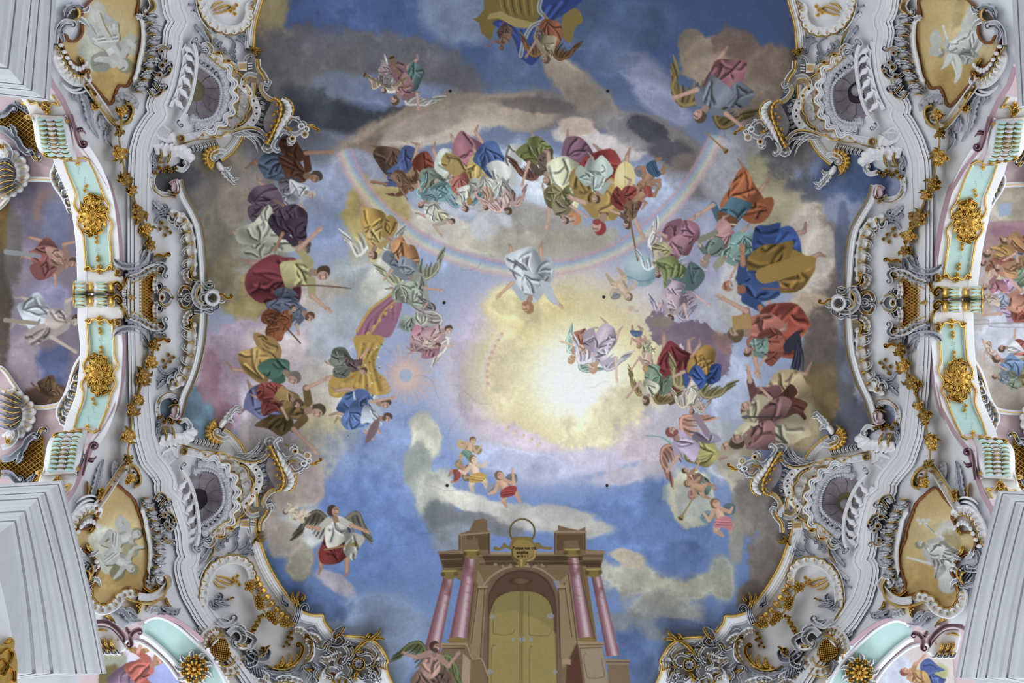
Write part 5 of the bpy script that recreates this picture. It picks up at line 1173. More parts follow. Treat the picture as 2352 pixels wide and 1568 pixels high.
# ---- gilded shells hanging before the sky
def pendant(k, q):
    t = Thing('pendant_shell', 'boat-shaped gilded shell with white tail over the sky ' + near(k), 'gilded shell', 640, 275, 'overhanging boat shells', q=q)
    inn = t.part('hollow', 'stone'); g = t.part('gilded_lip', 'gold'); w = t.part('ribbed_back', 'stucco'); tl = t.part('scrolled_tail', 'stucco'); tp = t.part('gilded_tip', 'gold')
    inn.poly([(630, 226), (618, 246), (606, 272), (606, 292), (614, 306), (628, 290), (640, 262), (646, 240)], .12, .1, 2)
    lip = [(628, 224), (642, 234), (646, 252), (640, 276), (630, 298), (620, 318), (612, 332)]
    g.rib(lip, 4.2, .2, .42, raw=False, mod=lambda u: .8 + .5 * np.abs(np.sin(u * 3.1416 * 11)))
    for i, (x, y) in enumerate(((640, 238), (641, 254), (634, 262), (636, 276), (628, 288), (626, 302), (616, 308), (616, 324), (630, 228))): g.leaf([(x, y), (x - 6, y + 2), (x - 11, y - 1 + (i % 3) * 3)], 4, .2, 3, .45)
    # ribbed back: fluted ribbon bulging down from the lip
    A = cr([(646, 228), (658, 236), (664, 250), (660, 266), (650, 282), (640, 300), (630, 320)], 10)
    N = normals2(A)
    U = np.linspace(-1, 1, 9); v = np.linspace(0, 1, len(A))[:, None]
    wd = (11 * np.sin(math.pi * np.clip(v, .05, .97)) ** .5)
    X = A[:, 0:1] + N[:, 0:1] * wd * U; Y = A[:, 1:2] + N[:, 1:2] * wd * U
    Hh = .3 + .4 * np.sqrt(np.clip(1 - U ** 2, 0, 1)) + .05 * np.sin(v * 60 + U * 3)
    w.grid(w.px(X, Y, Hh))
    g.rib([(652, 222), (668, 234), (674, 252), (668, 270), (660, 282)], 3, .2, .4, taper=(.3, .3), mod=lambda u: .8 + .4 * np.abs(np.sin(u * 28)))
    tl.scroll([(650, 284), (660, 300), (672, 308), (684, 306), (698, 296)], 6, .25, 0, 10, 1, -1, .4); tl.scroll([(640, 312), (650, 302), (664, 306), (672, 322)], 5, .25, 0, 8, 1, 1, .4)
    tl.scroll([(634, 318), (626, 336), (634, 346)], 5, .25, 0, 5, 1, -1, .35); tl.scroll([(660, 284), (670, 272), (684, 276), (690, 284)], 4.5, .25, 0, 6, 1, 1, .4)
    for x, y, r in ((692, 290, 6), (704, 296, 5.5), (700, 308, 7), (672, 318, 6)): tl.ring(x, y, r, 2.6, .2, .45)
    tl.leaf([(660, 316), (668, 328), (682, 322)], 6, .25, 4, .4); tl.leaf([(684, 280), (682, 270), (690, 272)], 5, .22, 3, .4)
    for i in range(4): tp.leaf([(654 + i * 3, 290 + i * 3), (664 + i * 2, 294 + i), (674 + i, 298 - i * 2)], 2.2, .3, 2, .55)
    tp.leaf([(706, 288), (718, 288), (728, 296)], 4, .22, 4, .5); tp.scroll([(712, 286), (722, 294), (730, 296)], 2.4, .2, 0, 4, 1, 1, .5)
    for x, y, r in ((672, 318, 4), (700, 308, 4.5)): tp.ring(x, y, r, 1.5, .18, .6)
    t.done()
    t = Thing('shell_bracket', 'white curved bracket carrying the boat-shaped gilded shell ' + near(k), 'stucco ornament', 600, 300, 'brackets of the boat shells', q=q)
    w = t.part('palm_leaves', 'stucco'); g = t.part('gilded_vein', 'gold')
    for i, (b, c) in enumerate((((588, 318), (604, 344)), ((582, 324), (594, 352)), ((596, 312), (612, 334)))): w.leaf([(538, 306 + i * 2), ((b[0] + 530) / 2, 300 + i * 5), b, c], 5, .3, 6, .12)
    w.rib([(532, 304), (556, 296), (582, 294), (600, 302), (612, 316)], 5, .25, .2, 'groove'); g.rib([(534, 302), (556, 294), (580, 292), (596, 298)], 1.8, .2, .36)
    w.scroll([(606, 316), (620, 326), (628, 338), (618, 346)], 6, .25, 0, 6, 1, 1, .2); w.leaf([(610, 330), (606, 342), (612, 350)], 7, .25, 3, .15)
    w.rib([(604, 190), (600, 204), (612, 222), (626, 230)], 6, .2, .1, 'groove'); g.rib([(600, 192), (596, 206), (608, 224), (624, 234)], 1.6, .2, .16); w.scroll([(606, 192), (616, 196), (620, 190)], 4, .2, 0, 4, 1, -1, .1)
    for i in range(5): w.leaf([(598 - i * 3, 232 + i * 12), (606 - i * 2, 238 + i * 12), (612 - i, 236 + i * 13)], 4, .14, 2)
    t.done()

# ---- frame of the ceiling picture: gilded bead, white moulding
def frame_piece(name, pts, lab, q, w=10, gold=True, side=1, grp='lengths of the sky frame', gw=3.4):
    t = Thing(name, lab, 'frame moulding', pts[len(pts) // 2][0], pts[len(pts) // 2][1], grp, q=q)
    P = poly_sharp(cr(pts, 6)); N = normals2(P) * side
    m = t.part('white_moulding', 'moulding'); m.rib(P + N * (w + 1), w, .2, 0, ([-1, -1, -.6, -.55, -.1, 0, .35, .4, .8, .85, 1], [-.1, .8, 1, .75, .85, .6, .65, .35, .4, .15, -.1]) if side > 0 else ([-1, -.85, -.8, -.4, -.35, 0, .1, .55, .6, 1, 1], [-.1, .15, .4, .35, .65, .6, .85, .75, 1, .8, -.1]), raw=True, smooth=False)
    if gold: g = t.part('gilded_bead', 'gold'); g.rib(P, gw, .24, 0, raw=True)
    t.done()

def frame_end(k, q):
    frame_piece('frame_moulding', [(586, 190), (586, 205), (584, 222)], 'short gilded frame length between rocaille scrolls ' + near(k), q, 5, True, 1)
    frame_piece('frame_moulding', [(562, 300), (556, 318), (544, 338), (528, 356), (510, 370)], 'curved frame length ending in the gilt fan shell ' + near(k), q, 9, True, 1)
    t = Thing('fan_shell', 'gilded fan shell with white plume ' + near(k), 'gilded shell', 488, 366, 'fan shells at the frame ends', q=q)
    g = t.part('gilded_fan', 'gold'); w = t.part('volute', 'stucco'); pl = t.part('plume', 'stucco')
    g.shell(498, 364, 34, 1.9, 5.0, 9, .26, .04, .15); g.rib([(492, 340), (480, 350), (476, 366), (482, 384), (494, 394)], 3, .2, .12, taper=(.3, .3))
    w.scroll([(520, 350), (506, 346), (492, 352)], 6.5, .26, 0, 10, 1, -1, .06); w.rib([(500, 372), (506, 384), (516, 392)], 7, .25, .08, taper=(.5, .6))
    pl.leaf([(508, 384), (520, 400), (534, 412), (552, 408)], 10, .3, 6, .06); pl.leaf([(512, 388), (526, 388), (530, 378)], 6, .26, 3, .08); pl.leaf([(520, 400), (536, 420), (548, 418)], 5, .28, 4, .1)
    t.done()

def upper_setting(k, q):
    # C-shaped shell band with gilded tears and sprig
    low = 'B' in k
    lab = {'LT': 'horseshoe of white shellwork with gilded tears beside the olive-windowed balcony', 'LB': 'tall arched shellwork hook with gilded tears by the slate blue niche', 'RT': 'horseshoe of white shellwork with gilded tears beside the black-windowed balcony', 'RB': 'tall arched shellwork hook with gilded tears by the niche with the boss'}[k]
    t = Thing('shellwork_band', lab, 'stucco ornament', 520, 60, 'shellwork hooks with gilded tears', q=q)
    w = t.part('shell_band', 'stucco'); g = t.part('gilded_tears', 'gold'); sp = t.part('gilded_sprig', 'gold'); e = t.part('gilded_edge', 'oldgold')
    pts = [(476, -66), (464, -34), (464, -4), (470, 24), (486, 50), (512, 66), (540, 68), (562, 56), (572, 32), (572, 12), (590, -4)]
    w.rocaille(pts, 10, .24, 16, 0, 1); g.drops(w, .5, 4.6, 1.9); e.edge(w, 1.6, 1.0)
    w.rib([(452, -54), (450, -10), (456, 30), (474, 62), (500, 84)], 2.4, .14, 0, taper=(.2, .2))
    w.leaf([(494, -66), (514, -72), (528, -84), (536, -92)], 9, .24, 6); w.leaf([(478, -70), (492, -86), (510, -94)], 8, .2, 5)
    for a in ([(492, 32), (506, 30), (524, 24), (534, 14)], [(490, 26), (506, 18), (524, 12), (540, 22)], [(486, 20), (498, 8), (514, 4)]): sp.rib(a, 2.4, .12, .02, taper=(.5, .2))
    for x, y in ((538, 20), (530, 26), (544, 12), (540, 32)): sp.flower(x, y, 5, 4, .1)
    t.done()
    t = Thing('gilded_frame_leaf', 'gilded leaf tuft clasping the sky frame ' + near(k), 'gilded leaf', 584, 118, 'leaf tufts on the sky frame', q=q)
    g = t.part('leaf_tuft', 'oldgold')
    for b in ((602, 112), (600, 126), (592, 134), (572, 106), (606, 118)): g.leaf([(580, 116), ((580 + b[0]) / 2, (116 + b[1]) / 2 - 3), b], 4.5, .3, 3, .1)
    t.done()
    # plates, brackets and small leaves between balcony and frame
    t = Thing('rocaille_plate', 'white plate with gilded tears and leaf curls ' + near(k), 'stucco ornament', 540, 130, 'plates beside the niches', q=q)
    w = t.part('plate', 'stucco'); bg = t.part('marbled_inlay', 'bluegrey'); g = t.part('gilding', 'gold'); gr = t.part('leaf_curls', 'grey'); br = t.part('bracket', 'moulding')
    w.rib([(478, 112), (490, 128), (508, 142), (530, 152), (548, 156)], 12, .14, 0, 'flat', taper=(.5, .7)); bg.rib([(484, 114), (500, 130), (520, 144), (540, 150)], 7, .04, .13, 'flat', taper=(.4, .6)); g.rib([(478, 124), (494, 142), (514, 156), (538, 162)], 1.4, .18, .04); g.dome(498, 136, 3.4, 3.4, .12, .16)
    for x, y, a in ((500, 122, .6), (524, 140, .4)): g.ring(x, y, 7, 1.7, .18, .1, 3.6); g.dome(x, y, 4, 2, .12, .1, a)
    w.scroll([(560, 148), (566, 132), (574, 126)], 4, .2, 0, 5, 1, 1)
    for a in ([(520, 84), (532, 90), (540, 102), (536, 116)], [(510, 96), (506, 106), (512, 114)], [(544, 92), (558, 100), (562, 116)], [(552, 82), (560, 88), (574, 86)], [(500, 90), (492, 98), (498, 106)], [(530, 120), (540, 128), (538, 138)]): gr.scroll(a, 3, .14, 0, 4, 1, -1)
    for a in ([(540, 80), (556, 76), (566, 84)], [(516, 112), (522, 122), (532, 122)], [(564, 90), (572, 100), (570, 112)], [(478, 62), (488, 74), (500, 76)]): gr.leaf(a, 5, .14, 4)
    br.poly([(544, 142), (568, 140), (568, 164), (548, 162)], .22, 0, 2, 2, False)
    for i in range(3): g.rib([(549, 147 + i * 5.5), (566, 146 + i * 5.5)], 1.5, .1, .2); br.rib([(569, 146 + i * 6), (580, 145 + i * 6)], 2.2, .26, .05)
    w.scroll([(590, 174), (572, 170), (560, 180), (556, 196)], 6, .26, 0, 0); g.rib([(590, 180), (574, 176), (566, 184), (562, 198)], 1.8, .26, .05)
    w.scroll([(592, 136), (594, 156), (606, 172), (612, 184)], 6.5, .24, 0, 5, 1, 1, .04); g.rib([(590, 134), (592, 156), (602, 172), (608, 184)], 3.2, .2, .16, mod=lambda u: .8 + .4 * np.abs(np.sin(u * 40)))
    w.scroll([(568, 190), (568, 206), (576, 216)], 3, .16, 0, 5, 1, 1); w.leaf([(606, 200), (614, 206), (618, 198)], 4, .2, 3); gr.scroll([(592, 216), (600, 210), (604, 216)], 3, .18, 0, 4)
    gr.leaf([(450, 58), (462, 70), (474, 88), (484, 106)], 9, .2, 3); g.rib([(470, 66), (484, 84), (488, 102)], 1.4, .14, .04)
    w.scroll([(462, 106), (476, 100), (486, 112), (480, 128)], 5, .24, 6, 0, 1, 1); gr.leaf([(448, 98), (458, 108), (470, 122)], 8, .26, 4)
    w.leaf([(440, 26), (450, 36), (458, 50)], 5, .12, 3); gr.scroll([(434, 10), (446, 14), (452, 26)], 3, .12, 0, 4, 1, 1)
    t.done()
    # bracket band and the fluted comb under it
    t = Thing('fluted_comb', 'fluted white comb curling over the small sky inlet ' + near(k), 'stucco ornament', 400, 350, 'combs over the sky inlets', q=q)
    w = t.part('comb', 'stucco'); g = t.part('gilding', 'oldgold'); bg = t.part('marbled_bracket', 'bluegrey'); p = t.part('bracket_panel', 'moulding'); gr = t.part('leaf_curls', 'grey')
    p.poly([(352, 296), (372, 282), (398, 300), (404, 326), (384, 330), (362, 318)], .08, 0, 2, 3, False); bg.poly([(358, 298), (374, 288), (392, 302), (386, 320), (366, 312)], .03, .08, 1, 2, False); p.rib([(396, 304), (404, 318), (402, 334)], 7, .12, .02)
    w.rib([(396, 322), (420, 318), (446, 314), (480, 308), (508, 306), (532, 304)], 10, .14, 0, 'flat', taper=(.7, .6)); bg.rib([(424, 318), (450, 312), (484, 306), (510, 304)], 6, .04, .13, 'flat'); g.ring(416, 318, 7, 2.6, .22, .08); g.dome(466, 310, 3, 3, .1, .16); g.rib([(400, 334), (424, 330), (448, 322), (480, 318), (510, 314)], 1.3, .16, .05)
    w.rocaille([(352, 334), (372, 344), (396, 346), (416, 346), (430, 360), (428, 376)], 15, .26, 9, 0, -1); w.scroll([(404, 386), (420, 390), (430, 380)], 6, .26, 0, 7, 1, -1, .04)
    for i in range(7): w.leaf([(440 + i * 9, 334 - i * 2), (446 + i * 9, 344 - i * 2), (440 + i * 9, 350 - i)], 4, .2, 3)
    for a in ([(370, 342), (372, 356), (366, 372), (378, 372)], [(392, 346), (390, 360), (384, 376)]): g.rib(a, 3, .2, .16, taper=(.3, .3))
    for x, y in ((366, 386), (376, 392), (358, 398), (404, 388), (392, 392), (386, 384)): g.flower(x, y, 6.5, 5, .2, .06)
    gr.scroll([(354, 350), (348, 366), (356, 380)], 4, .2, 0, 6, 1, 1); gr.leaf([(350, 360), (356, 376), (352, 396)], 6, .2, 4)
    w.rib([(352, 398), (350, 420), (358, 438), (376, 446), (396, 444), (404, 436)], 6.5, .2, 0, 'groove'); g.rib([(350, 430), (364, 446), (380, 452), (400, 448), (408, 440)], 1.5, .18, .04)
    for x, y in ((352, 418), (356, 430), (348, 408)): g.dome(x, y, 2, 2, .1, .18)
    w.leaf([(384, 436), (394, 442), (404, 436)], 5, .24, 3)
    gr.leaf([(352, 462), (364, 472), (376, 486), (372, 500)], 9, .18, 5); gr.scroll([(352, 480), (364, 488), (380, 482)], 4, .18, 0, 8, 1, -1); gr.scroll([(358, 512), (366, 500), (380, 498), (390, 506)], 4, .16, 0, 6, 1, -1)
    for x, y in ((372, 512), (384, 524), (392, 534), (368, 526), (380, 540)): g.flower(x, y, 5, 4, .16, .04)
    g.rib([(368, 506), (378, 522), (390, 534)], 1.4, .12, .04)
    t.done()

# ---- festoons of gilded flowers down the vault wall
def festoon(k, q):
    t = Thing('flower_garland', 'hanging garland of gilded roses on the cornice ' + near(k), 'garland', 300, 410, 'gilded garlands over the cornices', q=q)
    st = t.part('stem', 'oldgold')
    path = [(280, 244), (278, 280), (274, 320), (280, 356), (286, 392), (296, 424), (308, 456), (320, 490), (334, 520), (344, 548), (348, 574)]
    st.rib(path, 2.2, .08, .45, 'tube')
    R = random.Random(k)
    for i, (x, y, r) in enumerate(((280, 256, 13), (274, 300, 10), (274, 352, 17), (288, 412, 15), (304, 436, 11), (318, 490, 18), (338, 526, 15), (346, 560, 12))):
        f = t.part('rose', 'oldgold' if i % 2 else 'gold')
        for j in range(3):
            a = R.uniform(0, 6.3); f.flower(x + r * .9 * math.cos(a), y + r * .9 * math.sin(a), r * .42, 5, .2, .38, a)
        f.flower(x, y, r, 5, .3, .42, R.uniform(0, 2)); f.flower(x, y, r * .6, 5, .24, .58, R.uniform(0, 2)); f.dome(x, y, r * .2, r * .2, .12, .82)
        l = t.part('leaf', 'oldgold')
        for j in range(4):
            a = R.uniform(0, 6.3); l.leaf([(x + r * .5 * math.cos(a), y + r * .5 * math.sin(a)), (x + r * math.cos(a), y + r * math.sin(a)), (x + r * 1.5 * math.cos(a + .3), y + r * 1.5 * math.sin(a + .3))], r * .3, .22, 2, .34)
        if i in (1, 4): f.dome(x + 9, y + 6, 4, 4, .2, .45); f.dome(x - 8, y + 9, 4, 4, .2, .45)
    t.done()

# ---- turquoise soffit panels of the side arches
def soffit_panel(k, q):
    side = k[0]
    S = soffit(q, side)
    t = Thing('soffit_panel', 'turquoise arch panel with gilded sunburst rosette ' + {'LT': 'by the red-draped figure of the dim painting', 'LB': 'by the dark blue end of the dim painting', 'RT': 'by the tented end of the pale painting', 'RB': 'by the vaulted end of the pale painting'}[k], 'arch panel', 214, 490, 'turquoise arch panels', S=S, q=q)
    T = t.part('panel', 'teal'); wb = t.part('white_border', 'moulding'); g = t.part('gilded_frame', 'gold'); ro = t.part('rosette', 'gold'); sun = t.part('sunburst', 'gold', None, under=ro); cr_ = t.part('crest', 'gold')
    Lg = [(146, 372), (154, 396), (168, 432), (176, 462), (182, 500), (189, 533), (193, 575), (196, 616)]
    Rg = [(206, 372), (219, 398), (232, 432), (240, 464), (247, 500), (252, 540), (255, 580), (257, 616)]
    LL, RR = cr(Lg, 5), cr(Rg, 5)
    G = np.stack([LL * (1 - f) + RR * f for f in np.linspace(0, 1, 5)], 1)
    T.grid(T.px(G[..., 0], G[..., 1], np.full(G.shape[:2], .04)))
    Lb = cr([(128, 360), (136, 386), (150, 416), (164, 450), (172, 490), (178, 530), (182, 580), (184, 640), (184, 690)], 5)
    wb.rib(Lb + [5, 0], 12, .06, 0, 'flat', raw=True)
    Rb = cr([(186, 326), (206, 352), (224, 382), (240, 418), (253, 462), (260, 510), (265, 560), (268, 620), (268, 690)], 5)
    wb.rib(Rb - [4, 0], 12, .06, 0, 'flat', raw=True)
    wb.rib([(184, 640), (226, 640), (268, 640)], 24, .05, 0, 'flat')
    # the gilded frame swells round the rosette
    for P, s in ((LL, -1), (RR, 1)):
        y = P[:, 1]; bul = 9 * np.exp(-((np.abs(y - 494) - 22) / 15.0) ** 2) - 3 * np.exp(-((y - 494) / 7.0) ** 2)
        Q = P.copy(); Q[:, 0] += s * (bul - 1)
        g.rib(Q, 2.7, .09, .03, raw=True)
    for a in ([(196, 614), (204, 612), (212, 622), (226, 618)], [(257, 612), (250, 610), (242, 620), (228, 618)], [(146, 372), (160, 362), (176, 366), (190, 362), (206, 370)]): cr_.rib(a, 3, .1, .03)
    for x, y in ((227, 624), (227, 612), (198, 618), (256, 616), (176, 366), (178, 376)): cr_.flower(x, y, 6.5, 4, .1, .04)
    for x, y in ((194, 438), (197, 428), (221, 546), (221, 556), (224, 598), (224, 590)): cr_.flower(x, y, 5, 4, .08, .04)
    for i in range(4):
        for x, y, s in ((193, 420, -1), (222, 564, 1), (224, 584, -1), (182, 386, 1)): cr_.dome(x - s * .7 * i, y + s * 4.2 * i, 1.2, 1.0, .05, .04, 0, 6, 2)
    cx, cy = 213, 494
    for i in range(16):
        a = i * 2 * math.pi / 16; r = 30 + 5 * (i % 2); ry = r * 1.18
        ro.leaf([(cx + 16 * math.cos(a), cy + 18 * math.sin(a)), (cx + r * .8 * math.cos(a + .1), cy + ry * .8 * math.sin(a + .1)), (cx + r * 1.1 * math.cos(a + .3), cy + ry * 1.1 * math.sin(a + .3))], 7, .14, 3, .03); ro.dome(cx + r * .86 * math.cos(a), cy + ry * .86 * math.sin(a), 4.5, 4, .16, .02)
    for sg in (1, -1):
        for b in (.5, .0, -.5): ro.scroll([(cx + b * 36, cy + sg * 26), (cx + b * 40, cy + sg * 38), (cx + b * 16, cy + sg * 44)], 3, .13, 0, 4, 1, sg)
        ro.flower(cx, cy + sg * 36, 8, 5, .16, .05)
    sun.flower(cx, cy, 27, 8, .1, .1)
    for i in range(24):
        a = i * 2 * math.pi / 24; sun.rib([(cx + 3 * math.cos(a), cy + 3 * math.sin(a)), (cx + 12 * math.cos(a), cy + 13 * math.sin(a)), (cx + 20 * math.cos(a), cy + 22 * math.sin(a))], 1.2, .06, .17, taper=(.6, .4))
    t.done()
    # rose-coloured edge of the arch
    b = MB(VAULT, q)
    yy = np.linspace(150, 690, 60)
    xx = xfront(yy) + 6
    b.rib(np.stack([xx, yy], 1), 6, .07, 0, 'flat', raw=True)
    single(b, 'arch_band', 'pink', 'flat rose pink band edging the side arch ' + near(k), 'arch band', 'rose arch bands')

# ---- feathered consoles at the arch springing
def console(k, q):
    S = soffit(q, k[0])
    S2 = lambda x, y: S(x, y)
    t = Thing('feathered_console', 'white scroll console with turquoise feathers ' + {'LT': 'below the small pier cornice', 'LB': 'above the massive pier cornice', 'RT': 'by the cornice sliver', 'RB': 'by the broad pier cornice'}[k], 'console', 122, 315, 'feathered consoles', S=S2, q=q)
    w = t.part('console_body', 'moulding'); fe = t.part('feathers', 'teal'); lv = t.part('lilac_feathers', 'bluegrey'); g = t.part('gilded_quills', 'gold'); bd = t.part('gilded_beads', 'gold'); pk = t.part('rose_volute', 'pink')
    # body: S-shaped sheet bowed towards the floor
    y = np.linspace(262, 362, 22); f = (y - 262) / 100
    xl = np.interp(y, [262, 285, 310, 335, 350, 362], [70, 76, 79, 84, 92, 112]); xr = np.interp(y, [262, 285, 310, 335, 350, 362], [156, 164, 168, 172, 178, 186])
    h = .12 + .5 * np.sin(math.pi * np.clip(f, 0, 1)) ** .8
    U = np.linspace(0, 1, 9)
    X = xl[:, None] + (xr - xl)[:, None] * U; Y = y[:, None] + 6 * U; Hh = h[:, None] * np.ones(9); Hh[:, 0] = -.05; Hh[:, -1] = -.05
    w.grid(w.px(X, Y, Hh))
    for j, (u0, part) in enumerate(((.24, fe), (.47, lv), (.70, fe))):
        for i in range(9):
            a = i / 8.6; yy = 272 + 88 * a; k0 = np.interp(yy, y, xl); k1 = np.interp(yy, y, xr); hh = float(np.interp(yy, y, h))
            xc = k0 + (k1 - k0) * u0; wd = 9.5
            tt = np.linspace(-1, 1, 7)
            for s_, (p_, wq) in enumerate(((part, 5.4), (g, 1.0))):
                yo = 0 if s_ == 0 else 5.2
                P = np.stack([xc + wd * tt, yy + yo + 3 * u0 + 2.4 * (1 - tt ** 2)], 1)
                p_.rib(P, wq, .10 if s_ == 0 else .14, hh + .01, ([-1, -.6, 0, .6, 1], [-.4, .6, .9, 1, -.3]) if s_ == 0 else 'round', raw=True, mod=lambda u_: np.sin(np.pi * np.clip(u_, .08, .92)) ** .4)
    for i in range(4):
        bd.dome(90 + i * 21, 273 + i * 2, 9, 6, .26, .1); bd.leaf([(96 + i * 20, 352 + i * 5), (106 + i * 18, 358 + i * 3), (114 + i * 18, 362 + i * 2)], 5, .2, 3, .2)
    bd.leaf([(56, 270), (66, 268), (74, 276)], 6, .2, 3, .1); bd.dome(64, 272, 5, 4, .25, .05)
    pk.q = q
    bpk = pk
    bpk.scroll([(164, 262), (170, 285), (174, 310), (182, 332)], 4, .18, 0, 11, 1, -1, .06, 'groove', 1.4); bpk.leaf([(178, 302), (190, 300), (198, 308)], 5, .14, 3); bpk.scroll([(176, 318), (172, 300), (184, 294)], 3, .14, 0, 5, 1, 1)
    # white spandrel piece with gilded crest towards the pier
    w.poly([(46, 224), (128, 214), (146, 240), (154, 262), (140, 272), (70, 268), (62, 246)], .1, -.05, 3, 3, False)
    g.rib([(62, 230), (70, 238), (84, 236), (92, 246), (104, 242), (112, 248), (120, 238), (134, 242)], 2.4, .1, .04); g.rib([(118, 218), (128, 230), (136, 244)], 2.2, .1, .04); g.flower(108, 256, 8, 4, .12, .04); g.flower(104, 236, 8, 5, .12, .04); g.leaf([(96, 238), (98, 250), (108, 260)], 4, .12, 3, .04)
    t.done()
# ------------------------------------------------------------------ middle of each side: cartouche, console, crescent panel
SIDE = {'L': 'on the dim painting side', 'R': 'on the pale painting side'}
def side_pieces(s):
    q = qL if s == 'L' else qR
    w_ = SIDE[s]
    # crescent moulding round the white panel
    frame = [(417, 413), (421, 432), (430, 455), (445, 482), (460, 514), (467, 548), (471, 590), (474, 640), (474, 690), (473, 740), (468, 790), (457, 840), (443, 880), (430, 910), (421, 942), (416, 960)]
    t = Thing('crescent_moulding', 'long bowed white moulding between sky and white panel, ' + w_, 'frame moulding', 470, 690, 'bowed mouldings', q=q)
    m = t.part('white_moulding', 'moulding'); e = t.part('bronze_line', 'oldgold')
    P = poly_sharp(cr(frame, 6)); m.rib(P - [7, 0], 9, .34, 0, ([-1, -1, -.7, -.65, -.3, -.25, .2, .25, .7, .75, 1, 1], [-.1, .5, .6, .4, .45, .75, .85, 1, 1, .7, .6, -.1]), raw=True, smooth=False)
    e.rib(P + [2.5, 0], 1.3, .3, 0, raw=True); t.done()
    # two volutes closing the crescent
    for up in (0, 1):
        qq = q if not up else (lambda x, y: q(x, 1375 - y))
        t = Thing('crescent_head', 'rose scroll head ending the bowed moulding ' + near(s + ('B' if up else 'T')), 'stucco ornament', 408, 424, 'scroll heads of the bowed mouldings', q=qq)
        p = t.part('rose_scroll', 'rose'); g = t.part('gilding', 'oldgold')
        p.poly([(396, 416), (408, 410), (414, 422), (412, 440), (400, 444), (392, 434)], .3, 0, 3); p.scroll([(390, 422), (400, 416), (410, 424), (410, 440)], 4, .2, 0, 6, 1, 1, .2)
        g.rib([(386, 440), (398, 446), (408, 444), (414, 436)], 1.6, .2, .2); g.dome(402, 452, 4, 4, .3, .05); t.done()
    # vertebra-like chain of shellwork
    for up in (0, 1):
        qq = q if not up else (lambda x, y: q(x, 1375 - y))
        t = Thing('shellwork_chain', 'chain of hooked white shells inside the bowed moulding ' + near(s + ('B' if up else 'T')), 'stucco ornament', 436, 560, 'chains of hooked shells', q=qq)
        spine = cr([(384, 490), (404, 494), (424, 508), (434, 532), (439, 560), (441, 590), (440, 618), (438, 634)], 10)
        N = normals2(spine); n = 7; b = t.part('shell_band', 'stucco'); eg = t.part('gilded_edge', 'oldgold')
        b.rocaille([(386, 488), (404, 494), (424, 508), (434, 532), (439, 560), (441, 590), (440, 618), (438, 634)], 11, .24, n, 0, 1 if True else -1); eg.edge(b, 1.1, 1.0)
        for i in range(n):
            j = int((i + .5) / n * (len(spine) - 1)); c = spine[j]; v = N[j]; tg = np.array([v[1], -v[0]])
            w = t.part('hook', 'stucco'); g = t.part('gilded_bar', 'gold')
            out = -v if v[0] > 0 else v                      # hooks point away from the sky
            w.scroll([tuple(c + out * 4 - tg * 8), tuple(c + out * 14 - tg * 5), tuple(c + out * 20 + tg * 1)], 3.6, .26, 0, 5, 1, 1 if (out[0] * tg[1] - out[1] * tg[0]) > 0 else -1, .04)
            w.dome(*(c - out * 8 + tg * 1), 7, 8, .3, .02, math.atan2(v[1], v[0]))
            k = c + tg * 12; g.rib([tuple(k - v * 6), tuple(k + tg * 2), tuple(k + v * 6)], 2.6, .2, .14, taper=(.4, .4))
        t.done()
    # crest in the middle of the crescent
    t = Thing('crest_ornament', 'pierced ring crest of white scrolls overlapping the sky, ' + w_, 'stucco ornament', 470, 683, 'ring crests', q=q)
    w = t.part('scrolls', 'stucco'); g = t.part('gilding', 'gold'); gr = t.part('leaf_work', 'grey'); ri = t.part('pierced_ring', 'stucco'); tp = t.part('gilded_tip', 'gold')
    for sg in (1, -1):
        Y = lambda y: 683 + sg * (683 - y)
        w.rocaille([(432, Y(616)), (426, Y(630)), (432, Y(644)), (446, Y(650))], 7, .28, 5, .02, -sg); w.drops(w, .1, 3, 1.4) if False else g.drops(w, .1, 3, 1.6); g.rib([(444, Y(608)), (438, Y(624)), (444, Y(640)), (458, Y(644))], 1.6, .26, .05)
        w.scroll([(446, Y(650)), (462, Y(650)), (474, Y(660)), (484, Y(662))], 5, .32, 0, 6, 1, sg, .06); w.leaf([(470, Y(652)), (484, Y(648)), (494, Y(654))], 5, .3, 3, .1)
        w.scroll([(412, Y(672)), (420, Y(660)), (434, Y(662)), (442, Y(674))], 5, .3, 5, 0, sg, 1, .06); w.scroll([(420, Y(684)), (432, Y(676)), (440, Y(684))], 4, .3, 0, 5, 1, sg, .08)
        g.leaf([(420, Y(712 if sg > 0 else 712)), (430, Y(704)), (440, Y(694))], 4, .3, 4, .05); g.scroll([(414, Y(664)), (428, Y(656)), (440, Y(664))], 1.8, .34, 3, 0, sg, 1, .08)
    w.scroll([(456, 650), (446, 668), (448, 690), (462, 704), (480, 704)], 6.5, .4, 0, 8, 1, -1, .1); g.rib([(462, 654), (453, 670), (455, 688), (466, 698)], 1.8, .3, .34)
    ri.ring(488, 684, 15, 4.4, .3, .3); ri.ring(488, 684, 15, 6, .2, .2); gr.leaf([(452, 716), (466, 712), (480, 716), (490, 708)], 7, .3, 5, .1); gr.leaf([(500, 694), (502, 706), (492, 712)], 5, .3, 3, .15)
    w.scroll([(476, 672), (462, 676), (458, 688), (468, 698)], 4, .3, 5, 0, 1, 1, .3); tp.scroll([(500, 676), (512, 676), (520, 684), (530, 684)], 2.6, .24, 0, 5, 1, -1, .3); w.leaf([(500, 690), (512, 692), (520, 684)], 5, .24, 3, .25)
    t.done()
    # gilded lattice cartouche in its frame of scrolls
    t = Thing('lattice_cartouche', 'gilded diamond lattice cartouche between grey plumes, ' + w_, 'cartouche', 325, 683, 'gilded lattice cartouches', q=q)
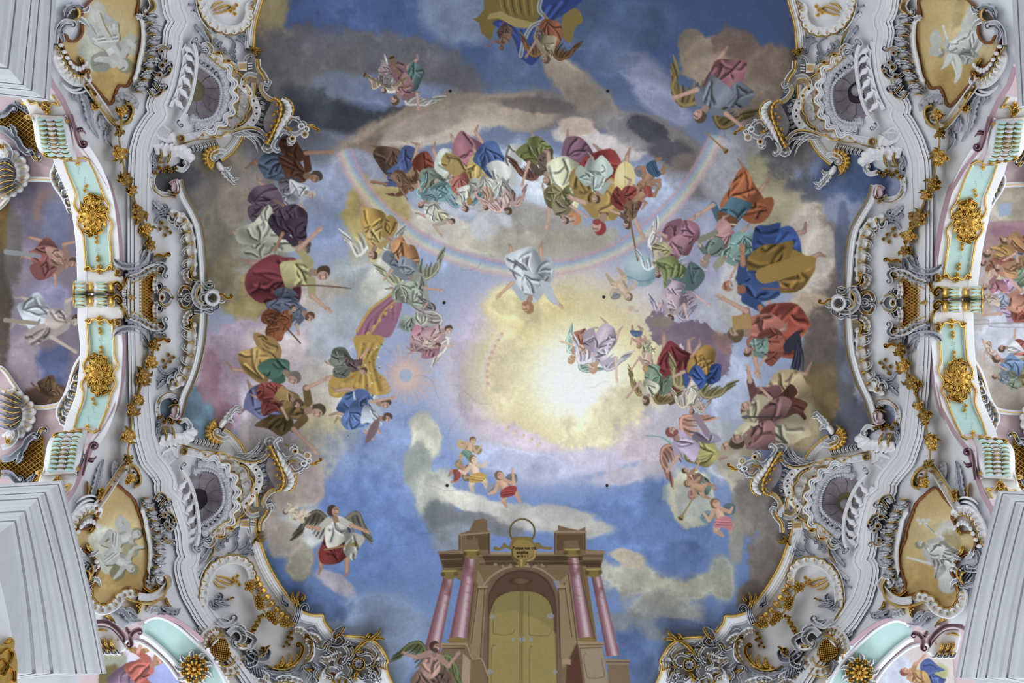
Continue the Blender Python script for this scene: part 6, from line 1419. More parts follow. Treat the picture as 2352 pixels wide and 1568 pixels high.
    la = t.part('lattice', 'gold'); gd = t.part('lattice_ground', 'oldgold'); w = t.part('shell_frame', 'stucco'); g = t.part('gilding', 'gold'); pl = t.part('plumes', 'grey')
    poly = [(302, 654), (316, 650), (336, 640), (352, 628), (357, 634), (352, 656), (350, 683), (352, 708), (357, 732), (352, 740), (336, 726), (316, 716), (302, 712), (298, 696), (296, 683), (298, 668)]
    gd.poly(poly, .18, 0, 2); lattice(la, poly, 6.4, 1.7, .09, .19, .55, -.55)
    for sg in (1, -1):
        Y = lambda y: 683 + sg * (683 - y)
        pl.leaf([(288, Y(640)), (300, Y(632)), (326, Y(626)), (348, Y(610)), (352, Y(580))], 14, .45, 9, .02); pl.leaf([(352, Y(612)), (362, Y(606)), (374, Y(604)), (384, Y(592))], 8, .4, 4, .05)
        pl.leaf([(262, Y(596)), (274, Y(608)), (300, Y(612)), (326, Y(600)), (342, Y(578))], 11, .4, 9, .04); pl.leaf([(300, Y(612)), (318, Y(598)), (326, Y(576)), (340, Y(566))], 7, .34, 5)
        pl.rib([(260, Y(594)), (266, Y(606)), (284, Y(616)), (312, Y(616)), (340, Y(606))], 3.4, .5, .05, taper=(.2, .4))
        w.rocaille([(292, Y(644)), (306, Y(638)), (322, Y(632)), (340, Y(620)), (360, Y(614)), (374, Y(622))], 10, .4, 9, .04, -sg); g.drops(w, -.2, 3.4, 2); g.rib(cr([(300, Y(652)), (318, Y(644)), (338, Y(634)), (354, Y(624)), (370, Y(628))], 8), 1.6, .4, .04, raw=True, mod=lambda u: 1 + .3 * np.sin(u * 60))
        w.scroll([(358, Y(612)), (372, Y(606)), (382, Y(616)), (376, Y(630))], 5, .4, 0, 6, 1, sg, .06); g.scroll([(356, Y(590)), (364, Y(584)), (376, Y(588)), (384, Y(582))], 3, .3, 0, 5, 1, -sg, .05)
        w.rocaille([(360, Y(634)), (356, Y(650)), (358, Y(664)), (362, Y(674))], 6, .32, 4, .03, -sg); w.scroll([(360, Y(650)), (370, Y(650)), (374, Y(660))], 3, .28, 0, 4.5, 1, sg, .05); g.rib([(352, Y(636)), (350, Y(656)), (352, Y(674))], 1.4, .36, .04)
        w.scroll([(362, Y(676)), (374, Y(664)), (388, Y(668)), (396, Y(680))], 4.5, .3, 0, 0, 1, 1, .04); g.rib([(366, Y(672)), (378, Y(661)), (392, Y(668))], 1.3, .3, .1)
        w.rocaille([(290, Y(650)), (285, Y(662)), (284, Y(674)), (286, Y(683))], 5, .36, 5, .03, sg); g.flower(270, Y(624), 8, 5, .36, .06); g.leaf([(262, Y(628)), (268, Y(632)), (278, Y(634))], 5, .3, 3, .05)
        g.rib([(292, Y(632)), (286, Y(650)), (278, Y(664)), (270, Y(668))], 4, .4, .1, 'groove', taper=(.4, .4)); w.rib([(278, Y(634)), (282, Y(646)), (278, Y(656))], 7, .3, .02, taper=(.5, .5))
    w.ring(372, 683, 6, 2.4, .3, .04, 8); g.ring(372, 683, 3, 1.2, .3, .06, 5); g.leaf([(394, 676), (398, 683), (394, 692)], 3, .2, 2)
    g.leaf([(296, 680), (304, 683), (314, 684)], 6, .1, 4, .3)
    t.done()
    # paired console with turquoise petals
    S = soffit(q, s)
    t = Thing('paired_console', 'twin rolled console banded in gold and turquoise petals, ' + w_, 'console', 222, 675, 'twin rolled consoles', S=S, q=q)
    for i, yc in enumerate((660, 691)):
        b = t.part('roll', 'moulding'); g = t.part('gilded_band', 'gold', None, under=b); pt = t.part('petal_band', 'teal', None, under=b); v = t.part('volute', 'oldgold', None, under=b)
        x = np.array([168, 172, 182, 194, 198, 205, 214, 218, 226, 240, 246, 250, 258, 264]); r = np.array([13, 16, 15.5, 15, 12.5, 13, 12.5, 14.5, 15, 14, 12.5, 14, 15, 12.5])
        a = np.linspace(-.2, math.pi + .2, 13)
        X, A = np.meshgrid(x, a, indexing='ij')
        b.grid(b.px(X, yc + r[:, None] * np.cos(A), .05 + .03 * r[:, None] * np.sin(A) * 1.0))
        def band(p, x0, x1, rr, hh):
            xs = np.linspace(x0, x1, 7); X2, A2 = np.meshgrid(xs, a, indexing='ij')
            p.grid(p.px(X2, yc + rr * np.cos(A2), .05 + .03 * rr * np.sin(A2) + hh * np.sin(np.linspace(0, math.pi, 7))[:, None]))
        band(g, 199, 215, 13.2, .09); band(g, 248, 262, 15, .06); band(g, 166, 172, 16, .04)
        for x0, x1, rr in ((172, 196, 15.6), (220, 246, 14.6)):
            for j in range(4):
                a0 = .35 + j * .62; aa = np.linspace(a0, a0 + .5, 5); xs = np.linspace(x0, x1, 6)
                X2, A2 = np.meshgrid(xs, aa, indexing='ij'); w2 = np.sin(np.linspace(.35, math.pi * .97, 6))[:, None]
                pt.grid(pt.px(X2, yc + (rr + .5) * np.cos((A2 - a0 - .25) * w2 + a0 + .25), .07 + .03 * rr * np.sin(A2) + .03))
                g.rib([(x0 + 2, yc + rr * math.cos(a0)), ((x0 + x1) / 2, yc + rr * math.cos(a0 - .04)), (x1, yc + rr * math.cos(a0 + .22))], 1.0, .06, .08 + .03 * rr * math.sin(a0))
        v.scroll([(262, yc - 8), (270, yc - 12), (278, yc - 4)], 4, .3, 0, 8, 1, 1, .3); v.dome(272, yc, 5, 5, .2, .34)
    t.done()

# ------------------------------------------------------------------ foot of the vault: frame, corner cartouches, bands
FRB = [(588, 1190), (588, 1215), (600, 1250), (611, 1283), (629, 1319), (655, 1359), (687, 1398), (715, 1411), (742, 1412)]
FRB2 = [(742, 1412), (748, 1432), (773, 1459), (800, 1460)]
FRB3 = [(800, 1460), (839, 1464), (867, 1478), (887, 1507), (891, 1519), (887, 1527), (893, 1551), (907, 1580), (914, 1600)]
def corner_foot(s):
    q = qBL if s == 'L' else (lambda x, y: (2407 - x, y + 2))
    nm = {'L': 'on the winged youth side', 'R': 'on the gateway side without winged youth'}[s]
    frame_piece('frame_moulding', FRB, 'sweeping white frame length with bright gilded bead ' + nm, q, 12, True, 1, gw=4.2)
    frame_piece('frame_moulding', FRB2, 'short stepped white frame length with gilded bead ' + nm, q, 12, True, 1, gw=4.2)
    frame_piece('frame_moulding', FRB3, 'lobed white frame length with gilded bead at the foot ' + nm, q, 12, True, 1, gw=4.2)
    # lattice cartouche over the cornice
    t = Thing('corner_cartouche', 'gilded brick-lattice cartouche in a ring of grey shells ' + nm, 'cartouche', 510, 1490, 'corner lattice cartouches', q=q)
    la = t.part('lattice', 'gold'); gd = t.part('lattice_ground', 'oldgold'); w = t.part('shell_ring', 'stucco'); g = t.part('gilding', 'gold'); pl = t.part('plumes', 'grey'); d = t.part('curled_horns', 'stucco')
    poly = [(492, 1472), (504, 1464), (518, 1466), (526, 1480), (532, 1500), (526, 1514), (512, 1520), (496, 1512), (484, 1500), (482, 1484)]
    gd.poly(poly, .3, .02, 2); lattice(la, poly, 4.6, 1.3, .09, .33, 0.15, 1.72)
    w.rocaille([(466, 1500), (464, 1478), (474, 1456), (494, 1444), (516, 1448)], 10, .4, 9, .02, 1); g.drops(w, .1, 4, 1.9); g.edge(w, 1.6)
    for i in range(7): w.leaf([(462 - i * 1 + i * 8, 1460 - i * 5 + (i * i) * .6), (452 + i * 8, 1450 - i * 5 + (i * i) * .6), (450 + i * 8, 1440 - i * 4 + (i * i) * .6)], 6, .3, 3)
    g.rib([(482, 1478), (492, 1464), (508, 1458), (520, 1462)], 2.4, .3, .3, taper=(.3, .3)); w.rib([(486, 1484), (494, 1474), (504, 1466)], 2.6, .3, .34, taper=(.2, .2))
    d.scroll([(524, 1456), (538, 1444), (552, 1448), (560, 1464), (552, 1478)], 8, .45, 0, 10, 1, 1, .06); d.scroll([(500, 1426), (514, 1436), (530, 1432), (540, 1424)], 7, .4, 0, 7, 1, -1, .05); d.scroll([(558, 1452), (574, 1458), (586, 1468), (578, 1484)], 7, .45, 0, 8, 1, 1, .06)
    d.leaf([(544, 1436), (556, 1440), (566, 1452), (590, 1460)], 8, .4, 5, .1); d.rib([(538, 1470), (548, 1484), (566, 1488), (580, 1480)], 6, .4, .05, taper=(.5, .5)); g.rib([(548, 1478), (558, 1482), (566, 1478)], 2.4, .3, .36)
    w.rocaille([(502, 1532), (524, 1540), (544, 1532), (556, 1516), (554, 1500)], 11, .4, 7, .02, 1); g.drops(w, .1, 4, 2); g.rib([(500, 1524), (520, 1530), (536, 1520), (542, 1504)], 2.6, .34, .2, taper=(.3, .3)); g.rib([(504, 1548), (526, 1552), (552, 1544)], 1.6, .3, .1)
    for i in range(5): pl.leaf([(496 - i * 3, 1512 + i), (482 - i * 2 + i * 5, 1528 + i * 3), (480 + i * 7, 1548 + i * 2)], 6, .4, 4, .08)
    for i in range(6): pl.leaf([(560 + i * 7, 1510 + i * 5), (566 + i * 7, 1524 + i * 5), (556 + i * 9, 1540 + i * 4)], 6, .36, 4, .06)
    d.scroll([(566, 1500), (580, 1494), (590, 1504), (586, 1522), (574, 1528)], 6, .4, 0, 6, 1, 1, .06); g.flower(496, 1542, 6, 5, .3, .2); g.rib([(472, 1500), (470, 1520), (478, 1540)], 2.6, .34, .08, mod=lambda u: 1 + .3 * np.sin(u * 50))
    t.done()
    # gilded acanthus scroll and horn below the white field
    t = Thing('acanthus_branch', 'long gilded acanthus branch curling over the white field ' + nm, 'gilded leaf', 660, 1520, 'gilded acanthus branches', q=q)
    g = t.part('branch', 'oldgold'); h = t.part('horn', 'grey'); l = t.part('leaf', 'gold')
    g.rib([(610, 1526), (630, 1534), (655, 1536), (676, 1526), (692, 1508), (696, 1490)], 3.6, .3, .05, taper=(.3, .3)); g.scroll([(676, 1524), (690, 1508), (696, 1488), (690, 1478)], 4, .3, 0, 6, 1, -1, .1)
    for b in (((640, 1532), (650, 1514), (648, 1504)), ((652, 1532), (668, 1514), (664, 1498)), ((664, 1530), (684, 1512), (680, 1494)), ((630, 1530), (642, 1524), (646, 1514))): l.leaf([b[0], ((b[0][0] + b[1][0]) / 2 + 4, (b[0][1] + b[1][1]) / 2 + 2), b[1], b[2]], 6, .3, 5, .06)
    h.scroll([(574, 1500), (592, 1512), (610, 1512), (616, 1500)], 8, .4, 6, 6, 1, -1, .05); g.leaf([(596, 1496), (604, 1488), (618, 1490)], 6, .4, 3, .2); g.leaf([(606, 1500), (614, 1486), (622, 1482)], 5, .4, 3, .25); g.rib([(592, 1508), (604, 1502), (612, 1496)], 2, .3, .4)
    t.done()
    t = Thing('grape_sprig', 'small gilded leaf sprig on the white field ' + nm, 'gilded leaf', 664, 1468, 'gilded leaf sprigs', q=q)
    g = t.part('sprig', 'oldgold')
    for i, (x, y) in enumerate(((668, 1452), (662, 1462), (670, 1466), (658, 1474), (664, 1480), (652, 1484))): g.flower(x, y, 6 - i * .4, 4, .2, .04)
    t.done()
    # flower festoon below the frame and the gilded fringe
    t = Thing('frame_garland', 'garland of dark gilded roses under the frame ' + nm, 'garland', 600, 1390, 'gilded garlands under the frame', q=q)
    st = t.part('stem', 'oldgold'); st.rib([(576, 1330), (574, 1345), (582, 1366), (594, 1384), (606, 1402), (620, 1416), (640, 1426), (664, 1430), (680, 1432)], 2.2, .08, .34, 'tube')
    R = random.Random(s)
    for i, (x, y, r) in enumerate(((574, 1346, 15), (594, 1376, 13), (598, 1390, 12), (622, 1414, 14), (632, 1428, 9), (654, 1430, 14), (668, 1432, 9))):
        f = t.part('rose', 'oldgold'); f.flower(x, y, r, 5, .26, .3, i); f.flower(x, y, r * .6, 5, .2, .44, i + .5); f.dome(x, y, 2.5, 2.5, .12, .62)
    for i in range(4): st.leaf([(606 - i * 8, 1410 + i * 12), (598 - i * 8, 1416 + i * 12), (590 - i * 6, 1414 + i * 12)], 7, .24, 3, .2); st.flower(594 - i * 5, 1428 + i * 9, 6, 4, .2, .15)
    t.done()
    t = Thing('gilded_fringe', 'row of gilded tongue-shaped tassels along the frame ' + nm, 'gilded fringe', 622, 1376, 'tasselled fringes', q=q)
    P = cr([(592, 1320), (606, 1346), (624, 1374), (646, 1400), (668, 1418)], 8); N = normals2(P)
    for i in range(8):
        j = int((i + .5) / 8 * (len(P) - 1)); c = P[j]; v = N[j]
        tg = t.part('tassel', 'gold'); tg.leaf([tuple(c - v * 2), tuple(c + v * 10), tuple(c + v * 24)], 8, .12, 1, .02); tg.ring(*(c + v * 11), 3.4, 1.2, .1, .1)
    t.done()
    # leaves clasping the frame
    for (x, y, pts, lb) in ((694, 1390, [((688, 1398), (682, 1378), (688, 1352)), ((680, 1386), (672, 1372), (674, 1356)), ((690, 1382), (698, 1370), (690, 1362))], 'tall gilded leaf flame rising into the sky '),
                            (850, 1462, [((810, 1500), (836, 1474), (864, 1466)), ((846, 1470), (866, 1456), (876, 1440)), ((856, 1466), (872, 1464), (884, 1468)), ((840, 1468), (848, 1456), (856, 1456))], 'gilded leaf spray lying across the frame ')):
        t = Thing('gilded_frame_leaf', lb + nm, 'gilded leaf', x, y, 'leaves on the lower frame', q=q)
        for p in pts: t.part('leaf', 'oldgold').leaf(p, 6, .3, 5, .14)
        t.done()
    t = Thing('stucco_clasp', 'grey clasp of stems round the frame ' + nm, 'stucco ornament', 690, 1410, 'clasps on the frame', q=q)
    w = t.part('stems', 'grey'); w.q = q
    for i in range(4): w.rib([(676 + i * 5, 1384 + i * 2), (680 + i * 4, 1402), (672 + i * 5, 1424), (664 + i * 6, 1434)], 2.6, .3, .1, taper=(.5, .5))
    w.scroll([(688, 1404), (694, 1390), (704, 1388), (708, 1396)], 3.4, .3, 0, 4, 1, 1, .15); w.leaf([(652, 1372), (646, 1384), (658, 1392)], 5, .3, 3, .1); w.scroll([(648, 1366), (650, 1380), (660, 1386)], 3, .3, 0, 4, 1, 1, .1)
    t.done()
    t = Thing('stucco_clasp', 'grey leaf clasp with gilded curl ' + nm, 'stucco ornament', 778, 1460, 'clasps on the frame', q=q)
    w = t.part('leaf_clasp', 'grey'); g = t.part('gilded_curl', 'gold')
    w.leaf([(764, 1484), (768, 1462), (776, 1446), (792, 1436)], 9, .34, 5, .1); w.scroll([(760, 1480), (778, 1482), (790, 1472), (784, 1460)], 4.5, .32, 0, 6, 1, -1, .1); g.scroll([(772, 1464), (782, 1456), (792, 1440)], 2.6, .3, 5, 0, 1, 1, .25); w.leaf([(752, 1468), (766, 1474), (778, 1486)], 6, .3, 4, .08)
    t.done()
    # crowded shellwork at the very foot
    t = Thing('foot_shellwork', 'crowded white shellwork with a round shell ' + nm, 'stucco ornament', 800, 1530, 'crowded shellwork at the foot', q=q)
    w = t.part('shellwork', 'stucco'); gr = t.part('leaf_work', 'grey'); g = t.part('gilding', 'oldgold'); sh = t.part('round_shell', 'grey'); sr = t.part('shell_rim', 'oldgold')
    sh.shell(824, 1524, 13, 0, 6.2, 10, .2, .1, .05); sr.ring(824, 1524, 14, 2.2, .24, .1); g.leaf([(824, 1540), (816, 1552), (820, 1566)], 6, .3, 3, .08)
    for a in ([(672, 1444), (690, 1446), (706, 1460), (716, 1480)], [(704, 1456), (724, 1462), (736, 1476)], [(730, 1510), (748, 1514), (770, 1506), (790, 1500)], [(696, 1470), (712, 1474), (716, 1500), (700, 1524)]): w.rocaille(a, 8, .26, 6, .02, 1); g.drops(w, .2, 3.2, 1.5)
    g.rib([(700, 1462), (712, 1466), (718, 1482), (712, 1506), (700, 1520)], 2.2, .26, .08, taper=(.4, .3)); g.scroll([(718, 1486), (716, 1470), (706, 1462)], 2.6, .28, 0, 4, 1, -1, .1)
    for a in ([(770, 1494), (776, 1508), (770, 1524), (782, 1530)], [(790, 1482), (800, 1500), (792, 1520)], [(806, 1486), (812, 1500), (806, 1512)], [(840, 1500), (852, 1504), (858, 1520), (846, 1530)], [(846, 1540), (860, 1544), (866, 1556)], [(736, 1516), (752, 1528), (748, 1544), (760, 1552)], [(856, 1484), (868, 1500), (862, 1514)], [(786, 1550), (800, 1556), (812, 1570)], [(726, 1484), (740, 1488), (748, 1476)], [(760, 1476), (752, 1492), (764, 1502)]):
        w.scroll(a, 4, .28, 0, 5, 1, 1, .04); g.rib(cr(a, 6) + [4, -2], 1.5, .26, .1, raw=True, taper=(.4, .4))
    for a in ([(740, 1540), (760, 1536), (782, 1546), (788, 1564)], [(830, 1548), (846, 1556), (850, 1572)], [(700, 1450), (716, 1446), (730, 1454)], [(868, 1500), (880, 1514), (876, 1530)], [(610, 1540), (640, 1546), (668, 1542), (700, 1524)], [(620, 1552), (650, 1560), (680, 1556)], [(690, 1540), (704, 1530), (724, 1530)], [(800, 1470), (812, 1478), (828, 1478)], [(836, 1480), (850, 1476), (860, 1484)]): gr.leaf(a, 8, .22, 6, .02)
    for a in ([(700, 1536), (712, 1548), (706, 1562), (716, 1574)], [(816, 1496), (826, 1504), (838, 1502)], [(800, 1528), (806, 1540), (800, 1552)], [(848, 1528), (856, 1538), (850, 1552)], [(868, 1530), (874, 1544), (868, 1560)], [(776, 1476), (788, 1482), (800, 1478)], [(730, 1560), (722, 1548), (728, 1536)], [(806, 1560), (818, 1552), (830, 1560)]): w.scroll(a, 3.6, .26, 4, 5, 1, -1, .04); g.leaf([a[0], ((a[0][0] + a[1][0]) / 2 + 6, (a[0][1] + a[1][1]) / 2 - 4), (a[1][0] + 12, a[1][1] - 6)], 4, .24, 3, .1)
    for a in ([(560, 1552), (580, 1544), (604, 1546), (620, 1560)], [(630, 1566), (650, 1556), (676, 1560), (700, 1570)], [(576, 1572), (598, 1562), (616, 1572)]): w.rocaille(a, 8, .26, 6, .02, 1); g.edge(w, 1.4); g.drops(w, .2, 3, 1.5)
    for a in ([(740, 1500), (752, 1496), (764, 1486)], [(716, 1520), (730, 1532), (742, 1530)], [(784, 1516), (796, 1510), (808, 1514)], [(836, 1564), (850, 1566), (862, 1572)], [(648, 1548), (664, 1552), (690, 1550)], [(590, 1534), (606, 1538), (616, 1548)]): gr.leaf(a, 9, .26, 6, .03)
    for a in ([(748, 1560), (744, 1548), (752, 1538), (768, 1536), (780, 1546)], [(774, 1560), (778, 1550), (790, 1546)]): w.rocaille(a, 7, .24, 6, .02, 1); g.edge(w, 1.4)
    for x, y in ((770, 1560), (784, 1568), (800, 1566)): g.leaf([(x, y + 8), (x - 6, y), (x - 2, y - 10)], 5, .22, 4, .05)
    t.done()
    # small field ornaments: hook end with grey leaves
    t = Thing('grey_leaf_tuft', 'grey leaf tuft below the shellwork hook ' + nm, 'stucco ornament', 505, 1380, 'grey leaf tufts', q=q)
    w = t.part('leaf_tuft', 'grey'); g = t.part('gilded_tip', 'oldgold')
    for b in (((494, 1376), (514, 1378), (532, 1374)), ((492, 1382), (512, 1388), (530, 1390)), ((490, 1388), (496, 1396), (506, 1394)), ((484, 1378), (488, 1390), (494, 1400))): w.leaf(b, 6, .24, 4, .04)
    w.scroll([(504, 1362), (510, 1368), (508, 1376)], 4, .24, 0, 4, 1, 1, .05); g.leaf([(524, 1378), (534, 1372), (540, 1374)], 3, .24, 2, .1)
    t.done()

# ------------------------------------------------------------------ side aisles seen through the arches
def aisle(s):
    D = 15.0
    SA = lambda x, y: np.full(np.shape(x), D)
    q = qL if s == 'L' else qR
    b = MB(SA, qL)
    x0, x1 = (-260, 286) if s == 'L' else (2128, 2640)
    b.add(b.px(np.array([x0, x1, x1, x0]), np.array([120, 120, 1260, 1260]), np.zeros(4) - .05), [(0, 1, 2, 3)], False)
    single(b, 'wall_left' if s == 'L' else 'wall_right', 'rose', '', '', kind='structure')
    P = [(45, 413), (115, 413), (132, 425), (146, 450), (168, 480), (186, 516), (210, 560), (215, 690), (210, 780), (180, 830), (168, 856), (152, 905), (132, 930), (70, 934), (48, 905), (30, 880), (2, 845), (-50, 830), (-50, 500), (-6, 480), (18, 455), (28, 425)]
    A = np.array(P, float)
    if s == 'R': A = np.stack(qR(A[:, 0], A[:, 1]), 1); A[:, 0] = np.minimum(A[:, 0], 2470)
    c = Paint(A[:, 0].min() - 3, A[:, 1].min() - 3, A[:, 0].max() + 3, A[:, 1].max() + 3, 1.8, (128, 116, 132))
    if s == 'L':
        B = c.blob
        B(80, 500, 60, 80, (112, 104, 122), 0, .5); B(100, 470, 24, 40, (150, 118, 108), 20, .6, .8); B(130, 520, 34, 70, (116, 118, 146), 0, .5); B(60, 640, 60, 80, (142, 128, 144), 0, .5); B(120, 700, 50, 60, (136, 130, 160), 0, .5)
        B(70, 830, 60, 80, (150, 132, 144), 0, .5); B(120, 840, 40, 60, (86, 96, 134), 0, .5); B(110, 760, 40, 40, (120, 106, 112), 0, .5); B(0, 520, 26, 120, (112, 84, 34), 0, .5); B(4, 720, 20, 160, (84, 74, 62), 0, .5); B(30, 560, 20, 90, (104, 98, 92), 0, .6)
        B(110, 910, 60, 26, (92, 70, 58), 0, .4)
        c.figure(118, 590, 20, 120, (146, 84, 78), (170, 128, 108), 31, skin=(182, 134, 112), leg=2, arm=2); c.stroke([(14, 578), (90, 588)], 6, 5, (134, 136, 136)); c.figure(112, 728, 8, 150, (196, 202, 208), (186, 170, 160), 32, skin=(184, 164, 150), leg=2, arm=2)
        c.stroke([(12, 735), (84, 742)], 5, 5, (150, 132, 112)); c.figure(122, 892, 35, 90, (96, 72, 48), (118, 88, 60), 33, skin=(130, 96, 66)); c.stroke([(178, 520), (186, 600)], 6, 2, (160, 120, 104), .8, 3)
    else:
        B = c.blob; c.A[:] = (176, 166, 160)
        B(2320, 470, 70, 60, (168, 158, 140), 0, .5); B(2340, 480, 50, 30, (150, 142, 120), 0, .6); c.poly([(2294, 468), (2322, 464), (2322, 494), (2294, 498)], (150, 164, 186), 1, 1, 0, False); B(2320, 570, 70, 70, (176, 150, 134), 0, .5); B(2290, 590, 40, 70, (178, 166, 128), 0, .5); B(2330, 540, 60, 24, (140, 98, 110), 10, .4)
        c.poly([(2250, 520), (2352, 505), (2400, 500), (2400, 560), (2340, 560), (2290, 590), (2262, 620)], (150, 108, 122), 3, .7); B(2300, 780, 60, 60, (200, 202, 214), 0, .4); B(2300, 900, 60, 60, (166, 154, 142), 0, .4); B(2250, 860, 30, 50, (190, 178, 168), 0, .5)
        for i, (x, y, L, r1, r2) in enumerate(((2315, 580, 110, (122, 128, 146), (168, 128, 60)), (2296, 610, 90, (168, 84, 74), (150, 96, 70)), (2330, 630, 100, (120, 136, 110), (176, 128, 80)), (2300, 660, 90, (178, 142, 168), (170, 110, 120)), (2316, 690, 110, (196, 168, 196), (196, 176, 200)), (2345, 700, 110, (180, 90, 70), (190, 130, 100)), (2285, 690, 70, (150, 160, 180), (190, 170, 150)), (2345, 560, 90, (140, 90, 60), (170, 120, 70)), (2334, 840, 110, (150, 130, 70), (110, 140, 176)), (2340, 800, 90, (186, 96, 84), (206, 206, 210)), (2315, 870, 70, (130, 140, 120), (120, 130, 140)))):
            c.figure(x, y, 185 + i % 3 * 8, L, r1, r2, 200 + i, skin=(190, 146, 124), arm=1, leg=0)
        c.figure(2272, 800, 80, 46, (212, 176, 150), (212, 176, 150), 230, arm=2)
        c.stroke([(2234, 745), (2300, 742), (2400, 740)], 1, 1, (150, 140, 136)); c.stroke([(2236, 735), (2270, 735), (2280, 750), (2400, 752)], 1, 1, (150, 140, 136), .8)
    c.brush(8)
    t = Thing('aisle_painting', {'L': 'dim purple painted scene with two reclining half-draped figures, seen through the arch', 'R': 'pale painted scene crowded with robed people and a tent, seen through the arch'}[s], 'fresco', 100, 690, 'side aisle paintings', S=SA, q=q)
    c.mesh('painting', c.inside(cr(A, 4, True)), SA, .02, 1.0 if s == 'L' else 1.1, t.e, t.o0)
    fr = t.part('white_frame', 'moulding'); g = t.part('gilded_line', 'gold'); fr.q = g.q = qL
    C = cr(A, 5, True); fr.rib(C, 6, .12, -.02, 'step', closed=True, raw=True); g.rib(C, 1.6, .16, 0, closed=True, raw=True)
    t.done()
    for up in (0, 1):
        qq = q if not up else (lambda x, y: q(x + 14, 1350 - y))
        end = {(0, 'L'): 'near the small pier cornice', (1, 'L'): 'near the massive pier cornice', (0, 'R'): 'near the pier cornice sliver', (1, 'R'): 'near the broad pier cornice'}[(up, s)]
        t = Thing('aisle_shellwork', 'lilac grey shell scrolls with gilded curls ' + end, 'stucco ornament', 60, 380, 'shell scrolls of the aisle vaults', S=SA, q=qq)
        w = t.part('shell_scrolls', 'stucco'); gr = t.part('leaf_work', 'grey'); g = t.part('gilding', 'gold')
        w.rocaille([(-10, 350), (20, 356), (44, 376), (50, 404), (40, 424), (16, 440), (-10, 452)], 16, .3, 11, 0, -1); g.drops(w, .3, 5, 2)
        for i in range(6): gr.leaf([(-16, 372 + i * 15), (16, 366 + i * 14), (36 + i, 384 + i * 8)], 7, .34, 5, .1); g.rib([(-10, 378 + i * 16), (14, 374 + i * 14), (30, 384 + i * 10)], 1.6, .2, .36)
        w.rocaille([(140, 362), (134, 384), (126, 402), (134, 424), (148, 444), (162, 470), (176, 498)], 13, .3, 10, 0, -1); g.drops(w, -.3, 5, 2)
        for i in range(6): w.leaf([(148 + i * 5, 372 + i * 22), (128 + i * 6, 380 + i * 20), (122 + i * 8, 392 + i * 20)], 8, .3, 4, .1); g.rib([(150 + i * 4, 384 + i * 20), (136 + i * 5, 388 + i * 20)], 1.8, .3, .24)
        gr.scroll([(-10, 296), (10, 298), (26, 310), (40, 322), (48, 338), (62, 350)], 8, .3, 0, 6, 1, -1); gr.leaf([(36, 314), (30, 296), (22, 284)], 9, .3, 4, .1); w.scroll([(60, 346), (72, 350), (80, 364), (88, 366)], 5, .26, 0, 5, 1, -1); g.leaf([(76, 356), (84, 366), (90, 372)], 4, .3, 2, .1)
        w.scroll([(-10, 322), (10, 330), (24, 350), (20, 370)], 7, .3, 0, 8, 1, 1, .05); g.flower(4, 336, 9, 5, .2, .2); gr.scroll([(24, 246), (8, 262), (-12, 262)], 9, .3, 8, 0, 1, 1)
        for i in range(4): gr.leaf([(48 + i * 6, 246 + i * 6), (38 + i * 7, 240 + i * 4), (34 + i * 8, 230 + i * 4)], 6, .2, 3)
        t.done()
        t = Thing('diaper_field', 'old gold scale-patterned field behind the feathered console ' + end, 'gilded field', 50, 290, 'scale-patterned fields', S=SA, q=qq)
        poly = [(-30, 256), (12, 254), (40, 236), (62, 238), (84, 268), (86, 340), (80, 352), (62, 346), (46, 318), (24, 296), (-30, 290)]
        gd = t.part('ground', 'oldgold'); la = t.part('scales', 'oldgold'); gd.poly(poly, .06, 0, 1); lattice(la, poly, 8.5, 1.5, .05, .07, .62, -.75)
        for iy in range(12):
            for ix in range(12):
                x, y = -24 + ix * 9.6 + (iy % 2) * 4.8, 244 + iy * 9
                if pip(np.array([x]), np.array([y]), poly)[0] and pip(np.array([x + 3]), np.array([y + 3]), poly)[0]: la.dome(x, y, 2.6, 2.2, .05, .06, 0, 6, 2)
        t.done()

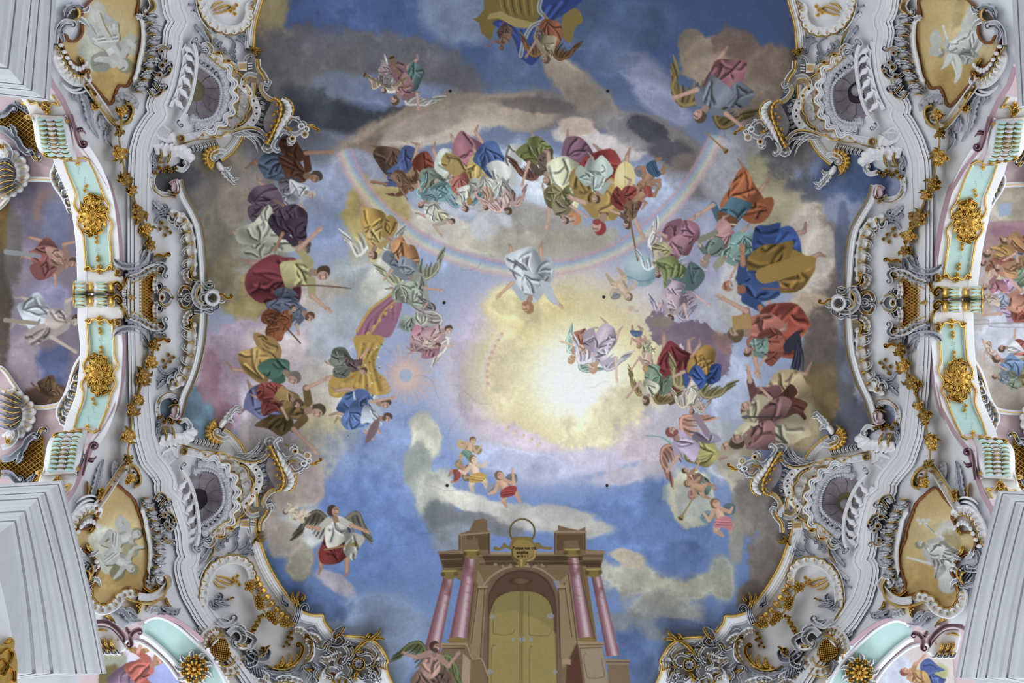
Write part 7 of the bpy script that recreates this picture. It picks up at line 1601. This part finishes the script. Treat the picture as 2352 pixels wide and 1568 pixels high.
def corner_aisle(s):
    D = 15.2
    SA = lambda x, y: np.full(np.shape(x), D)
    q = qBL if s == 'L' else qBR
    b = MB(SA, q)
    W_ = np.array([(170, 1430), (211, 1420), (240, 1418), (268, 1428), (300, 1436), (330, 1426), (362, 1424), (398, 1434), (430, 1456), (460, 1490), (490, 1540), (520, 1640), (170, 1640)], float); b.add(b.px(W_[:, 0], W_[:, 1], np.zeros(len(W_)) - .05), [tuple(range(len(W_)))], False)
    single(b, 'wall_back', 'rose', '', '', kind='structure')
    A = np.array([(222, 1600), (232, 1500), (246, 1478), (280, 1474), (318, 1474), (352, 1494), (384, 1524), (410, 1560), (430, 1600)], float)
    B2 = np.stack(q(A[:, 0], A[:, 1]), 1)
    c = Paint(B2[:, 0].min() - 3, B2[:, 1].min() - 3, B2[:, 0].max() + 3, B2[:, 1].max() + 3, 1.8, (198, 196, 224))
    if s == 'L':
        c.blob(370, 1545, 50, 40, (160, 168, 224), 0, .6); c.blob(330, 1490, 40, 24, (214, 200, 210), 0, .6); c.blob(262, 1520, 30, 34, (150, 152, 130), 0, .3); c.blob(250, 1560, 30, 30, (110, 96, 50), 0, .4)
        for i in range(40): c.blob(274 + (i * 37 % 64), 1476 + (i * 23 % 40) * (1 - abs((i * 37 % 64) - 30) / 60), 6, 4, [(150, 110, 48), (120, 84, 36), (176, 134, 66)][i % 3], i * 30, .4)
        c.figure(310, 1548, -28, 150, (136, 106, 130), (190, 96, 80), 41, skin=(196, 140, 116), hair=(170, 120, 84), leg=0)
    else:
        c.A[:] = (196, 184, 176); c.blob(2060, 1545, 40, 40, (186, 190, 206), 0, .5); c.blob(2130, 1560, 40, 30, (160, 166, 176), 0, .5); c.blob(2160, 1540, 24, 20, (150, 150, 96), 0, .5)
        c.figure(2122, 1560, 200, 110, (84, 104, 166), (176, 132, 76), 42, skin=(190, 130, 104), hair=(128, 72, 50), leg=0)
    c.brush(6)
    t = Thing('aisle_painting', {'L': 'bright painted scene of one red-cloaked person pointing beside brown foliage', 'R': 'bright painted scene of one blue-robed person with folded arms'}[s], 'fresco', 320, 1540, 'corner aisle paintings', S=SA, q=q)
    c.mesh('painting', c.inside(B2), SA, .02, 1.15, t.e, t.o0)
    fr = t.part('white_frame', 'moulding'); fr.rib(A[1:-1], 4, .14, -.02, 'step'); t.done()
    nm = {'L': 'over the red-cloaked person', 'R': 'over the blue-robed person'}[s]
    SS = lambda x, y: np.full(np.shape(x), 14.3)
    t = Thing('corner_arch', 'turquoise arch band with white edges and gilded rosette ' + nm, 'arch panel', 400, 1480, 'corner arches', q=q, S=SS)
    T = t.part('panel', 'teal'); w = t.part('white_border', 'moulding'); ro = t.part('rosette', 'gold'); wl = t.part('rosette_leaves', 'stucco', None, under=ro)
    U = cr([(328, 1430), (340, 1422), (362, 1418), (392, 1430), (424, 1454), (462, 1492), (500, 1540), (530, 1600)], 6); Lo = cr([(322, 1458), (334, 1462), (356, 1478), (382, 1502), (408, 1530), (430, 1560), (448, 1590), (456, 1620)], 6)
    G = np.stack([U * (1 - f) + Lo * f for f in (0, .5, 1)], 1); T.grid(T.px(G[..., 0], G[..., 1], np.zeros(G.shape[:2])))
    w.rib(Lo, 7, .1, .02, 'step', raw=True); w.rib(U + [3, -1], 5, .1, .02, 'step', raw=True)
    ro.flower(446, 1536, 22, 10, .3, .12); ro.dome(446, 1536, 5, 5, .2, .4)
    for i in range(9):
        a = i * .7; ro.flower(446 + 26 * math.cos(a), 1536 + 28 * math.sin(a), 8, 4, .2, .1); wl.leaf([(446 + 24 * math.cos(a + .3), 1536 + 26 * math.sin(a + .3)), (446 + 36 * math.cos(a + .35), 1536 + 36 * math.sin(a + .35)), (446 + 46 * math.cos(a + .5), 1536 + 44 * math.sin(a + .5))], 8, .24, 4, .04)
    t.done()
    b = MB(SS, q); b.rib([(318, 1434), (330, 1421), (362, 1410), (398, 1422), (430, 1441), (456, 1462), (466, 1472)], 5.5, .12, 0, 'flat'); single(b, 'arch_band', 'pink', 'rose pink band capping the corner arch ' + nm, 'arch band', 'rose corner bands')
    t = Thing('scrolled_bracket', 'white bracket with rose volutes and gilded drops ' + nm, 'console', 270, 1470, 'scrolled brackets', q=q, S=lambda x, y: np.full(np.shape(x), 12.9))
    w = t.part('bracket_body', 'moulding'); p = t.part('rose_volute', 'pink'); g = t.part('gilded_drops', 'gold'); l = t.part('leaf', 'stucco')
    w.poly([(214, 1442), (240, 1436), (262, 1446), (282, 1470), (290, 1490), (270, 1500), (244, 1500), (222, 1490)], .3, 0, 4)
    p.scroll([(200, 1436), (222, 1427), (246, 1428), (268, 1442), (282, 1458)], 6, .2, 0, 14, 1, 1, .14, 'groove', 1.3); p.scroll([(318, 1446), (308, 1450), (300, 1462), (302, 1478)], 6, .2, 6, 6, 1, 1, .1); p.leaf([(290, 1440), (296, 1452), (304, 1460)], 6, .2, 4, .1)
    for i in range(3): g.leaf([(228 + i * 14, 1466 + i), (230 + i * 13, 1478), (240 + i * 12, 1490)], 5, .2, 2, .32); g.dome(232 + i * 15, 1492, 6, 4, .2, .3)
    for i in range(4): l.leaf([(224 + i * 14, 1490), (232 + i * 14, 1500), (244 + i * 12, 1500)], 6, .2, 3, .25)
    g.leaf([(216, 1452), (230, 1446), (248, 1450)], 4, .16, 5, .32); t.done()

def cord_holes():
    for i, (x, y, lb) in enumerate(((1034, 209, 'tiny dark cord hole in the sky by the green trumpeter'), (1396, 209, 'tiny dark cord hole in the blue-grey sky beyond the brown cloud streak'), (1020, 695, 'tiny dark cord hole in pale blue sky below the orange-robed angel'), (1387, 682, 'tiny dark cord hole beside the small putto above the golden glow'), (1027, 1115, 'tiny dark cord hole on cloud beneath the seated putti'), (1394, 1115, 'tiny dark cord hole in the pink-grey cloud below the glow'))):
        b = MB(); b.ring(x, y, 2.6, 1.0, .03, .02); b.dome(x, y, 2.6, 2.6, .02, .03, 0, 10, 2)  # dark disc stands in for the shade inside; vault is not opened
        single(b, 'cord_hole', 'dark', lb, 'hole', 'cord holes in the vault')
MED_GAIN = 1.0
build_shell(); build_cornices(); build_piers()
for k, q in QUARTERS:
    medallion(k, q); balcony(k, q); pendant(k, q); frame_end(k, q); upper_setting(k, q); festoon(k, q); soffit_panel(k, q); console(k, q)
for s in 'LR':
    side_pieces(s); corner_foot(s); aisle(s); corner_aisle(s)
cord_holes()
# upper lengths of the sky frame
frame_piece('frame_moulding', [(636, -150), (618, -60), (600, 10), (587, 58), (582, 112)], 'upright white frame length with gilded bead above the leaf tuft ' + near('LT'), qLT, 11, True, 1, gw=4.2)
frame_piece('frame_moulding', [(636, -150), (618, -60), (600, 10), (587, 58), (582, 112)], 'upright white frame length with gilded bead above the leaf tuft ' + near('RT'), lambda x, y: (2412 - x, y), 11, True, 1, gw=4.2)
